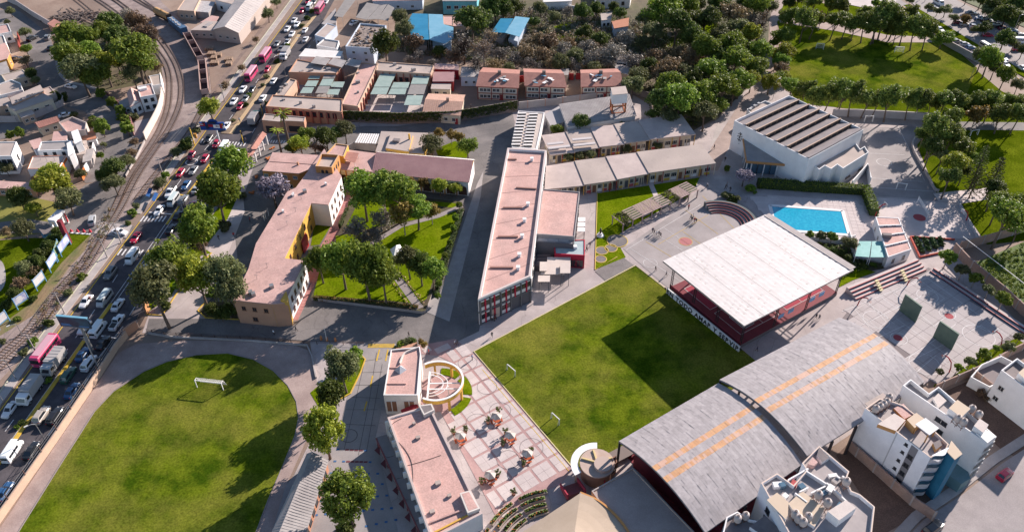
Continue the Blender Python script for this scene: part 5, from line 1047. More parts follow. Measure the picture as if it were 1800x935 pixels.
house('white two-storey house with pale flat roof at the left edge', '-14,250 29,249 20,274 -14,275', 6.2, white, roof_conc, par=.2, wl=((2, 3, (1.2, 3.8), 1.4, 1.2), (1, 1, (2.4,), 1.0, 1.8)))
house('blue-roomed low house between the white houses', '52,248 70,243 76,256 60,262', 3.8, bluewall, roof_rose, wl=((2, 1, (1.2,), 1, 1),)); house('small courtyard roof with rose sheets', '95,232 118,230 116,246 92,247', 4.0, white, roof_rose, wl=((2, 2, (1.2,), 1, 1),))
house('patio shelter with dusty flat roof', '134,258 152,255 148,270 130,273', 3.0, M('beige_wall', (0.5, 0.42, 0.38)), roof_conc); wall_run('garden_wall', 'white boundary wall of the orange-trimmed house', '168,262 165,285 152,305', 2.4, .25, white); wall_run('garden_wall', 'orange painted wall end by the shrubs', '152,306 146,318', 2.4, .25, M('orange_trim', (0.55, 0.16, 0.04)))
b = house('white gabled house beside the railway wall', '241,152 266,147 273,166 246,171', 5.6, white, roof_pink, par=.3, wl=((2, 2, (1.0, 3.4), 1.1, 1.2), (1, 2, (1, 3.4), 1, 1.1)))
rbox(b, 252, 158, 2.4, 1.6, .8, white, 'roof_box')
b = house('white gable end of the railway house with red eaves', '224,164 240,159 247,178 229,187', 4.0, white, roof_rose, wl=((2, 2, (1.2,), 1, 1.3),)); gable(b, 1, 1.3, roof_rose, over=.3)
house('blue-white lean-to of the railway house', '209,179 224,172 231,185 215,190', 2.8, bluewall, roof_grey, wl=((2, 1, (.9,), 1, 1),)); house('plain white box behind the railway house', '262,134 282,130 284,148 268,151', 3.6, white, roof_conc, par=.2)
tag(ribbon(MB(), smoothline([Vector((p.x, p.y, 0)) for p in PT('285,140 287,170 284,190 276,210 256,247')], 5), .3, 0, 2.8).obj('railway_wall', M('cream_wall', (0.62, 0.54, 0.46), (0.56, 0.48, 0.42), .5, fine=.08)), 'sunlit white wall curving between the railway and the houses', 'wall')
tag(ribbon(MB(), [Vector((p.x, p.y, 0)) for p in PT('255,250 240,280 222,312')], .25, 0, .8).obj('low_wall', conc), 'low concrete wall along the railway below the white wall', 'wall')
tag(ribbon(MB(), [Vector((p.x, p.y, 0)) for p in PT('187,167 210,186 232,215 236,240')], .25, 0, 1.6).obj('hedge_wall', M('maroon_fence', (0.22, 0.10, 0.10))), 'dark red garden fence behind the clipped street trees', 'fence'); sheet('house_yard', '236,214 262,208 255,235 243,248 238,240', .06, M('yard_grey', (0.36, 0.31, 0.30)))
wall_run('depot_wall', 'long pale wall between the street and the rail yard', '14,3 30,10 60,30 90,48', 2.6, .3, M('wall_pale', (0.48, 0.41, 0.39)))
b = house('small pavilion with pink hipped roof at the corner of the wood', '84,42 95,34 106,40 94,48', 2.8, salmon_w, roof_red)
house('pink-roofed house with red creeper at the left edge', '-10,46 14,42 20,56 -10,62', 4.2, white, roof_rose, par=.3, wl=((2, 2, (1.2,), 1.1, 1),)); house('orange-walled house with carport at the left edge', '-8,82 8,76 16,94 12,103 -5,108', 4.4, M('orange_trim2', (0.55, 0.27, 0.07)), roof_pink, wl=((2, 1, (1.2,), 1, 1),)); house('white walled house cut by the left edge', '-12,64 6,62 12,80 -10,84', 4.0, white, roof_conc, par=.3)
wall_run('garden_wall', 'red creeper-covered wall beside the orange house', '34,65 36,90', 2.2, .3, M('creeper_red', (0.30, 0.04, 0.035), (0.22, 0.05, 0.03), 2, fine=.4)); house('white shed-roofed house at the left edge below the creeper', '-10,112 10,108 16,128 -6,134', 3.6, bluewall, roof_grey)
house('tan patio roof beside the white gable houses', '128,249 151,246 153,258 130,262', 2.8, M('beige_wall', (0.5, 0.42, 0.38)), roof_conc); house('low grey patio shed inside the white boundary wall', '148,264 164,261 159,282 146,285', 2.6, conc, roof_grey); house('small tan house between the lane and the red tile roofs', '30,196 52,190 60,200 38,207', 3.0, peach_w, roof_conc, wl=((2, 2, (1,), 1, 1),)); house('long tan house below the white shed-roofed house', '2,132 40,122 50,133 10,144', 3.6, cream, roof_conc, par=.2, wl=((2, 3, (1.1,), 1.1, 1.1),)); house('brown-roofed house at the edge of the small park', '-10,318 62,322 60,332 -10,330', 2.8, salmon_w, roof_rose, wl=((2, 4, (.9,), 1.2, 1),)); house('pale annex behind the long cream house', '70,158 88,152 98,164 84,170', 3.4, M('beige_wall', (0.5, 0.42, 0.38)), roof_conc, par=.2)
# stacks of rails and sleepers in the yard
for k in range(9):
 x, y = (150, 18), (175, 30); a, c = G(140+k*4.5, 22+(k % 3)*2), G(165+k*4.5, 36+(k % 3)*2); o = MB()
 for j in range(4): o.bar(up(a, .15+.0*j)+Vector((j*.35, j*.1, 0)), up(c, .15)+Vector((j*.35, j*.1, 0)), .16, .2)
 tag(o.obj('rail_stack', rail_m), 'bundle of old rails lying in the rail yard', 'rail stack', 'stacks of rails')
for k, (x, y, n) in enumerate(((368, 88, 4), (372, 97, 4), (378, 104, 3), (377, 113, 4), (386, 99, 3), (402, 107, 4), (404, 114, 3))):
 p = G(x, y); o = MB()
 for j in range(n):
  for q in range(3): o.box((p.x+j*.75-1, p.y+(q-1)*.1, .06+q*.32), .6, 2.6, .28, R(4*j))
 tag(o.obj('sleeper_stack', wood), 'stack of weathered wooden sleepers on the dirt beside the track', 'sleeper stack', 'stacks of sleepers')
p = G(122, 32); mb = MB()
for k in range(160): mb.box((p.x+random.gauss(0, 4.5), p.y+random.gauss(0, 3.5), random.uniform(0, .7)), random.uniform(.5, 2), random.uniform(.3, .6), .3, random.uniform(0, 3))
mb.obj('scrap_heap', M('scrap', (0.10, 0.085, 0.08), (0.17, 0.13, 0.11), 2), kind='stuff')
# --- depot sheds
b = house('long grey-roofed warehouse beside the rail depot', '376,52 419,58 452,17 409,8', 4.6, M('warehouse_wall', (0.42, 0.35, 0.31)), roof_conc, name='warehouse', cat='warehouse'); gable(b, 1, 1.8, M('ware_roof', (0.45, 0.40, 0.375), (0.50, 0.45, 0.42), .4), over=.3, nsheet=14); wins(b, 0, 3, (1.5,), 1.2, 1.0)
b = house('rear half of the grey-roofed warehouse by the avenue', '409,8 452,17 490,-32 450,-42', 4.6, M('warehouse_wall', (0.42, 0.35, 0.31)), roof_conc, name='warehouse', cat='warehouse'); gable(b, 1, 1.8, M('ware_roof', (0.45, 0.40, 0.375)), over=.3, nsheet=14)
b = house('low depot house with tin patches on its roof', '336,53 362,37 388,39 378,54', 3.4, M('warehouse_wall', (0.42, 0.35, 0.31)), roof_conc, wl=((3, 3, (1,), 1.1, 1),)); rbox(b, 366, 45, 4, 2, .4, roof_grey)
b = house('flat concrete house at the top of the rail depot', '311,18 326,-4 352,-2 341,20', 4.0, peach_w, roof_conc, par=.2, wl=((3, 3, (1.2,), 1, 1),)); house('tin-roofed shed behind the flat depot house', '341,20 352,2 378,4 366,22', 3.0, conc, M('tin', (0.5, 0.48, 0.47), (0.35, 0.33, 0.33), 1))
b = house('white house with small blue pool at the rail depot', '378,0 386,-14 412,-10 410,8', 4.5, white, roof_conc, wl=((3, 2, (1.2,), 1.2, 1.1),)); house('low patched shed between the depot house and the warehouse', '352,40 372,28 384,30 378,40', 2.6, conc, roof_rose)
# --- courtyard school behind the ivy wall
CY = [('upper bar of the courtyard house with pink-grey roof', '507,127 522,104 600,119 591,129'), ('left bar of the courtyard house along the avenue', '483,167 510,138 521,141 500,169'), ('lower bar of the courtyard house above the ivy wall', '479,167 602,174 601,197 467,187'), ('long middle bar with peach arcade between the two courtyards', '634,110 664,113 629,187 600,183'), ('upper bar of the second courtyard with cream front', '664,108 763,115 757,130 661,124')]
for k, (lab, s_) in enumerate(CY):
 b = house(lab, s_, 4.8, salmon_w if k in (0, 2) else peach_w, roof_conc if k != 3 else roof_pink, par=.35, wl=(), name='courtyard_building', cat='building')
 e_ = {0: 2, 1: 1, 2: 2, 3: 1, 4: 2}[k]; n = {0: 8, 1: 4, 2: 10, 3: 9, 4: 8}[k]
 wins(b, e_, n, (1.0,) if k != 2 else (2.2,), 1.3, 1.8, fm=red_w, mull=0)
 a_, d_, L_, n_ = edge(b, e_)
 for j in range(n+1): q = a_+d_*(L_*j/n)+n_*.2; MB().box((q.x, q.y, .05), .35, .4, 4.2, math.atan2(d_.y, d_.x)).obj('pilaster', M('pilaster_red', (0.36, 0.13, 0.09)), b.t)
 for j in range(3): q = b.P[0].lerp(b.P[2], .25+.22*j); MB().box((q.x+random.uniform(-2, 2), q.y, b.rz), random.uniform(.6, 1.6), random.uniform(.5, 1), random.uniform(.4, 1.1), random.random()).obj('roof_box', roof_grey, b.roof)
sheet('courtyard', '521,132 590,131 600,140 596,172 505,168', .05, conc); sheet('courtyard', '662,125 757,131 740,205 632,200', .05, slab)
def netpanel(s_, z, m, label, posts=True, name='shade_canopy', grp=None):
 P_ = PT(s_, z); t = thing(name, label, 'canopy', (*(sum(P_, Vector())/len(P_)).to_2d(), 0), grp)
 MB().prism(P_, z-.1, z, bottom=True).obj('canopy_sheet', m, t)
 if posts:
  for q in inset(P_, .15): MB().bar((q.x, q.y, .05), (q.x, q.y, z-.1), .1, .1).obj('post', steel, t)
for x, y in ((551, 134), (545, 147), (537, 159)): netpanel(f'{x-10},{y+5} {x-4},{y-5} {x+15},{y-5} {x+10},{y+5}', 3.6, greennet, 'green sheet canopy in the left column of the first courtyard', grp='courtyard canopies')
for x, y in ((579, 132), (573, 145), (566, 158)): netpanel(f'{x-12},{y+6} {x-6},{y-6} {x+14},{y-6} {x+9},{y+6}', 4.0, greynet if y == 158 or y == 132 else greennet, 'dark sheet canopy in the middle of the first courtyard', grp='courtyard canopies')
for x, y in ((594, 149), (586, 162)): netpanel(f'{x-13},{y+4} {x-8},{y-5} {x+12},{y-5} {x+8},{y+5}', 3.6, greennet, 'green sheet canopy in the right column of the first courtyard', grp='courtyard canopies')
for x, y in ((679, 135), (673, 147), (667, 160)): netpanel(f'{x-16},{y+6} {x-10},{y-6} {x+17},{y-6} {x+12},{y+6}', 3.8, greennet, 'green sheet canopy in the left column of the second courtyard', grp='courtyard canopies')
for x, y in ((704, 150), (699, 161)): netpanel(f'{x-17},{y+5} {x-12},{y-5} {x+16},{y-5} {x+13},{y+5}', 3.4, greennet, 'pale green canopy in the middle of the second courtyard', grp='courtyard canopies')
for x, y in ((739, 139), (727, 176), (733, 157)): netpanel(f'{x-17},{y+9} {x-11},{y-8} {x+17},{y-8} {x+12},{y+9}', 3.8, greennet if y != 157 else greynet, 'green sheet canopy in the right column of the second courtyard', grp='courtyard canopies')
for s_ in ('546,111 556,99 581,104 572,115', '576,112 586,102 609,107 601,119', '606,114 614,103 637,107 630,119'): netpanel(s_, 5.6, roof_grey, 'grey sheet awning on the roof behind the first courtyard', grp='roof awnings')
for s_ in ('587,29 610,-6 628,-4 602,31', '625,31 645,5 668,9 644,35', '645,35 668,10 680,8 664,34', '664,34 682,8 693,14 682,37'): netpanel(s_, 4.2, greynet, 'dark grey shade net over the market yard', grp='shade nets')
house('flat white-roofed shop beside the avenue', '526,99 537,86 602,91 597,102', 4.2, white, roof_white, name='shop', cat='shop'); b = house('bluish house with rubble-strewn flat roof and dark tree beside it', '607,82 633,41 679,45 655,85', 6.4, bluewall, M('rubble_roof', (0.36, 0.29, 0.25), (0.16, 0.13, 0.115), 1.3, fine=.4), par=.6, wl=((3, 2, (1.2, 3.8), 1.1, 1.0), (2, 2, (3.6,), 1, 1)))
for k in range(55):
 u, v = random.uniform(.06, .94), random.uniform(.08, .92); q = b.P[0].lerp(b.P[1], u).lerp(b.P[3].lerp(b.P[2], u), v); MB().box((q.x, q.y, b.rz), random.uniform(.3, 1.2), random.uniform(.3, .8), random.uniform(.2, .8), random.random()*3).obj('roof_junk', [wood, roof_grey, M('scrap', (0.1, 0.08, 0.08))][k % 3], b.roof)
house('low house with blue-white walls by the grey nets', '553,62 575,41 592,46 571,67', 3.8, bluewall, roof_conc, par=.2, wl=((3, 2, (1,), 1, 1),)); house('small white kiosk house with blue roof edge', '556,80 570,68 596,72 592,86', 3.4, white, roof_grey, par=.4, wl=((2, 2, (1,), 1, 1),)); house('long grey-roofed strip beside the avenue', '566,42 590,15 590,40 575,45', 3.2, conc, roof_grey)
house('turquoise house with wide windows behind the blue tent', '783,-25 842,-25 838,2 778,2', 5.6, M('turquoise', (0.12, 0.40, 0.47), (0.16, 0.45, 0.50), .5), roof_grey, wl=((2, 4, (2.2,), 1.8, 1.4),)); house('pale house with red roof at the top edge', '660,-20 745,-22 742,0 655,2', 4.2, bluewall, roof_rose, wl=((2, 3, (1,), 1.2, 1),))
for lab, l_, r_, z_ in (('left blue tent roof with right slope painted pale as if sunlit', '717,38 725,24 752,25 754,70 724,70', '753,25 778,26 780,43 797,48 797,67 782,77 755,70', 5.4), ('right blue tent roof with one slope painted pale as if sunlit', '864,57 880,33 902,33 888,58', '888,58 906,29 931,32 913,65', 5.2)):
 PL, PR = PT(l_, z_), PT(r_, z_); t = thing('blue_tent', lab, 'tent', (*PL[0].to_2d(), 0)); MB().prism(PL, z_-.15, z_, bottom=True).obj('tent_sheet', bluesheet, t); MB().prism(PR, z_-.17, z_-.02, bottom=True).obj('tent_sheet', bluesheet2, t)  # both sheets lie flat; the paler blue paints in the sunlit slope
 for q in inset(PL, .3)+inset(PR, .3): MB().bar((q.x, q.y, .05), (q.x, q.y, z_-.2), .15, .15).obj('post', steel, t)
 q = inset(PL, 1.0); MB().prism(q, .05, 2.6).obj('tent_wall', conc, t); q = inset(PR, 1.0); MB().prism(q, .05, 2.6).obj('tent_wall', bluewall, t)
house('pink flat-roofed extension beside the left blue tent', '779,28 797,28 797,46 779,43', 3.6, peach_w, roof_pink, par=.2); house('small rose-roofed extension under the dark trees', '798,28 823,33 813,46 798,46', 3.4, peach_w, roof_rose, wl=((2, 1, (1,), 1, 1),))
# three gabled row houses
for lab, s_ in (('left of the three red-framed gabled row houses', '839,151 910,154 912,124 851,120'), ('middle of the three red-framed gabled row houses', '924,150 994,153 984,124 922,122'), ('right of the three red-framed gabled row houses by the water tower', '1023,152 1093,150 1083,122 1022,124')):
 b = house(lab, s_, 5.0, cream, roof_red, name='row_house'); gable(b, 0, 1.7, roof_red, over=.45)
 wins(b, 0, 8, (.7, 3.0), 1.1, 1.2, us=[.1, .19, .28, .42, .51, .74, .83, .91], fm=frame_m)
 tm = M('timber_red', (0.26, 0.04, 0.035), (0.22, 0.035, 0.03), 1)
 for u in (0, .34, .62, .985): panel(b, 0, u, u+.018, .05, 4.8, tm, 'timber_post', .14)
 for z in (.3, 2.3, 4.5): panel(b, 0, 0, 1, z, z+.22, tm, 'timber_beam', .12)
 door(b, 0, .58, 1.1, 2.1, M('timber_red', (0.3, 0.04, 0.04)))
 c = (b.P[0]+b.P[1]+b.P[2]+b.P[3])/4; MB().box((c.x, c.y-.5, 5.4), 1.1, 1.1, 2.4).obj('chimney', M('chimney_dark', (0.16, 0.12, 0.11)), b.t)
 sl_ = (b.P[0]+b.P[1])/2; fr = (sl_-c); fr.z = 0; fr.normalize()
 for k in range(7):                        # loose blue and white plastic sheets lying on the slope
  q = c+fr*random.uniform(.8, 5.2)+Vector((-fr.y, fr.x, 0))*random.uniform(-4, 4); zz = 5.0+1.7*max(0, 1-abs((q-c).dot(fr))/7.5)+.2
  MB().box((q.x, q.y, zz), random.uniform(.7, 2.4), random.uniform(.4, 1.2), .12, random.random()*3).obj('loose_sheet', [white, bluesheet2, roof_grey, white][k % 4], b.roof)
b = house('tile-roofed cottage with brick chimney above the ivy wall', '745,197 808,203 816,168 755,166', 3.4, cream, roof_red, wl=((0, 4, (1,), 1.2, 1.2),)); gable(b, 0, 1.2, M('cottage_tile', (0.46, 0.28, 0.21), (0.52, 0.33, 0.25), 1, fine=.15), over=.35, nsheet=18)
c = G(787, 176, 5); MB().box((c.x, c.y, 4.0), .9, .9, 1.8).obj('chimney', brick_w, b.t); door(b, 0, .9, m=red_w)
house('maroon ribbed lean-to beside the second courtyard', '763,127 798,127 797,143 761,143', 3.8, red_w, roof_maroon, wl=((2, 2, (1,), 1.1, 1.1),)); house('cream veranda roof with yellow panels', '760,147 792,148 791,157 758,156', 3.2, cream, roof_conc, wl=((2, 2, (.8,), 1.4, 1.4),)); house('red-walled back house with rose roof', '765,112 805,114 806,123 764,121', 3.8, red_w, roof_rose, wl=((2, 3, (1,), 1, 1),)); house('blue-grey tin house behind the red wall', '812,118 842,118 842,135 810,135', 3.6, bluewall, roof_grey, wl=((2, 2, (1,), 1, 1),))
for x in (1000, 1008): wall_run('garden_wall', f'dark red wall section between the middle and right row houses, {"left" if x == 1000 else "right"} part', f'{x},140 {x+8},141' if x == 1000 else '1012,140 1021,140', 2.4, .3, red_w)
wall_run('garden_wall', 'dark red wall section beside the right row house', '1094,142 1106,140', 2.6, .3, red_w); wall_run('garden_wall', 'dark red wall section between the left and middle row houses', '912,145 922,144', 2.4, .3, red_w)
house('small grey shed behind the middle row house', '986,122 1000,121 998,132 988,132', 2.8, conc, roof_grey); house('tin-roofed shack behind the right row house', '1080,112 1108,118 1106,132 1084,126', 3.0, conc, roof_grey); house('white pavilion in the grey shrubs', '1078,95 1104,96 1103,108 1080,106', 3.2, white, roof_grey, wl=((2, 3, (.8,), 1.2, 1.4),))
house('white villa at the top edge among the trees', '1045,-25 1112,-20 1108,-2 1048,0', 4.0, white, roof_rose, wl=((2, 3, (1.4,), 1.2, 1.4),)); house('orange-roofed villa beside the small lawn', '1076,38 1105,32 1104,46 1080,50', 3.6, bluewall, M('orange_tile', (0.45, 0.2, 0.12)), wl=((2, 2, (1,), 1, 1),)); house('pale villa with flat roof beside the small lawn', '1056,24 1075,22 1074,34 1058,36', 3.4, white, roof_conc, wl=((2, 2, (1,), 1, 1),)); house('long white roof at the top edge', '955,-10 1005,-12 1005,2 955,4', 3.6, white, roof_white); wall_run('villa_wall', 'long white wall along the villa gardens', '975,17 1000,19 1040,24', 2.2, .3, white)
wall_run('garden_wall', 'low wall of the walled garden beside the water tower', '1110,166 1143,175 1145,206', 2.4, .25, M('ivy_wall_stone', (0.16, 0.13, 0.12)))
# --- upper right walls
wall_run('pitch_wall', 'pale retaining wall below the row of trees along the upper pitch', '1462,205 1500,205 1640,212', 2.6, .4, M('wall_grey', (0.40, 0.37, 0.37), (0.35, 0.32, 0.32), .5)); wall_run('street_wall', 'grey retaining wall between the upper pitch and the parked cars', '1638,66 1668,84 1720,112', 2.4, .4, conc)
cur = smoothline([Vector((p.x, p.y, 0)) for p in PT('1622,232 1606,246 1604,262 1615,285 1632,315 1642,334 1650,338')], 5); tag(ribbon(MB(), cur, .35, 0, .9).obj('curved_kerb_wall', conc), 'curved low wall between the asphalt court and the grassy bank', 'wall'); wall_run('court_side_wall', 'low blue-grey wall along the right side of the volleyball court', '1684,358 1720,424', .9, .35, M('wall_bluegrey', (0.36, 0.36, 0.38)))
wall_run('field_wall', 'long brick and concrete wall above the vegetable field', '1684,440 1730,428 1800,408 1860,392', 2.8, .3, brick_w, post=5, pm=conc); wall_run('court_boundary_wall', 'brick boundary wall behind the row of small trees', '1674,442 1700,470 1760,520 1830,585', 2.8, .3, brick_w, post=5, pm=conc)
o = wall_run('net_rail', 'white rail of the net above the boundary wall', '1682,440 1800,533 1850,575', .12, .1, white, z0=4.4, cat='rail')
# --- vegetable beds
t = thing('vegetable_bed', 'red-edged triangular vegetable bed below the volleyball court', 'garden bed', tuple(G(1635, 430)))
for a, c in (((1600, 416), (1617, 452)), ((1617, 452), (1654, 444)), ((1600, 416), (1678, 421))): MB().bar(G(*a, .3), G(*c, .3), .25, .5).obj('bed_edge', M('edge_red', (0.45, 0.09, 0.06)), t)
for k in range(4):
 A_, C_ = G(1609+k*14, 419), G(1622+k*11, 446-k*4); mb = MB(); MB().bar(up(A_, .15), up(C_, .15), 1.2, .25).obj('soil_row', soil, t)
 for j in range(260):
  p = A_.lerp(C_, random.random())+Vector((random.gauss(0, .35), random.gauss(0, .2), random.uniform(.3, .75))); q = Vector((random.gauss(0, 1), random.gauss(0, 1), random.gauss(0, 1))).normalized(); w = q.cross(Vector((.3, .5, .8))).normalized(); mb.face([p-q*.18-w*.18, p+q*.18-w*.18, p+q*.18+w*.18, p-q*.18+w*.18])
 mb.obj('crop_row', M('crop_leaf', (0.05, 0.10, 0.03), (0.09, 0.14, 0.05), 2), t, kind='stuff')
# --- apartment blocks at lower right
def plot_wall(lab, s_): return wall_run('plot_wall', lab, s_, 2.6, .25, brick_w, post=4.2, pm=conc)
plot_wall('brick plot wall at the foot of the white and blue apartment block', '1489,789 1603,890 1640,915'); plot_wall('brick wall behind the school courts at the vacant plot', '1640,690 1720,655 1770,628 1815,606'); plot_wall('brick wall between the vacant plot and the far white house', '1706,664 1800,738 1880,795')
AH = 11.8
b = building('apartment_block', 'white five-storey apartment block with teal tower and wavy balconies', 'apartment block', '1521,717 1546,700 1572,706 1588,712 1627,742 1668,780 1664,790 1636,804', AH, M('cool_white', (0.80, 0.80, 0.82), (0.75, 0.755, 0.78), .4, c3=(0.66, .665, .69), s3=.2, a3=.5, fine=.05), M('terrace_grey', (0.33, 0.295, 0.29), (0.38, 0.34, 0.33), .4), par=.7, cap=M('cap_cream', (0.62, 0.5, 0.42)))
zb = b.rz
def rb(s_, h, m, mt, nm='penthouse', par=0.0):
 P_ = PT(s_, zb+h); o = MB().prism(P_, zb, zb+h, mt=1).obj(nm, [m, mt], b.t); return o
wo = M('warm_ochre', (0.52, 0.27, 0.10), (0.47, 0.24, 0.09), .5); rb('1543,745 1572,726 1592,738 1575,757', .9, wo, M('pale_roof', (0.60, 0.53, 0.48), (0.55, 0.48, 0.44), .6, fine=.1), 'roof_room'); rb('1594,737 1611,725 1628,738 1608,752', 1.6, wo, M('sand_roof', (0.55, 0.44, 0.33)), 'roof_room')
o = rb('1571,717 1588,709 1606,728 1590,736', .5, wo, roof_rose, 'terrace_wall')
P_ = PT('1609,745 1627,734 1651,752 1634,764', zb+2.6); q = MB().prism(P_, zb+2.4, zb+2.6, bottom=True).obj('roof_shelter', white, b.t)
for p in inset(P_, .3): MB().bar((p.x, p.y, zb), (p.x, p.y, zb+2.4), .18, .18).obj('post', wo, q)
rb('1640,778 1652,772 1656,782 1645,790', .8, wo, roof_dark, 'roof_box')
for k, (x, y) in enumerate(((1540, 718), (1547, 714), (1553, 710), (1559, 706), (1563, 698))): tank(x, y, zb, 'pale water tank in the row on the white and teal apartment block', .9, .95)
MB().bar(G(1528, 716, zb+.05), G(1560, 697, zb+.05), 2.2, .12).obj('tank_slab', roof_conc, b.t)
MB().prism(PT('1664,794 1672,775 1691,798 1678,808', AH+.4), 0, AH+.4).obj('stair_tower', tealblue, b.t); MB().prism(inset(PT('1664,794 1672,775 1691,798 1678,808', AH+.4), -.03), AH+.4, AH+.55).obj('tower_cap', M('sand_roof', (0.55, 0.44, 0.33)), b.t)
a_, d_, L_, n_ = edge(b, 6)
for f_ in range(5):                            # bowed balcony fronts
 z = .6+2.45*f_; q = a_+d_*(L_*.5); mb = MB(); mg = MB(); ms = MB()
 for k in range(10):
  u0, u1 = k/10, (k+1)/10; bow = lambda u: n_*(0.25+.7*math.sin(u*math.pi)**2)
  p0, p1 = a_+d_*(L_*u0)+bow(u0), a_+d_*(L_*u1)+bow(u1)
  for z0_, z1_, M_ in ((z, z+1.0, mb), (z+1.0, z+2.1, mg)): M_.face([(p0.x, p0.y, z0_), (p1.x, p1.y, z0_), (p1.x, p1.y, z1_), (p0.x, p0.y, z1_)]).face([(p1.x, p1.y, z0_), (p0.x, p0.y, z0_), (p0.x, p0.y, z1_), (p1.x, p1.y, z1_)])
  ms.face([(p0.x, p0.y, z+2.1), (p1.x, p1.y, z+2.1), ((a_+d_*(L_*u1)).x, (a_+d_*(L_*u1)).y, z+2.1), ((a_+d_*(L_*u0)).x, (a_+d_*(L_*u0)).y, z+2.1)])
 mb.obj('balcony_front', MT['cool_white'], b.t); ms.obj('balcony_slab', MT['cool_white'], b.t); mg.obj('balcony_glass', M('balcony_glass', (0.05, 0.13, 0.20), rough=.15), b.t)
wins(b, 7, 5, (1.0, 3.4, 5.8, 8.2, 10.4), .6, .6, us=[.33], mull=0, fm=dark_f); wins(b, 7, 1, (1, 3.4, 5.8, 8.2), 1.0, 1.0, us=[.22], fm=dark_f)
panel(b, 7, .17, .27, .1, 11.5, M('light_well', (0.20, 0.19, 0.20)), 'light_well', .06); panel(b, 7, .485, .5, .1, 11.8, M('joint_grey', (0.45, 0.45, 0.47)), 'wall_joint', .06)
b = building('apartment_block', 'plain white apartment block with tall blank side wall and rooftop tanks', 'apartment block', '1587,677 1601,666 1633,691 1650,679 1752,767 1736,779', 11.6, white, M('terrace_grey', (0.33, 0.295, 0.29)), par=.9, cap=white)
zb = b.rz
rb('1668,717 1683,702 1706,718 1690,733', 2.2, white, M('sand_roof', (0.55, 0.44, 0.33)), 'roof_room'); rb('1712,748 1722,735 1738,746 1728,760', 2.0, white, MT['pale_roof'], 'roof_room'); rb('1716,760 1726,750 1750,767 1736,778', 1.2, white, roof_white, 'roof_room'); rb('1640,700 1650,690 1664,704 1650,716', .5, white, MT['pale_roof'], 'roof_deck')
wins(b, 4, 4, (1.2, 3.9, 6.6, 9.0), 1.4, 1.3); wins(b, 5, 4, (1.2, 3.9, 6.6, 9.0), 1.1, 1.0, us=[.45, .52], fm=dark_f); wins(b, 3, 4, (1.2, 3.9, 6.6), 1.2, 1.2)
for x, y in ((1684, 735), (1694, 741), (1709, 718), (1721, 728)): tank(x, y, zb, 'pale water tank on a stand on the plain white apartment block', 1.1, .95)
MB().prism(PT('1650,760 1690,795 1706,840 1690,850 1640,815', 2.8), .05, 2.8).obj('front_court', tile_teal, b.t)
b = building('apartment_block', 'white apartment block cut by the right edge above the vacant plot', 'apartment block', '1760,650 1788,629 1868,690 1850,716', 9.0, white, roof_dark, par=.8, cap=white); wins(b, 3, 3, (1.5, 4.5), 1.2, 1.2, us=[.85]); b2 = building('annex_house', 'low white annex with small yard behind the right-edge apartment block', 'house', '1706,662 1725,640 1760,625 1790,640 1765,668 1740,680', 2.8, white, M('yard_dark', (0.20, 0.17, 0.17)), par=1.6, cap=white); zb = b.rz; rb('1790,655 1806,641 1830,660 1812,676', 1.6, white, M('sand_roof', (0.55, 0.44, 0.33)), 'roof_room')
# roof-terrace block, foreground
BH = 12.0
b = building('apartment_block', 'foreground white apartment block with cluttered stepped roof terraces and tanks', 'apartment block', '1338,848 1366,831 1395,852 1418,825 1410,813 1440,783 1493,828 1488,842 1497,862 1512,868 1538,890 1530,960 1400,960', BH, MT['cool_white'], M('terrace_grey', (0.33, 0.295, 0.29)), par=.8, cap=M('cap_cream', (0.62, 0.5, 0.42)))
zb = b.rz
rb('1348,878 1366,865 1386,882 1385,905 1381,912', .9, white, M('sand_roof', (0.55, 0.44, 0.33)), 'roof_room'); rb('1386,884 1410,862 1450,893 1432,925 1400,905', .7, white, M('sand_roof2', (0.57, 0.46, 0.35), (0.52, .42, .32), .8), 'roof_deck'); rb('1455,898 1487,878 1505,892 1475,914', 2.0, white, MT['pale_roof'], 'roof_room'); rb('1440,785 1458,804 1445,812 1436,800', .8, white, roof_dark, 'light_well'); rb('1420,815 1429,803 1438,812 1431,818', 1.0, roof_rose, roof_rose, 'roof_box')
for s_ in ('1414,828 1452,852', '1385,845 1420,825', '1405,866 1420,858', '1480,838 1488,845', '1452,850 1490,885', '1425,868 1450,856', '1397,868 1418,884', '1470,838 1476,842'): a, c = PT(s_, zb+.4); MB().bar(a, c, .25, .8).obj('parapet', white, b.t)
for x, y, m_ in ((1366, 855, white), (1374, 856, bglass), (1395, 852, red_w), (1408, 858, bglass), (1447, 868, bglass), (1458, 862, white), (1475, 893, bglass), (1463, 838, white), (1470, 846, roof_grey), (1380, 873, white), (1432, 903, M('sand_roof', (.5, .4, .3)))): p = G(x, y, zb); MB().box((p.x, p.y, zb), random.uniform(.8, 1.8), random.uniform(.6, 1.1), random.uniform(.4, .9), random.random()).obj('roof_unit', m_, b.t)
for x, y in ((1398, 903), (1404, 911), (1412, 917), (1421, 908), (1439, 869), (1455, 883), (1488, 846)): tank(x, y, zb, 'pale water tank on the foreground roof terraces', 1.2 if x > 1430 else .5, .98)
wins(b, 0, 1, (1, 3.2, 5.6, 8.0), 1.2, 1.6, us=[.5], fm=dark_f); wins(b, 12, 3, (1.2, 3.6, 6.0, 8.4), 1.2, 1.3, us=[.3, .7], fm=dark_f); wins(b, 10, 2, (3.6, 6.0, 8.4), 1.2, 1.3)
b = building('apartment_block', 'lower white apartment block with dark roof and two tanks in the foreground', 'apartment block', '1277,908 1296,898 1318,912 1345,918 1360,960 1265,960', 9.0, MT['cool_white'], roof_dark, par=.6, cap=white); wins(b, 5, 3, (1.2, 3.9, 6), 1.2, 1.2)
for x, y in ((1297, 911), (1311, 906)): tank(x, y, b.rz, 'water tank on the dark-roofed foreground block', .4, .95)
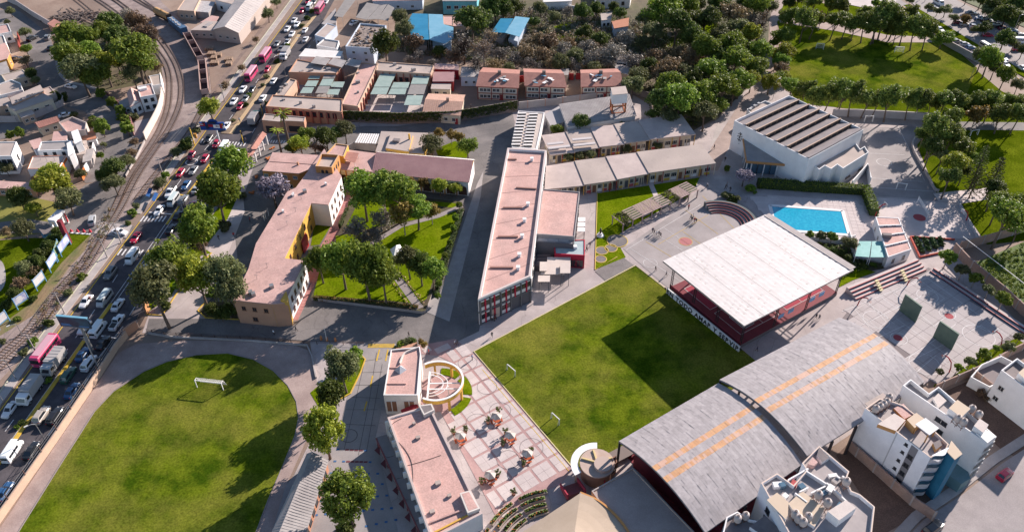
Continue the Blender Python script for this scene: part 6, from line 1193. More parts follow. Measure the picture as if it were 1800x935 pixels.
zb = b.rz; rb('1318,925 1345,905 1372,930 1360,955', .9, MT['cool_white'], roof_dark, 'roof_room')
# ================================================================== GARDEN
GZ = 0.9
gp = PT('604,392 616,348 645,338 725,346 812,355 816,368 748,545 742,547 546,523 572,460 590,418', GZ)
gd = MB().prism(gp, .02, GZ, mt=1).obj('garden_terrace', [M('retaining', (0.30, 0.27, 0.26), (0.35, 0.31, 0.30), .6, fine=.15), soil], kind='structure')
for s_ in ('620,375 632,350 700,350 770,362 735,385 640,404 608,398', '660,420 700,398 800,372 806,380 772,462 750,525 735,535 715,500 690,470 640,436', '590,415 640,408 648,430 632,440 592,438', '562,474 600,450 640,450 690,482 712,508 728,533 690,529 551,519', '748,353 806,358 800,366 752,360'):
 sheet('garden_lawn', [(p.x, p.y) for p in PT(s_, GZ)], GZ+.03, grass_g, gd)
gw = M('garden_walk', (0.24, 0.21, 0.205), (0.29, 0.25, 0.245), .5, fine=.1)
for s_, w_ in (('575,432 648,432 705,397 770,380 812,362', 1.6), ('646,434 700,490 738,542', 2.0)): ribbon(MB(), PT(s_, GZ), w_, GZ+.05).obj('garden_walk', gw, gd)
ln = PT('575,432 648,432 705,397 770,380 812,362', GZ)
fl = MB()
for P_, off in ((PT('655,446 700,492 734,538', GZ), 1.6), (PT('655,446 700,492 734,538', GZ), -1.6)):
 for p, d in along(P_, .55):
  x = Vector((-d.y, d.x, 0)); q = p+x*off
  for j in range(5):
   r_ = Vector((random.gauss(0, .2), random.gauss(0, .2), random.uniform(.05, .4))); n_ = Vector((random.gauss(0, 1), random.gauss(0, 1), random.gauss(0, 1))).normalized(); w_ = n_.cross(Vector((.3, .5, .8))).normalized()
   fl.face([q+r_-n_*.11-w_*.11, q+r_+n_*.11-w_*.11, q+r_+n_*.11+w_*.11, q+r_-n_*.11+w_*.11], 1 if random.random() < .4 else 0)
fl.obj('flower_border', [M('flower_leaf', (0.09, 0.14, 0.03)), M('border_bloom', (0.55, 0.33, 0.22))], gd, kind='stuff')
# red tile path along the quadrangle
rp = smoothline(PT('614,338 601,375 585,413 572,436 556,472 538,506 511,562', .2), 5)
tp = ribbon(MB(), rp, 3.4, .06).obj('tile_path', M('path_joint', (0.30, 0.20, 0.18)), kind='structure')
for p, d in along(rp, 1.1):
 x = Vector((-d.y, d.x, 0))
 for j in range(3):
  q = p+x*((j-1)*1.1); put('path_tile', slab_mesh(1.02, 1.02, .03, M('tile_red_'+str(j % 2), (0.40, 0.17, 0.16) if j % 2 else (0.44, 0.21, 0.19), (0.36, 0.15, 0.14), 1.2, fine=.15), 'path_tile'), tp, (q.x, q.y, .065), math.atan2(d.y, d.x))
# retaining edge stones of the terrace
sheet('quad_lawn', '552,398 576,386 581,398 562,430 546,432', .1, grass_g)
t = thing('garden_tent', 'white peaked tent standing on the garden lawn', 'tent', tuple(G(694, 452, GZ)))
P_ = PT('686,438 703,430 709,440 692,452', GZ+2.4); ap = sum(P_, Vector())/4+Vector((0, 0, 1.6)); mb = MB()
for k in range(4): mb.face([P_[k], P_[(k+1) % 4], ap]).face([P_[k], P_[k]-Vector((0, 0, .4)), P_[(k+1) % 4]-Vector((0, 0, .4)), P_[(k+1) % 4]])
mb.obj('tent_top', M('tent_white', (0.8, 0.79, 0.77), rough=.6), t)
for q in P_: MB().bar((q.x, q.y, GZ), q, .1, .1).obj('pole', steel, t)
# ================================================================== PLANTS
LEAF = {
 'green': MLEAF('leaf_green', (0.055, 0.097, 0.011), (0.157, 0.227, 0.028), (0.352, 0.391, 0.048)),
 'dark': MLEAF('leaf_dark', (0.032, 0.057, 0.011), (0.079, 0.113, 0.022), (0.188, 0.210, 0.041)),
 'olive': MLEAF('leaf_olive', (0.061, 0.078, 0.032), (0.142, 0.155, 0.062), (0.257, 0.257, 0.101)),
 'lime': MLEAF('leaf_lime', (0.095, 0.129, 0.010), (0.251, 0.284, 0.028), (0.467, 0.453, 0.058)),
 'park': MLEAF('leaf_park', (0.049, 0.080, 0.015), (0.133, 0.170, 0.030), (0.338, 0.346, 0.064)),
 'grey': MLEAF('leaf_grey', (0.113, 0.097, 0.081), (0.219, 0.192, 0.159), (0.356, 0.316, 0.267), .15),
 'brown': MLEAF('leaf_brown', (0.097, 0.068, 0.042), (0.203, 0.138, 0.078), (0.356, 0.243, 0.121), .2),
 'rust': MLEAF('leaf_rust', (0.108, 0.078, 0.022), (0.216, 0.144, 0.038), (0.348, 0.240, 0.072)),
 'lilac': MLEAF('leaf_lilac', (0.120, 0.102, 0.132), (0.228, 0.198, 0.240), (0.348, 0.312, 0.372), .2),
}
bark = M('bark', (0.12, 0.085, 0.065), (0.17, 0.125, 0.095), 2, fine=.3); bark_pale = M('pale_bark', (0.30, 0.25, 0.215), (0.36, 0.30, 0.26), 2, fine=.2)
def leaf_mesh(name, C, Rr, per, size, m, jit=.75, aspect=1.5, flat=0.0):
 """leaf quads over clumps with centres C, radii Rr"""
 n = len(C); tot = n*per; idx = np.repeat(np.arange(n), per)
 d = rng.normal(size=(tot, 3)); d /= np.linalg.norm(d, axis=1)[:, None]; d[:, 2] *= (1-flat)
 rad = Rr[idx]*(0.55+0.5*rng.random(tot)**.5); p = C[idx]+d*rad[:, None]
 nr = d+rng.normal(size=(tot, 3))*jit; nr[:, 2] += .25; nr /= np.linalg.norm(nr, axis=1)[:, None]
 t = np.cross(nr, rng.normal(size=(tot, 3))); t /= np.linalg.norm(t, axis=1)[:, None]; b2 = np.cross(nr, t)
 s = size*(0.6+0.8*rng.random(tot)); t = t*(s*aspect*.5)[:, None]; b2 = b2*(s*.5)[:, None]
 V = np.stack([p-t, p-b2*.9, p+t, p+b2*.9], 1).reshape(-1, 3)
 me = bpy.data.meshes.new(name); me.vertices.add(tot*4); me.vertices.foreach_set('co', V.ravel()); me.loops.add(tot*4); me.loops.foreach_set('vertex_index', np.arange(tot*4, dtype=np.int32))
 me.polygons.add(tot); me.polygons.foreach_set('loop_start', np.arange(0, tot*4, 4, dtype=np.int32)); me.polygons.foreach_set('loop_total', np.full(tot, 4, dtype=np.int32)); me.materials.append(m); me.update(calc_edges=True); return me
PROTO = {}
def hide(o): pass
def tree_proto(key, leaf, hz, zc, n, per, size, cr=(.22, .38), tr=.075, brk=bark, lean=0.0, shell=(.35, .92), bare=0, top=0.0):
 r0 = random.Random(key); C = []; Rr = []; lob = []; nl = r0.randint(6, 9) if shell[0] < .5 else 1
 for k in range(nl):                          # main boughs, each carrying its own lobe of foliage
  a = 6.283*(k+r0.uniform(-.3, .3))/max(nl-1, 1); e = r0.uniform(-.35, .75); q = r0.uniform(.38, .66) if k else 0
  lob.append((math.cos(a)*math.cos(e)*q, math.sin(a)*math.cos(e)*q, zc+(math.sin(e)*q*1.1+(.42 if not k else 0))*hz, r0.uniform(.34, .52) if nl > 1 else .88))
 while len(C) < n:
  x, y, z, lr = lob[len(C) % nl]; v = Vector((r0.gauss(0, 1), r0.gauss(0, 1), r0.gauss(0, 1))).normalized()
  if v.z < -.8: continue
  q = lr*r0.uniform(.55, 1.0); C.append((x+v.x*q, y+v.y*q, z+v.z*q*hz)); Rr.append(r0.uniform(*cr)*(.8 if nl > 1 else 1))
 C = np.array(C); Rr = np.array(Rr)
 crown = leaf_mesh('crown', C, Rr, per, size, LEAF[leaf])
 tk = MB(); lx = lean*zc; base = Vector((0, 0, -.02)); mid = Vector((lx*.4, 0, zc*.45)); tip = Vector((lx*.8, 0, zc))
 tk.tube([base, mid, tip], tr, 7, r2=tr*.35)
 for k in range(7):
  c = Vector(C[r0.randrange(n)]); s = mid.lerp(tip, r0.uniform(.0, .8)); tk.tube([s, s.lerp(c, .5)+Vector((0, 0, -.06)), c], tr*.42, 5, r2=tr*.10)
 for k in range(bare):
  a = r0.uniform(0, 6.28); e = r0.uniform(.1, 1.3); L = r0.uniform(.5, .95); s = mid.lerp(tip, r0.uniform(0, 1)); c = s+Vector((math.cos(a)*math.cos(e)*L, math.sin(a)*math.cos(e)*L, math.sin(e)*L*hz)); tk.tube([s, s.lerp(c, .5)+Vector((0, 0, .05)), c], tr*.25, 4, r2=.006)
 PROTO[key] = (tk.mesh('trunk', brk), crown, zc)
for k in range(4): tree_proto(f'green{k}', 'green', .82, 1.25, 84, 62, .085, lean=.06*k)
for k in range(3): tree_proto(f'dark{k}', 'dark', .85, 1.2, 84, 60, .088)
for k in range(3): tree_proto(f'olive{k}', 'olive', .8, 1.25, 84, 60, .08, lean=.1)
for k in range(2): tree_proto(f'lime{k}', 'lime', .82, 1.15, 84, 62, .085)
for k in range(4): tree_proto(f'park{k}', 'park', 1.05, 2.0, 84, 60, .095, lean=.12+.03*k, tr=.07)
for k in range(3): tree_proto(f'grey{k}', 'grey', .8, 1.0, 46, 34, .085, bare=60, brk=bark_pale, tr=.06)
for k in range(3): tree_proto(f'brown{k}', 'brown', .85, 1.05, 46, 40, .095, bare=45)
for k in range(2): tree_proto(f'rust{k}', 'rust', .95, 1.5, 48, 46, .115, bare=12, brk=bark_pale, tr=.055)
tree_proto('lilac0', 'lilac', .78, 1.15, 64, 60, .10, bare=30)
for k in range(2): tree_proto(f'ball{k}', 'green', .95, 1.0, 60, 60, .13, shell=(.6, .86), cr=(.16, .24))
for k in range(2): tree_proto(f'dome{k}', 'lime' if k else 'green', .88, 1.3, 110, 60, .075, shell=(.6, .9), cr=(.13, .24))
for k in range(3): tree_proto(f'bush{k}', ('green', 'olive', 'dark')[k], .7, .55, 46, 48, .14, tr=.05)
for k in range(2): tree_proto(f'small{k}', 'olive' if k else 'green', .85, 1.7, 44, 50, .16, tr=.08, brk=bark_pale)
tree_proto('bare0', 'grey', .9, 1.3, 24, 10, .07, bare=170, brk=M('dark_bark', (0.075, 0.055, 0.045)), tr=.06)
tree_proto('bare1', 'brown', .9, 1.3, 28, 14, .07, bare=170, brk=bark_pale, tr=.06)
# palm and araucaria
tk = MB().tube([(0, 0, 0), (.1, 0, 2.5), (.05, 0, 5)], .22, 8, r2=.14); fm = MB(); tk.lathe((.05, 0, 4.2), [(.14, 0), (.5, .3), (.32, .8), (.1, 1)], 8)
for k in range(16):
 a = 2*math.pi*k/16+random.uniform(-.15, .15); el = random.uniform(.1, 1.2); prev = Vector((.05, 0, 5.0))
 for j in range(5):
  s = (j+1)/5; p = Vector((.05+math.cos(a)*s*1.5*math.cos(el*(1-s*.5)), math.sin(a)*s*1.5*math.cos(el*(1-s*.5)), 5+math.sin(el)*s*1.2-s*s*.7)); w = Vector((-math.sin(a), math.cos(a), 0))*(.16*(1-.6*s)+.03); fm.face([prev-w, prev+w, p+w*.8, p-w*.8]); prev = p
PROTO['palm0'] = (tk.mesh('trunk', bark), fm.mesh('crown', LEAF['lime']), 5.0)
tk = MB().tube([(0, 0, 0), (0, 0, 4.4)], .09, 7, r2=.02); C = []; Rr = []
for i in range(11):
 z = .9+i*.33; L = (1.05-.085*i)
 for k in range(7):
  a = 2*math.pi*k/7+i*.4; tk.tube([(0, 0, z), (math.cos(a)*L*.6, math.sin(a)*L*.6, z-.08), (math.cos(a)*L, math.sin(a)*L, z+.06)], .018, 4)
  for q in (.35, .6, .85, 1.0): C.append((math.cos(a)*L*q, math.sin(a)*L*q, z-.02)); Rr.append(.085)
PROTO['pine0'] = (tk.mesh('trunk', bark), leaf_mesh('crown', np.array(C), np.array(Rr), 9, .07, LEAF['dark'], flat=.5), 2.6)
_cnt = {}
def plant(kind, x, y, r, label, group, z0=0.0, name='tree', cat='tree', hs=None, sc=None, ratio=None):
 ks = [k for k in PROTO if k.rstrip('0123456789') == kind]; _cnt[kind] = _cnt.get(kind, 0)+1; key = ks[_cnt[kind] % len(ks)]
 tk, cw, z1 = PROTO[key]; zc = ratio or z1; rm = r*mpp(x, y)*1.2 if sc is None else sc
 hs = hs or random.uniform(.92, 1.1); z = z0+zc*rm*hs; rm *= (CAM_H-z)/CAM_H if sc is None else 1.0; p = G(x, y, z0+zc*rm*hs)
 t = thing(name, label, cat, (p.x, p.y, z0), group); t.rotation_euler = (0, 0, random.uniform(0, 6.28)); t.scale = (rm, rm, rm*hs)
 for nm, me in (('trunk', tk), ('crown', cw)):
  o = bpy.data.objects.new(nm, me); COL.objects.link(o); o.parent = t
  if nm == 'crown': o.location = (0, 0, zc-z1)
  else: o.scale = (1, 1, zc/z1)
 return t
def plants(spec, label, group, **kw):
 for q in spec.split():
  f = q.split(','); plant(f[3] if len(f) > 3 else 'green', float(f[0]), float(f[1]), float(f[2]), label, group, **kw)
plants('407,288,28 379,342,35 345,400,32', 'large leafy tree between avenue and entrance drive', 'avenue trees', ratio=1.25, hs=1.4); plants('298,458,34 348,490,34,lime', 'broad tree on the verge beside the lower avenue', 'avenue trees', ratio=1.25, hs=1.4); plants('270,505,38,olive 398,482,31,olive 405,508,27,olive', 'grey-green tree on the verge by the salmon gable', 'avenue trees', ratio=1.7, hs=1.3)
plants('412,322,14,brown 352,432,12,brown 318,435,12,brown', 'brownish bush between the avenue trees', 'avenue bushes', name='bush', cat='bush')
plants('330,468,13,bush 368,462,12,bush 318,500,12,bush 395,398,12,bush 365,372,11,bush 392,352,12,bush 335,425,11,bush 288,535,10,bush 375,512,12,bush 425,345,9,bush', 'leafy bush under the avenue trees', 'verge bushes', name='bush', cat='bush')
plant('lilac', 478, 334, 28, 'lilac-grey flowering tree in front of the ochre quadrangle', None)
plants('122,60,22 150,68,20 178,54,20 118,92,23 155,90,19 140,122,28,olive 182,112,22,lime 235,92,34,green 205,62,19,dark 195,42,20,dark 165,132,24 122,112,16 212,105,18,dark 250,112,20 232,128,16,olive 105,75,12,olive 200,95,18,dark', 'dense green tree in the railside wood', 'railside wood', ratio=1.6)
plants('240,38,20,brown 256,58,20,brown 268,62,14,bare 224,28,14,grey 275,118,10,brown', 'half-bare brown tree at the railside wood edge', 'railside wood')
plants('44,58,10,olive 46,88,9 44,107,11,brown 55,132,11,dark 12,39,5,olive 18,20,8,olive 62,142,8,olive', 'small street tree on the left residential street', 'street trees'); plants('177,166,8,ball 197,183,8,ball 212,197,8,ball 220,213,8,ball 224,228,10,ball', 'clipped round tree in the row before the dark red fence', 'clipped trees')
plants('180,228,12,ball 172,213,7,olive 182,254,5,small 176,273,6,small 18,239,7,ball 35,236,8,ball 10,296,11,olive 88,306,18,lime 142,307,10,olive', 'garden tree beside the white courtyard houses', 'house garden trees'); plants('200,296,20,dark 222,284,14,olive 185,308,14,dark 232,268,9,brown 236,250,8,brown', 'dark shrub on the bank below the railway wall', 'bank shrubs', name='bush', cat='bush')
plants('160,218,9,bush 163,208,6,bush 130,202,7,bush 95,168,8,dark 110,172,9,bush 210,206,6,bush 236,205,8,bush', 'garden bush beside the residential street', 'garden bushes', name='bush', cat='bush')
plants('33,347,18,dark 90,325,28,lime 118,352,22,olive 60,367,12,lime 40,402,18,olive 10,408,10,brown 200,322,18,olive 68,318,12,rust', 'tree around the small park at the left edge', 'left park trees'); plants('92,422,12,dark 84,434,12,dark 74,446,13,dark 66,460,13,dark 56,474,13,brown 42,472,14,olive 36,500,14,brown 26,518,12,dark 12,535,10,bush 102,409,10,dark', 'dark shrub in the hedge behind the roadside billboards', 'billboard hedge', name='bush', cat='bush')
plants('143,487,8,bush 120,515,8,bush 85,567,8,bush 57,600,9,bush 42,620,8,bush 58,525,7,bush 233,374,8,bush 282,322,10,olive 240,362,6,bush 327,254,12,bush 290,308,8,bush 275,330,8,brown 345,230,8,bush 310,268,9,olive 225,392,5,bush 30,560,6,bush 5,600,6,bush 395,150,8,brown 425,120,7,brown 470,25,10,olive 485,5,8,olive 450,70,6,brown', 'scrubby bush beside the railway track', 'trackside bushes', name='bush', cat='bush')
plant('lime', 368, 190, 19, 'bright green tree beside the parked train', None)
for i_, (x, y, r_) in enumerate(((88, 660, 5), (85, 668, 6), (95, 650, 5), (38, 742, 6), (30, 750, 5), (410, 212, 4), (432, 184, 5), (438, 168, 5), (468, 135, 5), (487, 108, 5), (505, 80, 5), (530, 46, 5), (540, 32, 5), (548, 20, 5), (462, 150, 4))): plant('bush', x, y, r_, 'small bush growing on the avenue median', 'median bushes', name='bush', cat='bush')
plants('538,237,14 528,255,17,lime 572,240,18,dark 605,228,15,olive 553,258,10,grey 590,238,14,dark 512,262,10,dark 565,262,9,brown', 'tree in the planted corner inside the school gate', 'gate corner trees', ratio=1.5)
for x, y, b_ in ((486, 230, (493, 266)), (497, 200, (505, 258))): plant('palm', x, y, 7, 'slender palm inside the school gate', 'gate palms', name='palm_tree', sc=1.55 if y > 220 else 2.1)
plants('637,332,30 672,330,33 698,336,28', 'broad green tree at the top of the garden lawn', 'garden trees', z0=GZ, ratio=1.9); plants('708,376,20,rust 732,366,24 758,370,15,rust 720,350,10', 'lighter tree beside the garden walk', 'garden trees', z0=GZ, ratio=1.8); plants('723,322,10,rust 743,322,10,rust 773,327,15,lime 802,332,11,lime', 'slim young tree in front of the arcaded hall', 'hall trees', z0=GZ)
plants('669,386,20,grey 625,404,22,grey 660,414,16,grey 640,420,12,grey', 'grey olive tree in the middle of the garden', 'garden olive trees', z0=GZ); plants('560,458,21 598,456,28 640,465,35 672,484,27', 'large green tree on the lower garden lawn', 'garden trees', z0=GZ, ratio=1.5, hs=1.4); plants('698,458,10,olive 717,455,19,olive 738,465,20,dark 760,474,20', 'medium tree beside the white garden tent', 'garden trees', z0=GZ, ratio=1.5, hs=1.4)
plants('807,362,5,ball 801,384,6,ball 797,402,5,ball 791,428,5,ball 782,450,5,ball 777,473,4.5,ball 772,499,5,ball 770,522,5,ball', 'clipped ball shrub on the garden edge', 'garden ball shrubs', z0=GZ, name='topiary', cat='shrub'); plants('758,255,18,olive 822,260,17 793,238,10,rust 807,242,9,rust 772,234,9,rust', 'tree on the small lawn behind the hall', 'hall lawn trees')
plant('small', 565, 374, 10, 'small tree in the courtyard niche of the quadrangle', None); sheet('back_lawn', '765,262 800,248 828,262 820,278 770,274', .08, grass_g)
sheet('drive_island', '605,625 625,617 640,632 632,655 615,690 600,700 590,680 600,650', .12, grass_g); line('island_kerb', '628,618 642,632 634,655 616,692 598,702', .25, .05, yellow, z1=.24); sheet('drive_island', '545,690 580,660 600,700 585,722 560,715', .11, grass_g)
plant('olive', 600, 645, 28, 'grey-green tree at the head of the drive island', None, ratio=1.35, hs=1.5); plant('ball', 623, 628, 14, 'round bright bush on the drive island', None, name='bush', cat='bush'); plant('dark', 583, 698, 24, 'dark green tree at the tip of the drive island', None, ratio=1.3, hs=1.6); plant('dome', 571, 767, 32, 'bright domed tree beside the storage shed end', None, ratio=1.1, hs=1.5); plant('dome', 612, 886, 43, 'largest domed tree in the foreground beside the shed', None, ratio=1.1, hs=1.25); plant('bush', 606, 930, 16, 'low bush under the largest domed tree', None, name='bush', cat='bush')
plants('703,606,8,bush 714,602,9,bush 725,600,8,bush', 'bush in the planter wedge at the office', 'office bushes', name='bush', cat='bush'); plants('740,601,6,rust 746,606,6,rust', 'reddish bush beside the office head', 'office bushes', name='bush', cat='bush')
plants('372,545,12,dark 402,545,16,dark 388,552,12,dark', 'dark bush in the corner bed of the salmon gable', 'corner bed bushes', name='bush', cat='bush'); sheet('corner_bed', '350,545 370,530 412,530 420,560 362,557', .12, soil); line('corner_kerb', '420,562 362,559 348,546 362,530', .25, .05, yellow, z1=.22); sheet('verge_lawn', '255,552 300,520 330,470 400,385 425,330 412,320 380,370 300,480 262,535', .10, grass_g); line('verge_kerb', '258,553 285,555 322,500 372,445', .25, .05, yellow, z1=.22); sheet('verge_lawn', '335,452 372,445 352,432', .11, grass_g)
plants('1022,216,16,dark 980,228,11 1068,212,8,dark 1088,214,9,olive', 'tree between the workshop and the upper classroom row', 'classroom trees'); plants('1000,276,8,olive 1020,275,9,olive 1038,272,9,olive 1102,262,8,olive 1156,257,7,olive', 'small grey-green tree between the two classroom rows', 'classroom trees')
# woodland
plants('1165,15,28 1205,8,22 1135,35,16,olive 1190,42,24,dark 1240,35,25,dark 1150,55,18,olive 1290,25,22,brown 1330,12,22 1352,12,14,olive 1240,82,22 1285,78,22 1320,60,18,lime 1338,88,18 1292,105,24 1328,118,20 1252,122,24 1222,140,20,dark 1180,150,24 1160,180,24,dark 1195,172,28 1235,165,24 1272,150,24 1302,140,20 1322,138,14,lime 1240,198,20,olive 1178,205,15,olive 1215,182,16,lilac 1262,185,16 1290,160,15 1150,200,12,dark 1268,60,18,olive 1300,50,18,olive 1215,60,20,dark 1265,100,16,dark 1310,85,16,dark 1205,195,14,dark 1222,8,18,dark 1265,10,20,dark 1310,8,16,dark', 'leafy tree in the wood behind the auditorium track', 'hillside wood', ratio=1.6)
plants('1215,100,18,brown 1180,118,22,brown 1100,70,17,grey 1080,95,22,grey 1115,110,18,grey 1125,132,17,olive 1112,150,18,olive 1150,100,16,brown 1160,130,16,brown 1195,92,14,brown 1140,118,15,dark 1200,125,16,olive 1130,75,14,olive 1335,45,18,bare 1342,28,16,bare 1320,35,16,grey', 'brown or grey scrub tree behind the right row house', 'hillside scrub')
plants('830,38,28,dark 870,10,22,dark 815,78,26,bare 850,85,24,bare 838,112,18,bare 730,75,16,brown 712,52,16,olive 703,30,14,olive 772,92,12,dark 735,100,12,grey 800,100,16,brown 880,95,14,grey 870,115,14,brown 905,105,14,grey 925,95,14,brown 945,70,14,brown 965,72,18,brown 990,88,16,grey 955,98,16,brown 930,112,12,grey 985,110,14,olive 1010,98,14,olive 1030,85,16,grey 1040,105,16,grey 1055,70,14,dark 1030,55,12,dark 1060,95,14,grey 1005,112,12,grey 970,112,12,brown 1045,120,12,olive 1000,75,12,brown 885,20,16,dark 905,12,14,dark 950,15,12,olive 975,30,10,olive 1000,20,10,grey 1025,20,14,dark 1080,15,10,dark 1090,25,12,dark 1050,15,12,dark 760,112,10,grey 720,108,10,grey 860,62,16,bare 895,120,10,olive 1070,112,12,grey 945,118,10,grey 1015,122,9,grey 1018,60,8,dark 940,40,10,dark', 'scrubby tree behind the row houses', 'scrub behind the houses')
plant('dark', 676, 78, 19, 'tall dark tree beside the bluish rubble-roofed house', None, hs=1.5)
# upper right park
plants('1392,153,17 1403,162,14,lime 1418,158,15,park 1436,168,16,park 1456,165,17,park 1483,160,19,park 1502,166,18,park 1523,174,16,park 1541,176,14,park 1567,172,20,park 1603,176,16,park 1622,173,17,park 1641,179,13,park 1660,177,17,park 1685,179,16,park 1475,172,12,park', 'leaning tree in the row below the upper pitch', 'upper pitch row')
plants('1718,178,16,park 1740,176,17,park 1770,178,13,park 1792,181,14,park 1675,204,15,park 1693,196,12 1717,203,17,rust 1737,197,15 1762,201,17,park 1790,201,17,park', 'tree beside the shaded park lane at the right edge', 'park lane trees')
plants('1647,224,25,park 1673,239,20,park 1690,259,17,park 1638,260,18,dark 1658,274,15,olive 1680,285,20,lime 1707,278,13 1670,311,17,dark 1625,235,12,dark 1695,300,12,dark', 'tree in the clump on the bank beside the asphalt court', 'bank clump', ratio=2.2); plants('1750,333,18,dark 1772,376,30 1760,352,18 1788,358,17 1795,395,14', 'big tree above the field wall at the right edge', 'right edge trees', ratio=2.4)
for x, y, s_ in ((1723, 288, 3.2), (1752, 305, 3.0), (1716, 318, 2.4), (1748, 330, 2.2)): plant('pine', x, y, 10, 'tiered araucaria pine on the park slope', 'araucarias', name='pine_tree', sc=s_)
plants('1385,32,15,park 1415,33,18,park 1430,36,15,park 1443,34,11,rust 1467,38,15,park 1487,38,15,park 1503,44,12,park 1523,40,17,park 1540,44,15,park 1520,25,12,park 1557,22,20,park 1573,34,18,park 1545,40,18,park 1597,28,15,park 1592,46,17,park 1613,48,18,park 1633,52,15,park 1658,67,15 1578,52,12,park 1562,52,12,dark', 'tree in the belt above the upper pitch', 'upper belt')
plants('1430,4,12,park 1460,6,12,park 1478,10,14,park 1388,8,11,dark 1540,6,8,small 1600,0,6,small 1405,-2,10,park', 'tree on the grass beyond the upper path', 'beyond the path trees'); plants('1378,65,17 1377,93,19,lime 1373,122,14,brown 1353,146,15,lime 1368,140,12 1380,135,10,lime 1372,108,14 1362,75,8', 'tree at the left end of the upper pitch', 'track side trees')
plants('1740,103,18 1728,100,15,olive 1767,133,14 1750,118,12,olive 1790,150,10,olive', 'tree leaning over the parked cars at the right edge', 'street end trees', hs=1.4); plants('1663,18,10,olive 1677,32,8,olive 1697,35,9,rust 1730,50,12,dark 1767,67,16,dark 1782,78,10,olive 1798,90,10,dark 1633,13,7,olive 1648,20,7,olive 1713,52,6,olive', 'small tree in the car park', 'car park trees')
plants('1770,25,18,dark 1790,8,16,dark 1745,12,14,dark 1725,2,12,dark 1755,30,12,dark 1795,35,12,dark 1700,-4,10,dark 1735,20,10,olive 1780,40,10,dark 1770,5,14,lime', 'dark tree on the slope at the top right corner', 'top corner slope trees')
plants('1667,451,14,small 1693,474,11,small 1715,489,11,small 1739,509,10,small 1765,525,13,small', 'small tree in the row behind the two-tier bleacher', 'bleacher row trees'); plants('1652,652,6,small 1685,645,7,small 1707,635,9,small 1730,622,11,small 1773,608,10,small 1752,612,6,small 1793,592,8,small', 'young tree on the strip behind the ball courts', 'strip trees')
plants('1424,412,7,small 1443,413,8,small 1463,416,9,small 1494,428,13,olive', 'small tree below the pool terrace wall', 'pool terrace trees'); plant('lilac', 1308, 311, 16, 'pinkish flowering tree beside the auditorium forecourt', None); plant('ball', 1278, 298, 5, 'tiny clipped tree on the forecourt', None); plant('bush', 1320, 332, 9, 'dense bush at the end of the pool hedge', None, name='bush', cat='bush')
plants('1275,344,8,bush 1288,350,9,bush 1297,348,5,small', 'bush behind the curved amphitheatre', 'amphitheatre bushes', name='bush', cat='bush'); plants('1205,340,9,bush 1100,395,6,bush', 'shrub at the end of the pergola row', 'pergola shrubs', name='bush', cat='bush')
plants('1450,440,8,dark 1465,442,8,dark 1478,445,7,dark 1490,455,7,dark 1440,432,6,dark 1470,455,6,bush 1485,462,6,bush 1500,465,6,bush 1520,468,6,bush 1535,465,5,bush', 'shrub in the bed between the pool and the covered court', 'pool bed shrubs', name='bush', cat='bush'); sheet('shrub_bed', '1425,425 1500,432 1502,455 1560,465 1555,472 1510,480 1480,495 1470,470', .09, soil); sheet('shrub_lawn', '1478,480 1510,470 1540,478 1500,492 1475,505', .12, grass_g)
plants('1718,660,6,bush 1725,690,8,brown 1735,700,6,brown', 'weedy bush in the vacant plot', 'vacant plot weeds', name='bush', cat='bush')
# hedges
def hedge(label, pix, w, h, leaf='green', z0=0.0):
 P_ = [Vector((p.x, p.y, 0)) for p in PT(pix)]; t = thing('hedge', label, 'hedge', tuple(P_[0]))
 ribbon(MB(), P_, w*.86, z0, z0+h*.93).obj('hedge_core', hedge_m, t); C = []
 for p, d in along(P_, .5):
  x = Vector((-d.y, d.x, 0))
  for j in range(int(6+h*3)):
   s = random.random()
   q = p+x*random.uniform(-w/2, w/2)+Vector((0, 0, z0+h)) if s < .5 else p+x*(w/2*random.choice((-1, 1)))+Vector((0, 0, z0+random.uniform(0, h)))
   C.append(tuple(q))
 o = bpy.data.objects.new('foliage', leaf_mesh('foliage', np.array(C), np.full(len(C), .16), 4, .22, LEAF[leaf])); COL.objects.link(o); o.parent = t; o.location = -P_[0]; o['kind'] = 'stuff'
hedge('tall dense hedge along the pool terrace under the auditorium', '1330,328 1420,334 1518,340', 2.6, 2.4); hedge('tall hedge closing the right side of the pool terrace', '1519,337 1535,380', 2.4, 2.4, 'green'); hedge('flower hedge along the lower edge of the garden terrace', '552,527 640,535 735,545', .8, 1.3, 'rust'); hedge('dark hedge along the right edge of the garden terrace', '812,372 790,440 765,520', 1.4, 1.1, 'dark'); hedge('clipped hedge along the lawn edge by the quadrangle path', '612,372 598,402', .8, 1.5, 'olive')
C = []
for p, d in along(iv, .45):
 x = Vector((-d.y, d.x, 0)); x = x if x.y < 0 else -x
 for j in range(24):
  if random.random() < .95: C.append(tuple(p+x*.3+Vector((0, 0, .8+3.3*random.random()**.7))))
o = bpy.data.objects.new('ivy', leaf_mesh('ivy', np.array(C), np.full(len(C), .2), 4, .26, LEAF['dark'])); COL.objects.link(o); o.parent = ow; o.location = -Vector(ORG[ow.name]); o['kind'] = 'stuff'
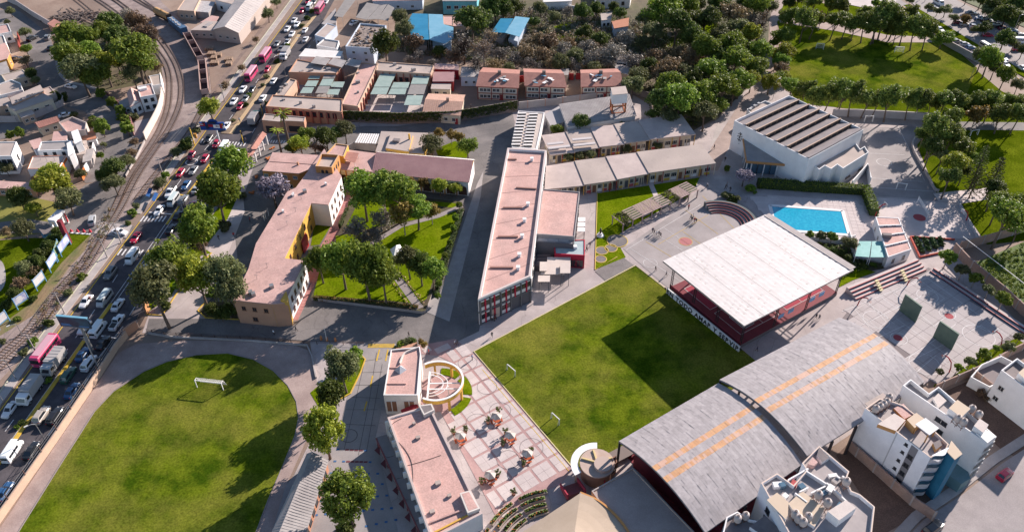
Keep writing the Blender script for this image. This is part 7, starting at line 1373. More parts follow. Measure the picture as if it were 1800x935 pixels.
# undergrowth between the scrub trees, crops in the field: nobody could count them
def scatter(name, pix, n, per, rad, size, leafs, z=.15):
 PQ = PT(pix); Q = [(p.x, p.y) for p in PQ]; x0, x1 = min(q[0] for q in Q), max(q[0] for q in Q); y0, y1 = min(q[1] for q in Q), max(q[1] for q in Q)
 for i_, lf in enumerate(leafs):
  C = []
  while len(C) < n:
   p = (random.uniform(x0, x1), random.uniform(y0, y1))
   if inside(p, Q) and math.sin(p[0]*.21+i_)+math.sin(p[1]*.17+i_*2) > -.9: C.append((*p, z+rad*random.uniform(.2, .9)))
  o = bpy.data.objects.new(name, leaf_mesh(name, np.array(C), np.full(n, rad), per, size, LEAF[lf])); COL.objects.link(o); o['kind'] = 'stuff'
scatter('undergrowth', '700,95 860,112 1100,128 1125,160 1150,110 1180,85 1120,40 1060,20 960,15 850,25 820,60 700,70', 700, 26, .9, .34, ('grey', 'brown', 'grey', 'olive'))
scatter('wood_undergrowth', '1125,150 1150,200 1215,225 1260,200 1330,135 1345,80 1340,10 1230,10 1150,60', 500, 26, .9, .34, ('dark', 'olive'))
scatter('railside_undergrowth', '104,62 150,42 240,38 275,80 282,125 215,150 150,148 108,118', 120, 26, .8, .34, ('dark', 'olive'))
scatter('crop_rows', '1712,470 1800,428 1895,402 1895,555 1800,530', 900, 24, .35, .2, ('green',))
scatter('flower_bed', '1426,428 1498,434 1500,456 1555,466 1510,478 1480,490 1472,470', 130, 22, .35, .22, ('dark',))
scatter('railside_weeds', '60,555 140,460 196,360 205,380 150,480 70,590', 60, 14, .4, .22, ('olive', 'rust'))
# ================================================================== VEHICLES
paint = MOBJ('car_paint', .28, 0, .6); carglass = M('car_glass', (0.02, 0.024, 0.03), rough=.08, spec=.7); lampm = M('head_lamp', (0.75, 0.75, 0.72), rough=.2); tailm = M('tail_lamp', (0.35, 0.02, 0.02), rough=.3)
_wh = MB(); _wh.tube([(0, -.1, 0), (0, .1, 0)], .33, 14); _wh.tube([(0, -.11, 0), (0, .11, 0)], .19, 10, m=1); WHEEL = _wh.mesh('wheel', [tyre, steel])
def loft(mb, secs, m=0):                       # secs: (x, [(y, z)...]) closed outlines
 for (x0, a), (x1, c) in zip(secs, secs[1:]):
  n = len(a)
  for k in range(n): mb.face([(x0, *a[k]), (x0, *a[(k+1) % n]), (x1, *c[(k+1) % n]), (x1, *c[k])], m)
 mb.face([(secs[0][0], *q) for q in secs[0][1]][::-1], m); mb.face([(secs[-1][0], *q) for q in secs[-1][1]], m)
def car_proto(L, W, hb, ht, cab, bed=None):    # cab: bottom x0,x1 and top x0,x1 of the glasshouse
 t = bpy.data.objects.new('car', None); COL.objects.link(t); ORG[t.name] = (0, 0, 0); w = W/2
 def sec(x, zt, ww): return (x, [(-ww*.93, .22), (ww*.93, .22), (ww, .5), (ww*.97, zt-.12), (ww*.84, zt), (-ww*.84, zt), (-ww*.97, zt-.12), (-ww, .5)])
 b = MB(); loft(b, [sec(-L/2, hb-.12, w*.86), sec(-L/2+.22, hb, w*.97), sec(cab[0], hb+.02, w), sec(cab[1], hb+.02, w), sec(L/2-.6, hb-.07, w*.98), sec(L/2-.1, hb-.2, w*.88), sec(L/2, hb-.3, w*.8)])
 x0, x1, x2, x3 = cab; wb, wt = w*.88, w*.70; zb, zt = hb-.02, ht
 Bt = [(x0, -wb, zb), (x1, -wb, zb), (x1, wb, zb), (x0, wb, zb)]; Tp = [(x2, -wt, zt), (x3, -wt, zt), (x3, wt, zt), (x2, wt, zt)]
 for k in range(4): b.face([Bt[k], Bt[(k+1) % 4], Tp[(k+1) % 4], Tp[k]])
 cx = (x2+x3)/2; b.face([(*q[:2], q[2]) for q in Tp]); b.face([(cx+(q[0]-cx)*.8, q[1]*.8, zt+.05) for q in Tp])
 for k in range(4): q, r_ = Tp[k], Tp[(k+1) % 4]; b.face([q, r_, (cx+(r_[0]-cx)*.8, r_[1]*.8, zt+.05), (cx+(q[0]-cx)*.8, q[1]*.8, zt+.05)])
 if bed: b.box(((bed[0]+bed[1])/2, 0, hb-.05), bed[1]-bed[0], W*.78, .02); 
 b.obj('body', paint, t)
 if bed: MB().box(((bed[0]+bed[1])/2, 0, hb+.0), (bed[1]-bed[0])*.94, W*.72, .03).obj('cargo_bed', M('bed_dark', (0.06, 0.06, 0.06)), t)
 for nm, k in (('side_window', 0), ('windscreen', 1), ('side_window', 2), ('rear_window', 3)):
  q = [Vector(Bt[k]), Vector(Bt[(k+1) % 4]), Vector(Tp[(k+1) % 4]), Vector(Tp[k])]; c = sum(q, Vector())/4; n = (q[1]-q[0]).cross(q[3]-q[0]).normalized()
  MB().face([c+(p-c)*.84+n*.015 for p in q]).obj(nm, carglass, t)
 for sx in (-1, 1):
  for sy in (-1, 1): put('wheel', WHEEL, t, (sx*L*.31, sy*(w-.1), .33))
 for sy in (-1, 1):
  MB().box((L/2-.1, sy*w*.58, hb-.36), .2, .3, .15).obj('headlight', lampm, t); MB().box((-L/2+.06, sy*w*.68, hb-.3), .14, .26, .18).obj('tail_light', tailm, t)
 note_kids(t); return t
def van_proto(L, W, h, nose, nwin, bus=False):
 t = bpy.data.objects.new('van', None); COL.objects.link(t); ORG[t.name] = (0, 0, 0); w = W/2
 def sec(x, zt, ww, zs=.25): return (x, [(-ww*.95, zs), (ww*.95, zs), (ww, zs+.35), (ww*.95, zt-.2), (ww*.82, zt), (-ww*.82, zt), (-ww*.95, zt-.2), (-ww, zs+.35)])
 b = MB(); loft(b, [sec(-L/2, h-.08, w*.95), sec(-L/2+.15, h, w), sec(L/2-nose-.4, h, w), sec(L/2-nose*.55, h*.62+.2, w*.98), sec(L/2-.15, h*.52, w*.94), sec(L/2, h*.42, w*.86)] if not bus else [sec(-L/2, h-.1, w*.96), sec(-L/2+.2, h, w), sec(L/2-.3, h, w), sec(L/2, h-.25, w*.95)])
 b.obj('body', paint, t); MB().box((-.2, 0, h-.01), L*.8, W*.72, .06).obj('roof_panel', MOBJ('roof_paint', .5), t)
 zw = h*.56; hh = h*.26; run = L-(.9 if bus else nose+1.2); 
 for sy in (-1, 1):
  for k in range(nwin):
   x = -L/2+.45+run*(k+.5)/nwin; MB().box((x, sy*(w*.985), zw), run/nwin*.86, .06, hh).obj('side_window', carglass, t)
 xf = L/2-nose*.78 if not bus else L/2-.08
 if bus: MB().box((L/2-.03, 0, h*.45), .1, W*.86, h*.38).obj('windscreen', carglass, t)
 else:
  q = [Vector((L/2-nose*.5, -w*.82, h*.62+.23)), Vector((L/2-nose*.5, w*.82, h*.62+.23)), Vector((L/2-nose-.3, w*.74, h-.02)), Vector((L/2-nose-.3, -w*.74, h-.02))]; MB().face([p+Vector((.05, 0, .03)) for p in q]).obj('windscreen', carglass, t)
 MB().box((-L/2+.0, 0, h*.55), .08, W*.7, hh).obj('rear_window', carglass, t)
 for sx in ((-.32, .33) if not bus else (-.3, .32)):
  for sy in (-1, 1): put('wheel', WHEEL, t, (sx*L, sy*(w-.12), .4 if bus else .33), 0, (1.25, 1.25, 1.25) if bus else None)
 for sy in (-1, 1): MB().box((L/2-.06, sy*w*.7, .6), .15, .3, .2).obj('headlight', lampm, t); MB().box((-L/2+.03, sy*w*.8, .8), .12, .18, .35).obj('tail_light', tailm, t)
 note_kids(t); return t
def truck_proto(L, W, h):
 t = bpy.data.objects.new('truck', None); COL.objects.link(t); ORG[t.name] = (0, 0, 0)
 MB().box((0, 0, .5), L, W*.4, .25).obj('chassis', black_m, t)
 b = MB(); loft(b, [(L/2-1.9, [(-W/2, .6), (W/2, .6), (W/2, 2.5), (-W/2, 2.5)]), (L/2-.5, [(-W/2, .6), (W/2, .6), (W/2*.95, 2.5), (-W/2*.95, 2.5)]), (L/2, [(-W/2, .6), (W/2, .6), (W/2*.9, 1.5), (-W/2*.9, 1.5)])]); b.obj('cab', paint, t)
 q = [(L/2-.46, -W*.42, 2.4), (L/2-.46, W*.42, 2.4), (L/2+.02, W*.4, 1.55), (L/2+.02, -W*.4, 1.55)]; MB().face(q[::-1]).obj('windscreen', carglass, t)
 for sy in (-1, 1): MB().box((L/2-1.2, sy*W*.5, 1.5), .9, .05, .7).obj('side_window', carglass, t)
 MB().box((-.95, 0, .8), L-2.2, W, h-.8).obj('cargo_box', MOBJ('cargo_paint', .6), t)
 for k in range(5): MB().box((-.95-(L-2.2)/2+(k+.5)*(L-2.2)/5, 0, h), .15, W*.98, .06).obj('roof_rib', MOBJ('cargo_paint', .6), t)
 for x in (-.33, -.2, .36):
  for sy in (-1, 1): put('wheel', WHEEL, t, (x*L, sy*(W/2-.12), .42), 0, (1.3, 1.3, 1.3))
 note_kids(t); return t
VP = {'sedan': car_proto(4.4, 1.75, .92, 1.42, (-1.55, .95, -.95, .25)), 'hatch': car_proto(3.8, 1.68, .95, 1.48, (-1.72, .85, -1.35, .2)), 'suv': car_proto(4.6, 1.88, 1.1, 1.72, (-2.1, .95, -1.75, .35)), 'pickup': car_proto(5.2, 1.85, 1.05, 1.72, (-.55, 1.2, -.3, .6), bed=(-2.45, -.65)),
      'van': van_proto(5.2, 1.9, 2.15, 1.0, 4), 'bus': van_proto(8.2, 2.35, 2.9, .2, 6, True), 'truck': truck_proto(7.0, 2.3, 3.0)}
for k_, o_ in VP.items(): o_['proto'] = 1
CC = {'white': (.72, .72, .72), 'silver': (.42, .43, .44), 'grey': (.17, .175, .18), 'black': (.018, .018, .02), 'blue': (.03, .09, .2), 'red': (.42, .012, .045), 'pink': (.50, .05, .14), 'maroon': (.14, .012, .03), 'beige': (.42, .37, .32), 'green': (.03, .09, .06)}
def heading_at(p):                              # direction of the avenue next to p
 best = min(range(len(avL)-1), key=lambda i: ((avL[i]+avL[i+1])/2-p).length); d = avL[best+1]-avL[best]; return math.atan2(d.y, d.x)
def vehicle(kind, x, y, col, where, rz=None, flip=False, grp='vehicles on the avenue'):
 p = G(x, y, .7); p.z = .06; src = VP[kind]; nm = {'sedan': 'car', 'hatch': 'car', 'suv': 'car', 'pickup': 'pickup_truck'}.get(kind, kind)
 o = copy_tree(src); o.name = nm; o.location = p; r_ = heading_at(p) if rz is None else rz; o.rotation_euler = (0, 0, r_+(math.pi if flip else 0)); del o['proto']
 kn = {'sedan': 'saloon car', 'hatch': 'hatchback', 'suv': 'sport utility car', 'pickup': 'pickup truck', 'van': 'minibus van', 'bus': 'bus', 'truck': 'box truck'}[kind]
 tag(o, f'{col} {kn} {where}', {'bus': 'bus', 'truck': 'truck', 'van': 'van', 'pickup': 'pickup'}.get(kind, 'car'), grp)
 c = CC[col]; q = random.uniform(.9, 1.1)
 for ch in COL.objects:
  if ch.parent == o: ch.color = (*(min(1, v*q) for v in c), 1) if not ch.name.startswith(('cargo', 'roof')) else ((.36, .34, .33, 1) if kind == 'truck' else (min(.75, c[0]*.7+.2), min(.75, c[1]*.7+.28), min(.75, c[2]*.7+.27), 1))
 return o
_allkids = {}
def vehicles(spec, where, **kw):
 for q in spec.split():
  f = q.split(','); vehicle(f[0], float(f[1]), float(f[2]), f[3], where, flip=len(f) > 4, **kw)
LO, MI, UP = 'on the lower stretch of the avenue', 'on the avenue by the zebra crossings', 'on the upper stretch of the avenue'
vehicles('sedan,17,719,white,f truck,55,690,white,f bus,82,620,pink,f suv,120,659,green suv,156,638,white sedan,126,686,blue suv,73,729,beige suv,97,731,black van,22,793,white sedan,55,791,black sedan,8,863,blue sedan,145,622,blue truck,97,640,silver,f', LO)
vehicles('sedan,151,529,white,f van,184,526,silver,f sedan,207,535,white pickup,205,566,white van,173,579,white sedan,181,602,black suv,194,480,grey,f sedan,252,474,grey sedan,272,471,silver sedan,148,575,white,f', 'between the billboard and the grey-green verge tree')
vehicles('van,233,452,white,f sedan,239,417,red,f pickup,300,337,white,f van,305,353,silver,f sedan,280,369,white,f sedan,327,325,blue,f sedan,345,332,silver suv,338,362,maroon sedan,313,378,black sedan,301,402,black suv,322,352,grey', MI)
vehicles('hatch,336,273,red,f hatch,360,279,red,f sedan,383,285,white sedan,340,299,grey,f hatch,317,304,red,f hatch,367,308,red van,394,260,white,f hatch,380,253,red,f sedan,367,243,black,f sedan,416,269,white sedan,398,221,white,f', 'on the avenue below the blue sculpted sign')
vehicles('truck,448,211,green sedan,411,178,white,f hatch,422,187,red,f sedan,432,173,grey,f sedan,462,172,white sedan,427,157,white,f sedan,443,157,black,f bus,442,133,pink,f hatch,470,122,red,f bus,467,100,pink,f sedan,481,142,white sedan,487,77,grey,f sedan,494,86,grey,f sedan,505,74,silver,f truck,502,98,white,f sedan,513,60,white,f sedan,505,51,white,f sedan,522,43,white,f sedan,517,36,white,f sedan,536,53,white sedan,537,69,white hatch,531,19,red,f van,544,14,silver,f bus,562,17,pink,f hatch,541,3,red,f sedan,552,4,grey,f sedan,573,3,white', UP)
SR = math.atan2(*(G(1700, 80)-G(1612, 25)).yx)
vehicle('sedan', 124, 152, 'white', 'on the residential street by the wood', R(-20), grp='parked cars'); vehicle('suv', 56, 68, 'black', 'parked under the small street tree', R(75), grp='parked cars'); vehicle('suv', 84, 66, 'grey', 'parked at the wood edge on the left street', R(100), grp='parked cars'); vehicle('sedan', 88, 84, 'black', 'parked beside the agave at the wood edge', R(100), grp='parked cars'); vehicle('sedan', 115, 202, 'white', 'parked behind the pale terrace house', R(30), grp='parked cars'); vehicle('suv', 162, 387, 'silver', 'on the side road before the level crossing', R(108), grp='parked cars'); vehicle('sedan', 210, 407, 'white', 'turning over the level crossing', R(-18), grp='vehicles on the avenue'); vehicle('sedan', 27, 103, 'silver', 'in the carport of the orange house', R(20), grp='parked cars'); vehicle('hatch', 1767, 833, 'red', 'parked on the back street', math.atan2(*(G(1760, 815)-G(1690, 870)).yx), grp='parked cars'); vehicle('sedan', 622, 40, 'white', 'in the market yard under the nets', R(60), grp='parked cars'); vehicle('suv', 1640, 928, 'black', 'parked at the kerb in the lower right corner', math.atan2(*(G(1760, 815)-G(1690, 870)).yx), grp='parked cars')
for k, (x, y, c) in enumerate(((1725, 32, 'white'), (1734, 36, 'black'), (1744, 41, 'silver'), (1754, 46, 'black'), (1765, 50, 'maroon'), (1778, 54, 'white'), (1787, 59, 'blue'), (1796, 64, 'grey'), (1707, 23, 'grey'))): vehicle('suv' if k % 2 else 'sedan', x, y, c, 'in the far row of the car park', SR+R(70), grp='cars in the car park')
for k, (x, y, c) in enumerate(((1642, 15, 'silver'), (1685, 40, 'maroon'), (1696, 43, 'silver'), (1713, 47, 'white'), (1737, 62, 'red'), (1790, 87, 'red'), (1716, 52, 'red'))): vehicle('hatch', x, y, c, 'between the car park trees', SR+R(70), grp='cars in the car park')
vehicle('van', 1650, 6, 'white', 'at the head of the car park', SR, grp='cars in the car park'); vehicle('van', 1793, 73, 'white', 'beside the car park tree at the right edge', SR+R(70), grp='cars in the car park')
for k, (x, y, c) in enumerate(((1672, 68, 'black'), (1682, 73, 'grey'), (1696, 78, 'silver'), (1706, 84, 'blue'), (1717, 92, 'white'))): vehicle('hatch', x, y, c, 'parked nose-in above the street wall', SR+R(85), grp='cars on the upper street')
for x, y, c, kd in ((1609, 22, 'white', 'sedan'), (1652, 52, 'white', 'sedan'), (1732, 83, 'beige', 'van'), (1763, 102, 'blue', 'sedan'), (1767, 113, 'white', 'sedan'), (1798, 120, 'white', 'sedan')): vehicle(kd, x, y, c, 'on the upper street', SR, grp='cars on the upper street')
for o_ in list(VP.values()):
 for ch in list(KIDS[o_.name]): bpy.data.objects.remove(ch)
 bpy.data.objects.remove(o_)
# --- train
trC = smoothline(PT(tracks['C']), 8)
def at_track(y_px):
 return min(range(len(trC)), key=lambda i: abs(PX(trC[i])[1]-y_px) + (0 if PX(trC[i])[0] > 270 else 50))
gm = M('gondola_steel', (0.22, 0.13, 0.11), (0.28, 0.17, 0.14), 1, fine=.15)
def wagon(a, c, kind, label):
 A, C_ = G(*a, 1.5), G(*c, 1.5); d = Vector((C_.x-A.x, C_.y-A.y, 0)); L = d.length; m_ = (A+C_)/2
 t = thing('railway_wagon', label, 'wagon', (m_.x, m_.y, .1), 'parked train'); t.rotation_euler = (0, 0, math.atan2(d.y, d.x))
 q = lambda mb, nm, mm: mb.obj(nm, mm, None)
 def child(mb, nm, mm):
  o = bpy.data.objects.new(nm, mb.mesh(nm, mm)); COL.objects.link(o); o.parent = t
 child(MB().box((0, 0, .7), L*.98, 2.2, .3), 'frame', black_m)
 for x in (-.36, .36): child(MB().box((x*L, 0, .2), 2.0, 1.7, .5), 'bogie', black_m)
 if kind == 'gondola':
  for sy in (-1, 1): child(MB().box((0, sy*1.25, 1.0), L*.97, .14, 1.9), 'side_wall', gm)
  for k in range(4): child(MB().box((-L*.48+k*L*.96/3, 0, 1.0), .16, 2.5, 1.85), 'bulkhead', M('gondola_rim', (0.42, 0.30, 0.27)))
  for sy in (-1, 1): child(MB().box((0, sy*1.27, 2.9), L*.97, .22, .1), 'top_rail', M('gondola_rim', (0.42, 0.30, 0.27)))
  child(MB().box((0, 0, 1.0), L*.95, 2.35, .25), 'floor', M('ore_dark', (0.05, 0.035, 0.04)))
 elif kind == 'loco':
  child(MB().box((-.6, 0, 1.0), L*.78, 2.2, 2.3), 'hood', M('loco_blue', (0.05, 0.11, 0.20), (0.07, .14, .24), 1)); child(MB().box((L*.40, 0, 1.0), L*.16, 2.6, 2.8), 'cab', M('loco_blue', (0.05, 0.11, 0.20)))
  for k in range(4): child(MB().box((-L*.35+k*L*.18, 0, 3.3), 1.0, 1.2, .2), 'roof_fan', M('loco_grey', (0.35, 0.36, 0.37)))
  child(MB().box((-.6, 0, 3.3), L*.6, .5, .1), 'roof_walk', M('loco_grey', (0.35, 0.36, 0.37)))
 else:
  child(MB().tube([(-L*.46, 0, 2.3), (-L*.42, 0, 2.3), (L*.42, 0, 2.3), (L*.46, 0, 2.3)], 1.35, 14), 'tank', M('tank_ochre', (0.45, 0.27, 0.12), (0.38, .23, .11), 1)); child(MB().cyl((0, 0, 3.5), .5, .4, 10), 'dome', M('tank_ochre', (.4, .25, .1))); child(MB().box((L*.5, 0, 1.0), .3, 2.2, 2.3), 'end_plate', black_m)
wagon((274, 22), (298, 34), 'tank', 'ochre tank wagon at the far end of the parked train'); wagon((299, 37), (326, 60), 'loco', 'blue locomotive in the parked train'); wagon((329, 63), (353, 106), 'gondola', 'empty open wagon behind the blue locomotive'); wagon((356, 111), (361, 165), 'gondola', 'empty open wagon at the near end of the parked train')
# ================================================================== STREET FURNITURE
def pole(name, label, base, top, r, arms=(), lamp=None, cat='pole', grp=None, m=conc, hh=None):
 h = hh or height_of(base, top); b = G(*base); t = thing(name, label, cat, tuple(b), grp)
 MB().tube([(b.x, b.y, 0), (b.x, b.y, h)], r, 8, r2=r*.6).obj('shaft', m, t)
 for z, w_ in arms: d = Vector((-AD.y, AD.x, 0))*w_/2; MB().bar(Vector((b.x, b.y, h-z))-d, Vector((b.x, b.y, h-z))+d, .12, .12).obj('cross_arm', steel, t)
 if lamp:
  e = Vector((b.x+lamp[0], b.y+lamp[1], h+.5)); MB().tube([(b.x, b.y, h-.1), (b.x+lamp[0]*.4, b.y+lamp[1]*.4, h+.35), e], .07, 6).obj('arm', steel, t); MB().box((e.x, e.y, e.z-.08), .7, .3, .14, math.atan2(lamp[1], lamp[0])).obj('lamp_head', frame_m, t)
 return t
for base, top in (((64, 620), (48, 588)), ((114, 551), (100, 514)), ((189, 453), (177, 419)), ((213, 427), (205, 392)), ((288, 312), (278, 276)), ((395, 178), (388, 148)), ((325, 379), (320, 352)), ((172, 643), (147, 592))): pole('utility_pole', 'concrete utility pole with cross arms beside the avenue', base, top, .17, ((.3, 1.6), (1.0, 1.2)), cat='utility pole', grp='utility poles')
for base, top in (((28, 666), (11, 632)), ((79, 773), (62, 745)), ((8, 709), (-2, 690)), ((502, 133), (495, 98)), ((533, 87), (530, 67)), ((565, 37), (561, 13)), ((40, 590), (26, 570))): pole('street_lamp', 'slim street lamp with curved arm on the avenue', base, top, .10, (), (-1.2, -1.0), 'street lamp', 'street lamps', steel)
for x, y in ((1358, 175), (1725, 30), (1780, 60), (1705, 140)): pole('lamp_post', 'thin lamp post near the upper fields', (x, y), (x, y-30), .09, (), (1.0, .3), 'street lamp', 'upper lamp posts', steel, 7.0)
pole('flag_pole', 'white flagpole by the drive kerb', (575, 600), (571, 574), .07, m=white); pole('lamp_post', 'leaning white post beside the largest domed tree', (590, 845), (620, 828), .08, m=white, hh=5)
for x in (465, 468, 473): pole('bollard_post', 'white post in front of the quadrangle steps', (x, 385+(468-x)), (x, 372), .12, m=white, cat='post', grp='white posts', hh=2.6)
# wires
wp = [G(64, 620), G(114, 551), G(189, 453), G(213, 427), G(288, 312), G(395, 178)]; 
for k_, (o_, z_) in enumerate(((-.6, 7.2), (0, 7.4), (.6, 7.2))):
 pts_ = []
 for a, c in zip(wp, wp[1:]):
  for j in range(8): u = j/8; p = a.lerp(c, u); pts_.append((p.x+o_*-AD.y, p.y+o_*AD.x, z_-1.2*u*(1-u)))
 tag(MB().tube(pts_, .022, 4).obj('overhead_wire', black_m), f'{("outer", "middle", "inner")[k_]} overhead wire strung along the avenue poles', 'wire')
# large billboard over the avenue and the blue sculpted sign
bb = thing('billboard', 'long dark blue billboard on a steel mast over the avenue', 'billboard', tuple(G(150, 612)))
bl_, br_ = G(103, 563, 9.0), G(157, 568, 9.0); d = (br_-bl_).normalized(); n_ = Vector((d.y, -d.x, 0)); L = (br_-bl_).length
pr_ = bpy.data.materials.new('poster_print'); pr_.use_nodes = True; N = pr_.node_tree.nodes; tc_ = N.new('ShaderNodeTexNoise'); tc_.inputs['Scale'].default_value = .5; ge = N.new('ShaderNodeNewGeometry'); pr_.node_tree.links.new(ge.outputs['Position'], tc_.inputs['Vector']); cr_ = N.new('ShaderNodeValToRGB'); cr_.color_ramp.elements[0].color = (.02, .03, .06, 1); cr_.color_ramp.elements[1].color = (.05, .2, .28, 1); cr_.color_ramp.elements[0].position = .4; pr_.node_tree.links.new(tc_.outputs[0], cr_.inputs[0]); pr_.node_tree.links.new(cr_.outputs[0], N['Principled BSDF'].inputs['Base Color'])
MB().bar(up(bl_, 9.0), up(br_, 9.0), .35, 2.9).obj('poster_panel', pr_, bb); MB().bar(up(bl_, 10.5), up(br_, 10.5), .5, .2).obj('top_frame', bluesheet2, bb); MB().bar(up(bl_, 7.5), up(br_, 7.5), .5, .15).obj('bottom_frame', steel, bb)
for z, u0, u1 in ((8.3, .06, .34), (7.95, .06, .38), (7.9, .62, .95)): MB().bar(up(bl_.lerp(br_, u0)+n_*.2, z), up(bl_.lerp(br_, u1)+n_*.2, z), .02, .2).obj('print_strip', M('print_blue', (0.12, 0.25, 0.5)), bb)
mb_ = bl_.lerp(br_, .66); MB().tube([(mb_.x, mb_.y, 0), (mb_.x, mb_.y, 7.6)], .35, 10).obj('mast', steel, bb)
sg = thing('sculpted_sign', 'blue red and white sculpted advertising sign on a pole beside the avenue', 'sign', tuple(G(384, 255)))
a, c = G(352, 222, 7.0), G(395, 222, 7.0); d = (c-a).normalized(); n_ = Vector((d.y, -d.x, 0)); blu = M('sign_blue', (0.015, 0.06, 0.24)); redp = M('sign_red', (0.36, 0.02, 0.03)); L = (c-a).length
MB().bar(up(a, 7.0), up(c, 7.0), .5, 2.6).obj('sign_panel', blu, sg); MB().tube([up(a.lerp(c, .62), 0), up(a.lerp(c, .62), 6)], .22, 10).obj('mast', white, sg)
for u, z, w_, h_, mm in ((.12, 7.7, 1.6, .9, redp), (.1, 7.9, 1.0, .4, white), (.3, 6.9, .8, 1.3, M('sign_navy', (.02, .03, .06))), (.45, 7.4, 1.5, .8, redp), (.68, 7.1, 1.9, 1.1, white), (.72, 7.2, 1.0, .5, redp), (.88, 7.2, .9, 1.4, redp), (.93, 7.8, .4, .5, M('sign_yellow', (.6, .35, .03))), (.5, 8.3, 2.6, .6, M('sign_navy', (.02, .03, .06))), (.2, 8.4, 1.0, .5, M('sign_navy', (.02, .03, .06))), (.97, 6.8, .8, .9, white)):
 q = a.lerp(c, u)+n_*.3; MB().bar(up(q-d*w_/2, z), up(q+d*w_/2, z+random.uniform(-.2, .2)), .25, h_).obj('sign_relief', mm, sg)
q = a.lerp(c, .55); mb = MB()
for k in range(8): x0, x1 = math.pi*k/8, math.pi*(k+1)/8; mb.face([up(q, 8.2), up(q+d*math.cos(x0)*1.6, 8.2+math.sin(x0)*1.3), up(q+d*math.cos(x1)*1.6, 8.2+math.sin(x1)*1.3)])
mb.obj('sign_crest', blu, sg)
for k_, (x0, y0, x1, y1, cl_) in enumerate(((109, 452, 125, 430, 'picture'), (101, 462, 108, 440, 'green'), (90, 480, 103, 460, 'picture'), (66, 512, 82, 495, 'white'), (32, 545, 53, 530, 'picture'), (0, 580, 18, 565, 'white'))):
 A, C_ = G(x0, y0), G(x1, y1); h_ = 2.5; t = thing('roadside_billboard', {'picture': 'framed picture billboard beside the railway bank', 'green': 'green-painted panel in the billboard row', 'white': 'blank white billboard beside the railway bank'}[cl_], 'billboard', tuple((A+C_)/2), 'roadside billboards')
 MB().bar(up(A, 1.2+h_/2), up(C_, 1.2+h_/2), .15, h_-.4).obj('panel', {'picture': M('poster_pale', (0.32, 0.34, 0.52), (0.62, 0.60, 0.62), .7, contrast=(.45, .55)), 'green': M('poster_green', (0.03, 0.22, 0.20), (0.3, 0.3, 0.12), .8), 'white': M('board_white', (.55, .54, .54), (.48, .47, .47), .6)}[cl_], t)
 for z in (1.2, 1.2+h_-.3): MB().bar(up(A, z), up(C_, z), .22, .15).obj('frame_bar', M('frame_blue', (0.12, 0.26, 0.42)), t)
 for q in (A, C_): MB().bar(up(q, .02), up(q, 1.2+h_), .2, .2).obj('post', M('frame_blue', (0.12, 0.26, 0.42)), t)
# park portal on the side road
t = thing('park_portal', 'white and red park gateway portal on the side road', 'gateway', tuple(G(98, 400))); P_ = PT('83,386 101,368 113,369 96,388', 4.2)
MB().prism(P_, 3.5, 4.2, bottom=True).obj('lintel', white, t)
for q in inset(P_, .3): MB().bar((q.x, q.y, .05), (q.x, q.y, 3.5), .5, .5).obj('pier', white, t)
MB().bar(up(P_[1].lerp(P_[2], .9), 2), up(P_[2].lerp(P_[3], .15), 2), .2, 3).obj('red_screen', red_w, t)
A = G(122, 428); tag(MB().prism([A+Vector((-.5, -.5, 0)), A+Vector((.6, -.6, 0)), A+Vector((.6, .5, 0)), A+Vector((-.5, .6, 0))], .05, 7.5).obj('red_pylon', [maroon]), 'tall maroon pylon sign beside the park portal', 'sign')
b = building('gate_booth', 'small blue booth with flat brown roof beside the park portal', 'booth', '68,402 92,398 100,406 76,412', 2.8, M('booth_blue', (0.06, 0.18, 0.32)), roof_dark); wins(b, 2, 2, (1,), 1, 1)
for x in (126, 137, 148, 159): tag(MB().lathe(tuple(G(x, 408)), [(.45, 0), (.16, .9), (.001, 1.0)], 10).obj('traffic_cone', M('cone_red', (.5, .05, .07))), 'red marker cone on the striped kerb of the side road', 'cone', 'marker cones')
for k in range(9): tag(MB().box(tuple(G(122+k*4.4, 409.5+k*.35)), .5, .5, .2).obj('kerb_block', white), 'white block of the striped kerb on the side road', 'kerb block', 'kerb blocks')
t = thing('gantry', 'yellow overhead traffic gantry at the upper crossing', 'gantry', tuple(G(340, 256)));  q = G(342, 255)
MB().bar((q.x, q.y, 0), (q.x, q.y, 6), .3, .3).obj('post', yellow, t); q2 = G(372, 250); MB().bar((q.x, q.y, 5.8), (q2.x, q2.y, 5.8), .2, .2).obj('arm', black_m, t); MB().box((q.x+1.2, q.y-.3, 2.6), .8, .5, 1.6).obj('signal_box', M('signal_orange', (.5, .24, .05)), t)
for x, y in ((463, 205), (428, 252)): q = G(x, y); t = thing('traffic_signal', f'yellow traffic signal post {"by the entrance lodge" if x > 450 else "on the upper crossing island"}', 'traffic signal', tuple(q)); MB().bar((q.x, q.y, 0), (q.x, q.y, 4.4), .22, .22).obj('post', yellow, t); MB().box((q.x+.3, q.y-.2, 3.2), .4, .4, 1.1).obj('signal_head', black_m, t)
for x, y in ((272, 348), (262, 340)): tag(MB().prism(PT(f'{x-6},{y+4} {x},{y-10} {x+6},{y-8} {x},{y+6}', 1.8), 1.7, 1.8, bottom=True).obj('stall_sheet', M('stall_blue', (.03, .11, .3))), f'blue plastic stall cover on the avenue pavement, {"right" if x > 265 else "left"} one', 'stall cover')
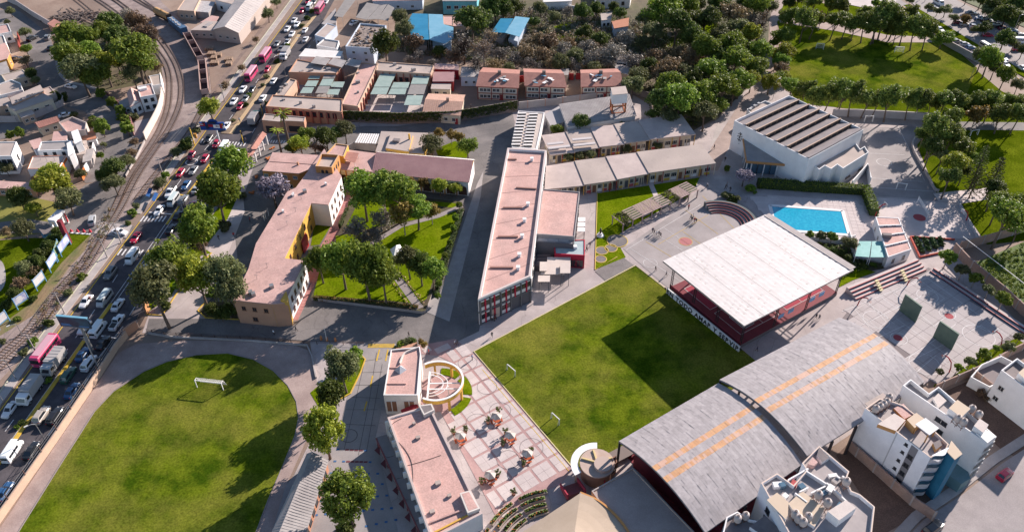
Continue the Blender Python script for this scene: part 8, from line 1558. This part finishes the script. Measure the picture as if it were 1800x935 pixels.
# oval wall with fence and posts
wl = [Vector((p.x, p.y, 0)) for p in PT('-60,1005 0,918 100,775 177,661 207,614 225,592')]; ow2 = ribbon(MB(), wl, .3, 0, 1.9).obj('avenue_wall', peach_w); tag(ow2, 'long peach wall with wire fence between the avenue and the running oval', 'wall')
for p, d_ in along(wl, 5.4): MB().bar((p.x, p.y, 1.2), (p.x, p.y, 3.4), .12, .12).obj('fence_post', M('post_brown', (0.12, 0.07, 0.06)), ow2)
for z in (2.2, 2.8, 3.4): ribbon(MB(), wl, .05, z-.03, z+.03).obj('fence_wire', steel, ow2)
wall_run('gate_wall', 'salmon brick gate wall beside the iron gate of the oval', '222,592 243,577', 2.4, .4, salmon_w); t = thing('iron_gate', 'dark iron bar gate between the avenue and the drive', 'gate', tuple(G(252, 565)))
A, C_ = G(246, 574), G(258, 552)
for k in range(14): q = A.lerp(C_, k/13); MB().bar(up(q, .1), up(q, 2.6), .08, .08).obj('gate_bar', black_m, t)
MB().bar(up(A, 2.5), up(C_, 2.5), .1, .12).obj('gate_rail', black_m, t); MB().bar(up(C_, 1.5), up(C_+(C_-A)*.45, 1.5), .4, 3.0).obj('gate_pier', M('pier_orange', (.5, .25, .12)), t)
wall_run('drive_wall', 'low concrete wall under the drive railing', '262,587 300,593 380,597 440,600 540,608 548,625 556,665', .5, .3, conc)
t = thing('drive_railing', 'low dark railing between the drive and the running oval', 'railing', tuple(G(400, 588))); rl_ = PT('258,584 300,590 380,594 440,597 540,605 640,607')
for p, d_ in along(rl_, 3.0): MB().bar((p.x, p.y, .05), (p.x, p.y, 1.1), .12, .12).obj('post', M('rail_dark', (.09, .06, .055)), t)
for z in (.6, 1.05): ribbon(MB(), rl_, .06, z-.03, z+.03).obj('rail', M('rail_dark', (.09, .06, .055)), t)
for x, y in ((575, 599), (565, 597), (590, 600)): q = G(x, y); tag(MB().cyl((q.x, q.y, .05), .28, 1.1, 10, r2=.22).obj('bollard', M('bollard_orange', (.5, .2, .08))), 'orange bollard on the drive railing line', 'bollard', 'drive bollards')
# goals
def goal(label, a, c, h, depth, out, grp=None, net=True):
 A, C_ = G(*a), G(*c); o = Vector(((C_-A).y, -(C_-A).x, 0)).normalized(); o = o if o.dot(G(*out)-A) > 0 else -o
 t = thing('football_goal', label, 'goal', tuple(A.lerp(C_, .5)), grp)
 for q in (A, C_): MB().bar(up(q, .05), up(q, h), .14, .14).obj('post', white, t); MB().bar(up(q, h), up(q+o*depth*.5, h-.05), .08, .08).obj('net_arm', white, t); MB().bar(up(q+o*depth*.5, h-.05), up(q+o*depth, .1), .06, .06).obj('stay', white, t)
 MB().bar(up(A, h), up(C_, h), .14, .14).obj('crossbar', white, t)
 if net:
  mb = MB(); n_ = 14
  for k in range(n_+1): u = k/n_; p = A.lerp(C_, u); mb.bar(up(p, h), up(p+o*depth*.5, h-.05), .025, .025).bar(up(p+o*depth*.5, h-.05), up(p+o*depth, .1), .025, .025)
  for k in range(9): u = k/8; z = h-.05-(h-.15)*u; mb.bar(up(A+o*depth*(.5+.5*u), z), up(C_+o*depth*(.5+.5*u), z), .025, .025)
  mb.obj('net', white, t, kind='stuff')
goal('white netted football goal on the running oval grass', (347, 681), (393, 686), 2.3, 1.6, (370, 650)); goal('upper white mini goal on the central pitch', (906, 662), (892, 650), 1.8, .4, (890, 670), net=False); goal('lower white mini goal on the central pitch', (983, 747), (970, 735), 1.8, .4, (965, 755), net=False); goal('left white goal on the shaded side of the upper pitch', (1434, 87), (1447, 88), 2.3, 1.0, (1440, 80)); goal('right white goal on the shaded side of the upper pitch', (1572, 93), (1587, 94), 2.3, 1.0, (1580, 85)); goal('pale goal on the asphalt court', (1575, 333), (1591, 335), 2.2, .6, (1583, 325), net=False); goal('goal frame against the pale pitch wall', (1519, 215), (1533, 215), 2.2, .5, (1526, 208), net=False); goal('rusty goal on the shaded park field', (1705, 240), (1718, 238), 2.0, .6, (1712, 230), net=False)
# volleyball net, hoops
t = thing('volleyball_net', 'white volleyball net across the small court', 'net', tuple(G(1619, 372))); A, C_ = G(1611, 358), G(1628, 386)
for q in (A, C_): MB().bar(up(q, .1), up(q, 2.5), .12, .12).obj('post', white, t)
mb = MB()
for k in range(7): z = 1.5+k*.16; mb.bar(up(A, z), up(C_, z), .03, .03)
for k in range(30): q = A.lerp(C_, k/29); mb.bar(up(q, 1.5), up(q, 2.46), .03, .03)
mb.obj('net', white, t, kind='stuff')
def hoop(label, x, y, dx, dy):
 q = G(x, y); d_ = Vector((dx, dy, 0)).normalized(); t = thing('basketball_hoop', label, 'basketball hoop', tuple(q), 'basketball hoops'); pth = [up(q, .05), up(q+d_*.1, 1.5), up(q+d_*.5, 2.8), up(q+d_*1.4, 3.5), up(q+d_*2.2, 3.5)]
 MB().tube(pth, .13, 8).obj('curved_post', M('hoop_red', (.38, .03, .04)), t); e = q+d_*2.25; x_ = Vector((-d_.y, d_.x, 0)); MB().bar(up(e-x_*.8, 3.4), up(e+x_*.8, 3.4), .08, 1.0).obj('backboard', M('board_glass', (.45, .45, .47), rough=.2), t)
 c_ = e+d_*.35; mb = MB()
 for k in range(12): a0, a1 = 2*math.pi*k/12, 2*math.pi*(k+1)/12; mb.bar((c_.x+.23*math.cos(a0), c_.y+.23*math.sin(a0), 3.05), (c_.x+.23*math.cos(a1), c_.y+.23*math.sin(a1), 3.05), .04, .04)
 mb.obj('rim', M('rim_orange', (.5, .12, .02)), t)
dB = UB
hoop('red curved basketball hoop at the lower end of the long bleacher', 1507, 537, dB.x, dB.y); hoop('red curved basketball hoop at the upper end of the long bleacher', 1594, 502, dB.x, dB.y); hoop('red curved basketball hoop beside the strip of young trees', 1668, 655, -dB.x, -dB.y); hoop('red curved basketball hoop at the far corner of the ball courts', 1757, 612, -dB.x, -dB.y); hoop('red hoop over the locker block roof edge', 1538, 380, 1, .3); hoop('red hoop at the right side of the volleyball court', 1698, 388, -1, -.2)
# plaza parasols, tables, pots
PAR = [(810, 776), (873, 742), (897, 775), (927, 807), (862, 845)]
for k_, (x, y) in enumerate(PAR):
 q = G(x, y); lab = ('farthest left', 'topmost', 'middle', 'rightmost', 'lowest')[k_]
 t = thing('parasol', f'{lab} grey-white hexagonal parasol on the plaza', 'parasol', tuple(q), 'plaza parasols'); MB().tube([up(q, .1), up(q, 2.5)], .05, 6).obj('pole', steel, t); pc = [q+Vector((math.cos(a)*1.2, math.sin(a)*1.2, 0)) for a in np.arange(6)*math.pi/3+.3]
 for j in range(6): MB().face([up(pc[j], 2.0), up(pc[(j+1) % 6], 2.0), up(q, 2.75)]).obj('canopy_panel', M('parasol_cream', (.54, .48, .43)) if j % 2 else M('parasol_grey', (.27, .24, .225)), t)
 t = thing('picnic_table', f'red-orange table and benches under the {lab} parasol', 'table', tuple(q), 'plaza tables'); wr = M('table_red', (.42, .09, .03), (.36, .08, .03), 2)
 MB().cyl((q.x, q.y, .78), .75, .07, 18).obj('table_top', wr, t)
 for a in (0.3, 1.87, 3.44, 5.01): e = q+Vector((math.cos(a)*1.05, math.sin(a)*1.05, 0)); MB().box((e.x, e.y, .48), .35, 1.1, .06, a).obj('bench', wr, t); MB().box((e.x, e.y, .1), .1, .5, .38, a).obj('bench_leg', wr, t)
 MB().cyl((q.x, q.y, .1), .12, .68, 8).obj('pedestal', wr, t)
for k_, (x, y) in enumerate(((798, 763), (818, 762), (858, 745), (876, 727), (889, 764), (884, 784), (920, 820), (934, 797), (847, 851), (875, 838), (903, 870))):
 q = G(x, y); t = thing('potted_plant', 'leafy young plant in a brown pot on the plaza', 'potted plant', tuple(q), 'plaza pots'); MB().lathe((q.x, q.y, .1), [(.001, 0), (.3, 0), (.42, .6), (.36, .6), (.34, .5), (.001, .5)], 12).obj('pot', M('pot_brown', (.20, .09, .06)), t); MB().tube([up(q, .6), up(q, 1.3)], .04, 5).obj('stem', bark, t)
 C = np.array([(random.gauss(0, .28), random.gauss(0, .28), random.uniform(1.1, 1.9)) for _ in range(16)]); o = bpy.data.objects.new('foliage', leaf_mesh('foliage', C, np.full(16, .16), 14, .2, LEAF['olive'])); COL.objects.link(o); o.parent = t
# pergola along the court
pgm = M('pergola_rose', (.38, .27, .245), (.44, .32, .29), .8, fine=.1); pA, pB = G(1085, 402), G(1215, 342); d_ = (pB-pA).normalized(); x_ = Vector((-d_.y, d_.x, 0)); Lp = (pB-pA).length
t = thing('court_pergola', 'long rose pergola with slatted roof bays along the sports court', 'pergola', tuple(pA.lerp(pB, .5)))
for k in range(9):
 q = pA+d_*(Lp*k/8)
 for s_ in (0, 1.0): MB().bar(up(q+x_*(s_*4.2-2.1), .1), up(q+x_*(s_*4.2-2.1), 2.7), .28, .28).obj('post', pgm, t)
 MB().bar(up(q-x_*2.5, 2.8), up(q+x_*2.5, 2.8), .2, .25).obj('cross_beam', pgm, t)
for k in range(8):
 if k in (0, 5): continue
 q0, q1 = pA+d_*(Lp*k/8+.1), pA+d_*(Lp*(k+1)/8-.1); nS = 11
 for j in range(nS): s_ = -2.3+4.6*j/(nS-1); MB().bar(up(q0+x_*s_, 2.95), up(q1+x_*s_, 2.95), .30, .08).obj('slat', M('green_slat', (.10, .12, .07)) if k in (1, 4, 7) and j % 2 else pgm, t)
for k in (0, 5):
 q = pA+d_*(Lp*(k+.5)/8); C = np.array([tuple(q+d_*random.uniform(-1.6, 1.6)+x_*random.uniform(-2.2, 2.2)+Vector((0, 0, random.uniform(2.7, 3.3)))) for _ in range(70)]); o = bpy.data.objects.new('climber', leaf_mesh('climber', C, np.full(70, .3), 14, .22, LEAF['olive'])); COL.objects.link(o); o.parent = t; o.location = -Vector(ORG[t.name]); o['kind'] = 'stuff'
for k in range(4): q = pA+d_*(Lp*(k*2+1)/8); tag(MB().box((q.x, q.y, .1), 2.4, .6, .45, math.atan2(d_.y, d_.x)).box((q.x, q.y, .55), 2.5, .7, .08, math.atan2(d_.y, d_.x)).obj('stone_bench', conc), 'stone bench under the rose pergola', 'bench', 'pergola benches')
q = G(1055, 415); t = thing('statue', 'dark statue on a round white plinth on the lawn', 'statue', tuple(q)); MB().lathe((q.x, q.y, .1), [(.001, 0), (1.0, 0), (.95, .25), (.55, .45), (.5, .9), (.001, .95)], 18).obj('plinth', white, t)
MB().lathe((q.x, q.y, 1.05), [(.001, 0), (.28, 0), (.22, .4), (.26, .8), (.30, 1.1), (.12, 1.25), (.10, 1.32), (.15, 1.45), (.12, 1.6), (.001, 1.66)], 12).tube([(q.x+.25, q.y, 2.1), (q.x+.42, q.y-.1, 1.8), (q.x+.3, q.y-.3, 1.7)], .07, 6).obj('figure', M('bronze', (.06, .05, .04), rough=.4), t)
# garden and drive oddments
for x, y in ((485, 275), (470, 280), (450, 312), (442, 340), (478, 262)): tag(MB().box(tuple(G(x, y, .05)), 1.6, .5, .35, random.random()*3).box(tuple(G(x+2, y-1, .05)), .5, 1.3, .4, random.random()*3).obj('drive_marker', M('marker_orange', (.45, .15, .05))), 'orange floor marker on the entrance drive', 'marker', 'drive markers')
# ================================================================== PEOPLE
cloth = MOBJ('clothing', .85); skin = M('skin', (.33, .19, .13)); hairm = M('hair', (.02, .015, .012)); trou = M('trousers', (.03, .035, .05)); shoe = M('shoes', (.02, .02, .02))
def person_proto(stride, armsw, sit=False):
 J = [(0, 0, .92), (0, 0, 1.15), (0, 0, 1.40), (0, 0, 1.50), (.02, 0, 1.58), (.02, 0, 1.72)]; E_ = [(0, 1), (1, 2), (2, 3), (3, 4), (4, 5)]; rad = [.15, .145, .15, .055, .095, .085]
 for s_ in (-1, 1):
  f = stride*s_; b0 = len(J); J += [(0, s_*.10, .86), (f*.25+.04, s_*.10, .48), (f*.5, s_*.10, .07), (f*.5+.16, s_*.11, .04)]; E_ += [(0, b0), (b0, b0+1), (b0+1, b0+2), (b0+2, b0+3)]; rad += [.105, .075, .05, .04]
  b1 = len(J); a = -armsw*s_; J += [(0, s_*.20, 1.38), (a*.2-.02, s_*.25, 1.10), (a*.45+.06, s_*.26, .86), (a*.5+.10, s_*.25, .77)]; E_ += [(2, b1), (b1, b1+1), (b1+1, b1+2), (b1+2, b1+3)]; rad += [.075, .055, .042, .045]
 me = bpy.data.meshes.new('body'); me.from_pydata(J, E_, []); o = bpy.data.objects.new('person_tmp', me); COL.objects.link(o)
 sk = o.modifiers.new('s', 'SKIN'); sv = me.skin_vertices[0].data
 for k, r_ in enumerate(rad): sv[k].radius = (r_, r_*(1.25 if k in (0, 1, 2) else 1)); sv[k].use_root = (k == 0)
 o.modifiers.new('d', 'SUBSURF').levels = 1
 dg = bpy.context.evaluated_depsgraph_get(); m2 = bpy.data.meshes.new_from_object(o.evaluated_get(dg)); bpy.data.objects.remove(o)
 m2.materials.clear()
 for m_ in (cloth, trou, skin, hairm, shoe): m2.materials.append(m_)
 for p in m2.polygons:
  z = p.center.z; y = abs(p.center.y); p.material_index = 4 if z < .09 else 3 if (z > 1.68 or (z > 1.54 and p.center.x < -.01)) else 2 if (z > 1.46 or (y > .17 and z < 1.02)) else 0 if z > .92 else 1
  p.use_smooth = True
 m2.name = 'body'; return m2
PPL = [person_proto(.0, .05), person_proto(.55, .5), person_proto(-.5, -.45)]
PC = [('white', (.7, .7, .7)), ('black', (.02, .02, .025)), ('red', (.4, .03, .04)), ('grey', (.2, .2, .21)), ('blue', (.05, .1, .3)), ('navy', (.02, .03, .08))]
def person(x, y, k, c, where, h=0.0):
 p = G(x, y, h); o = bpy.data.objects.new('person', PPL[k % 3]); COL.objects.link(o); o.location = p; o.rotation_euler = (0, 0, random.uniform(0, 6.28)); s_ = random.uniform(.92, 1.06); o.scale = (s_, s_, s_); o.color = (*PC[c % 6][1], 1)
 tag(o, f'person in {PC[c % 6][0]} top {("standing", "walking", "walking")[k % 3]} {where}', 'person', 'people on the school grounds')
ZC = .1
for s_, where in (('1150,412,1,1 1154,414,2,0 1158,415,1,3 1161,417,2,1 1147,409,1,5', 'in the group crossing the sports court'), ('1216,389,1,1 1220,391,2,2 1223,392,1,1 1214,386,2,3 1218,384,0,0', 'in the group on the yellow-lined court'), ('1152,476,1,1 1171,485,2,3', 'near the corner of the covered court'), ('1210,368,0,2 1243,329,1,0 1275,333,2,1 1283,337,1,1 1277,329,2,3', 'between pergola and forecourt'), ('1274,284,1,1 1255,262,2,5', 'on the forecourt'), ('1434,560,1,1 1439,562,2,3', 'near the arched hall'), ('1330,617,1,5', 'at the lower corner of the covered court'), ('865,592,1,3 800,606,1,0 804,606,2,1 719,591,1,1', 'near the pitch corner'), ('866,563,0,0 869,565,0,1 872,561,0,3', 'by the classroom block entrance'), ('1008,468,0,0 1010,470,0,2', 'outside the red pavilion'), ('1031,441,1,1 1037,434,2,3', 'along the annex lawn kerb'), ('482,588,0,0 521,582,1,1', 'on the drive below the salmon gable'), ('412,417,1,2 385,421,2,1', 'on the entrance paving'), ('440,390,0,2', 'beside the entrance drive'), ('754,622,0,2', 'at the head of the plaza'), ('830,632,0,4', 'beside the pitch corner flag')):
 for q in s_.split(): f = q.split(','); person(float(f[0]), float(f[1]), int(f[2]), int(f[3]), where, ZC)
for x, y, w_ in ((828, 190, 'on the path by the tile-roofed cottage'), (183, 268, 'on the residential street'), (1645, 230, 'at the gate of the asphalt court'), (1713, 38, 'between the parked cars'), (1735, 34, 'beside the far car row'), (160, 530, 'between the cars on a motorbike lane'), (422, 215, 'on the avenue crossing'), (432, 250, 'on the crossing island'), (1615, 2, 'on the pale square at the top right'), (1625, 4, 'on the pale square near the bus')): person(x, y, random.randrange(3), random.randrange(6), w_, .1)
# ================================================================== LABELS: tell look-alikes apart by their place
ORD = ['first', 'second', 'third', 'fourth', 'fifth', 'sixth', 'seventh', 'eighth', 'ninth', 'tenth', 'eleventh', 'twelfth', 'thirteenth', 'fourteenth', 'fifteenth', 'sixteenth', 'seventeenth', 'eighteenth', 'nineteenth', 'twentieth']
TENS = {20: 'twenty', 30: 'thirty', 40: 'forty', 50: 'fifty', 60: 'sixty'}
def ordinal(n): return ORD[n-1] if n <= 20 else (f'{TENS[n//10*10]}-{ORD[n % 10-1]}' if n % 10 else TENS[n//10*10][:-1]+'ieth')
same = {}
for o_ in COL.objects:
 if o_.parent is None and 'label' in o_: same.setdefault(o_['label'], []).append(o_)
for lab, os_ in same.items():
 if len(os_) > 1:
  os_.sort(key=lambda o: PX(o.location)[0])
  for i_, o_ in enumerate(os_): o_['label'] = f'{lab}, {ordinal(i_+1)} from the left' if len(lab.split()) < 13 else f'{lab}, {ordinal(i_+1)} from left'
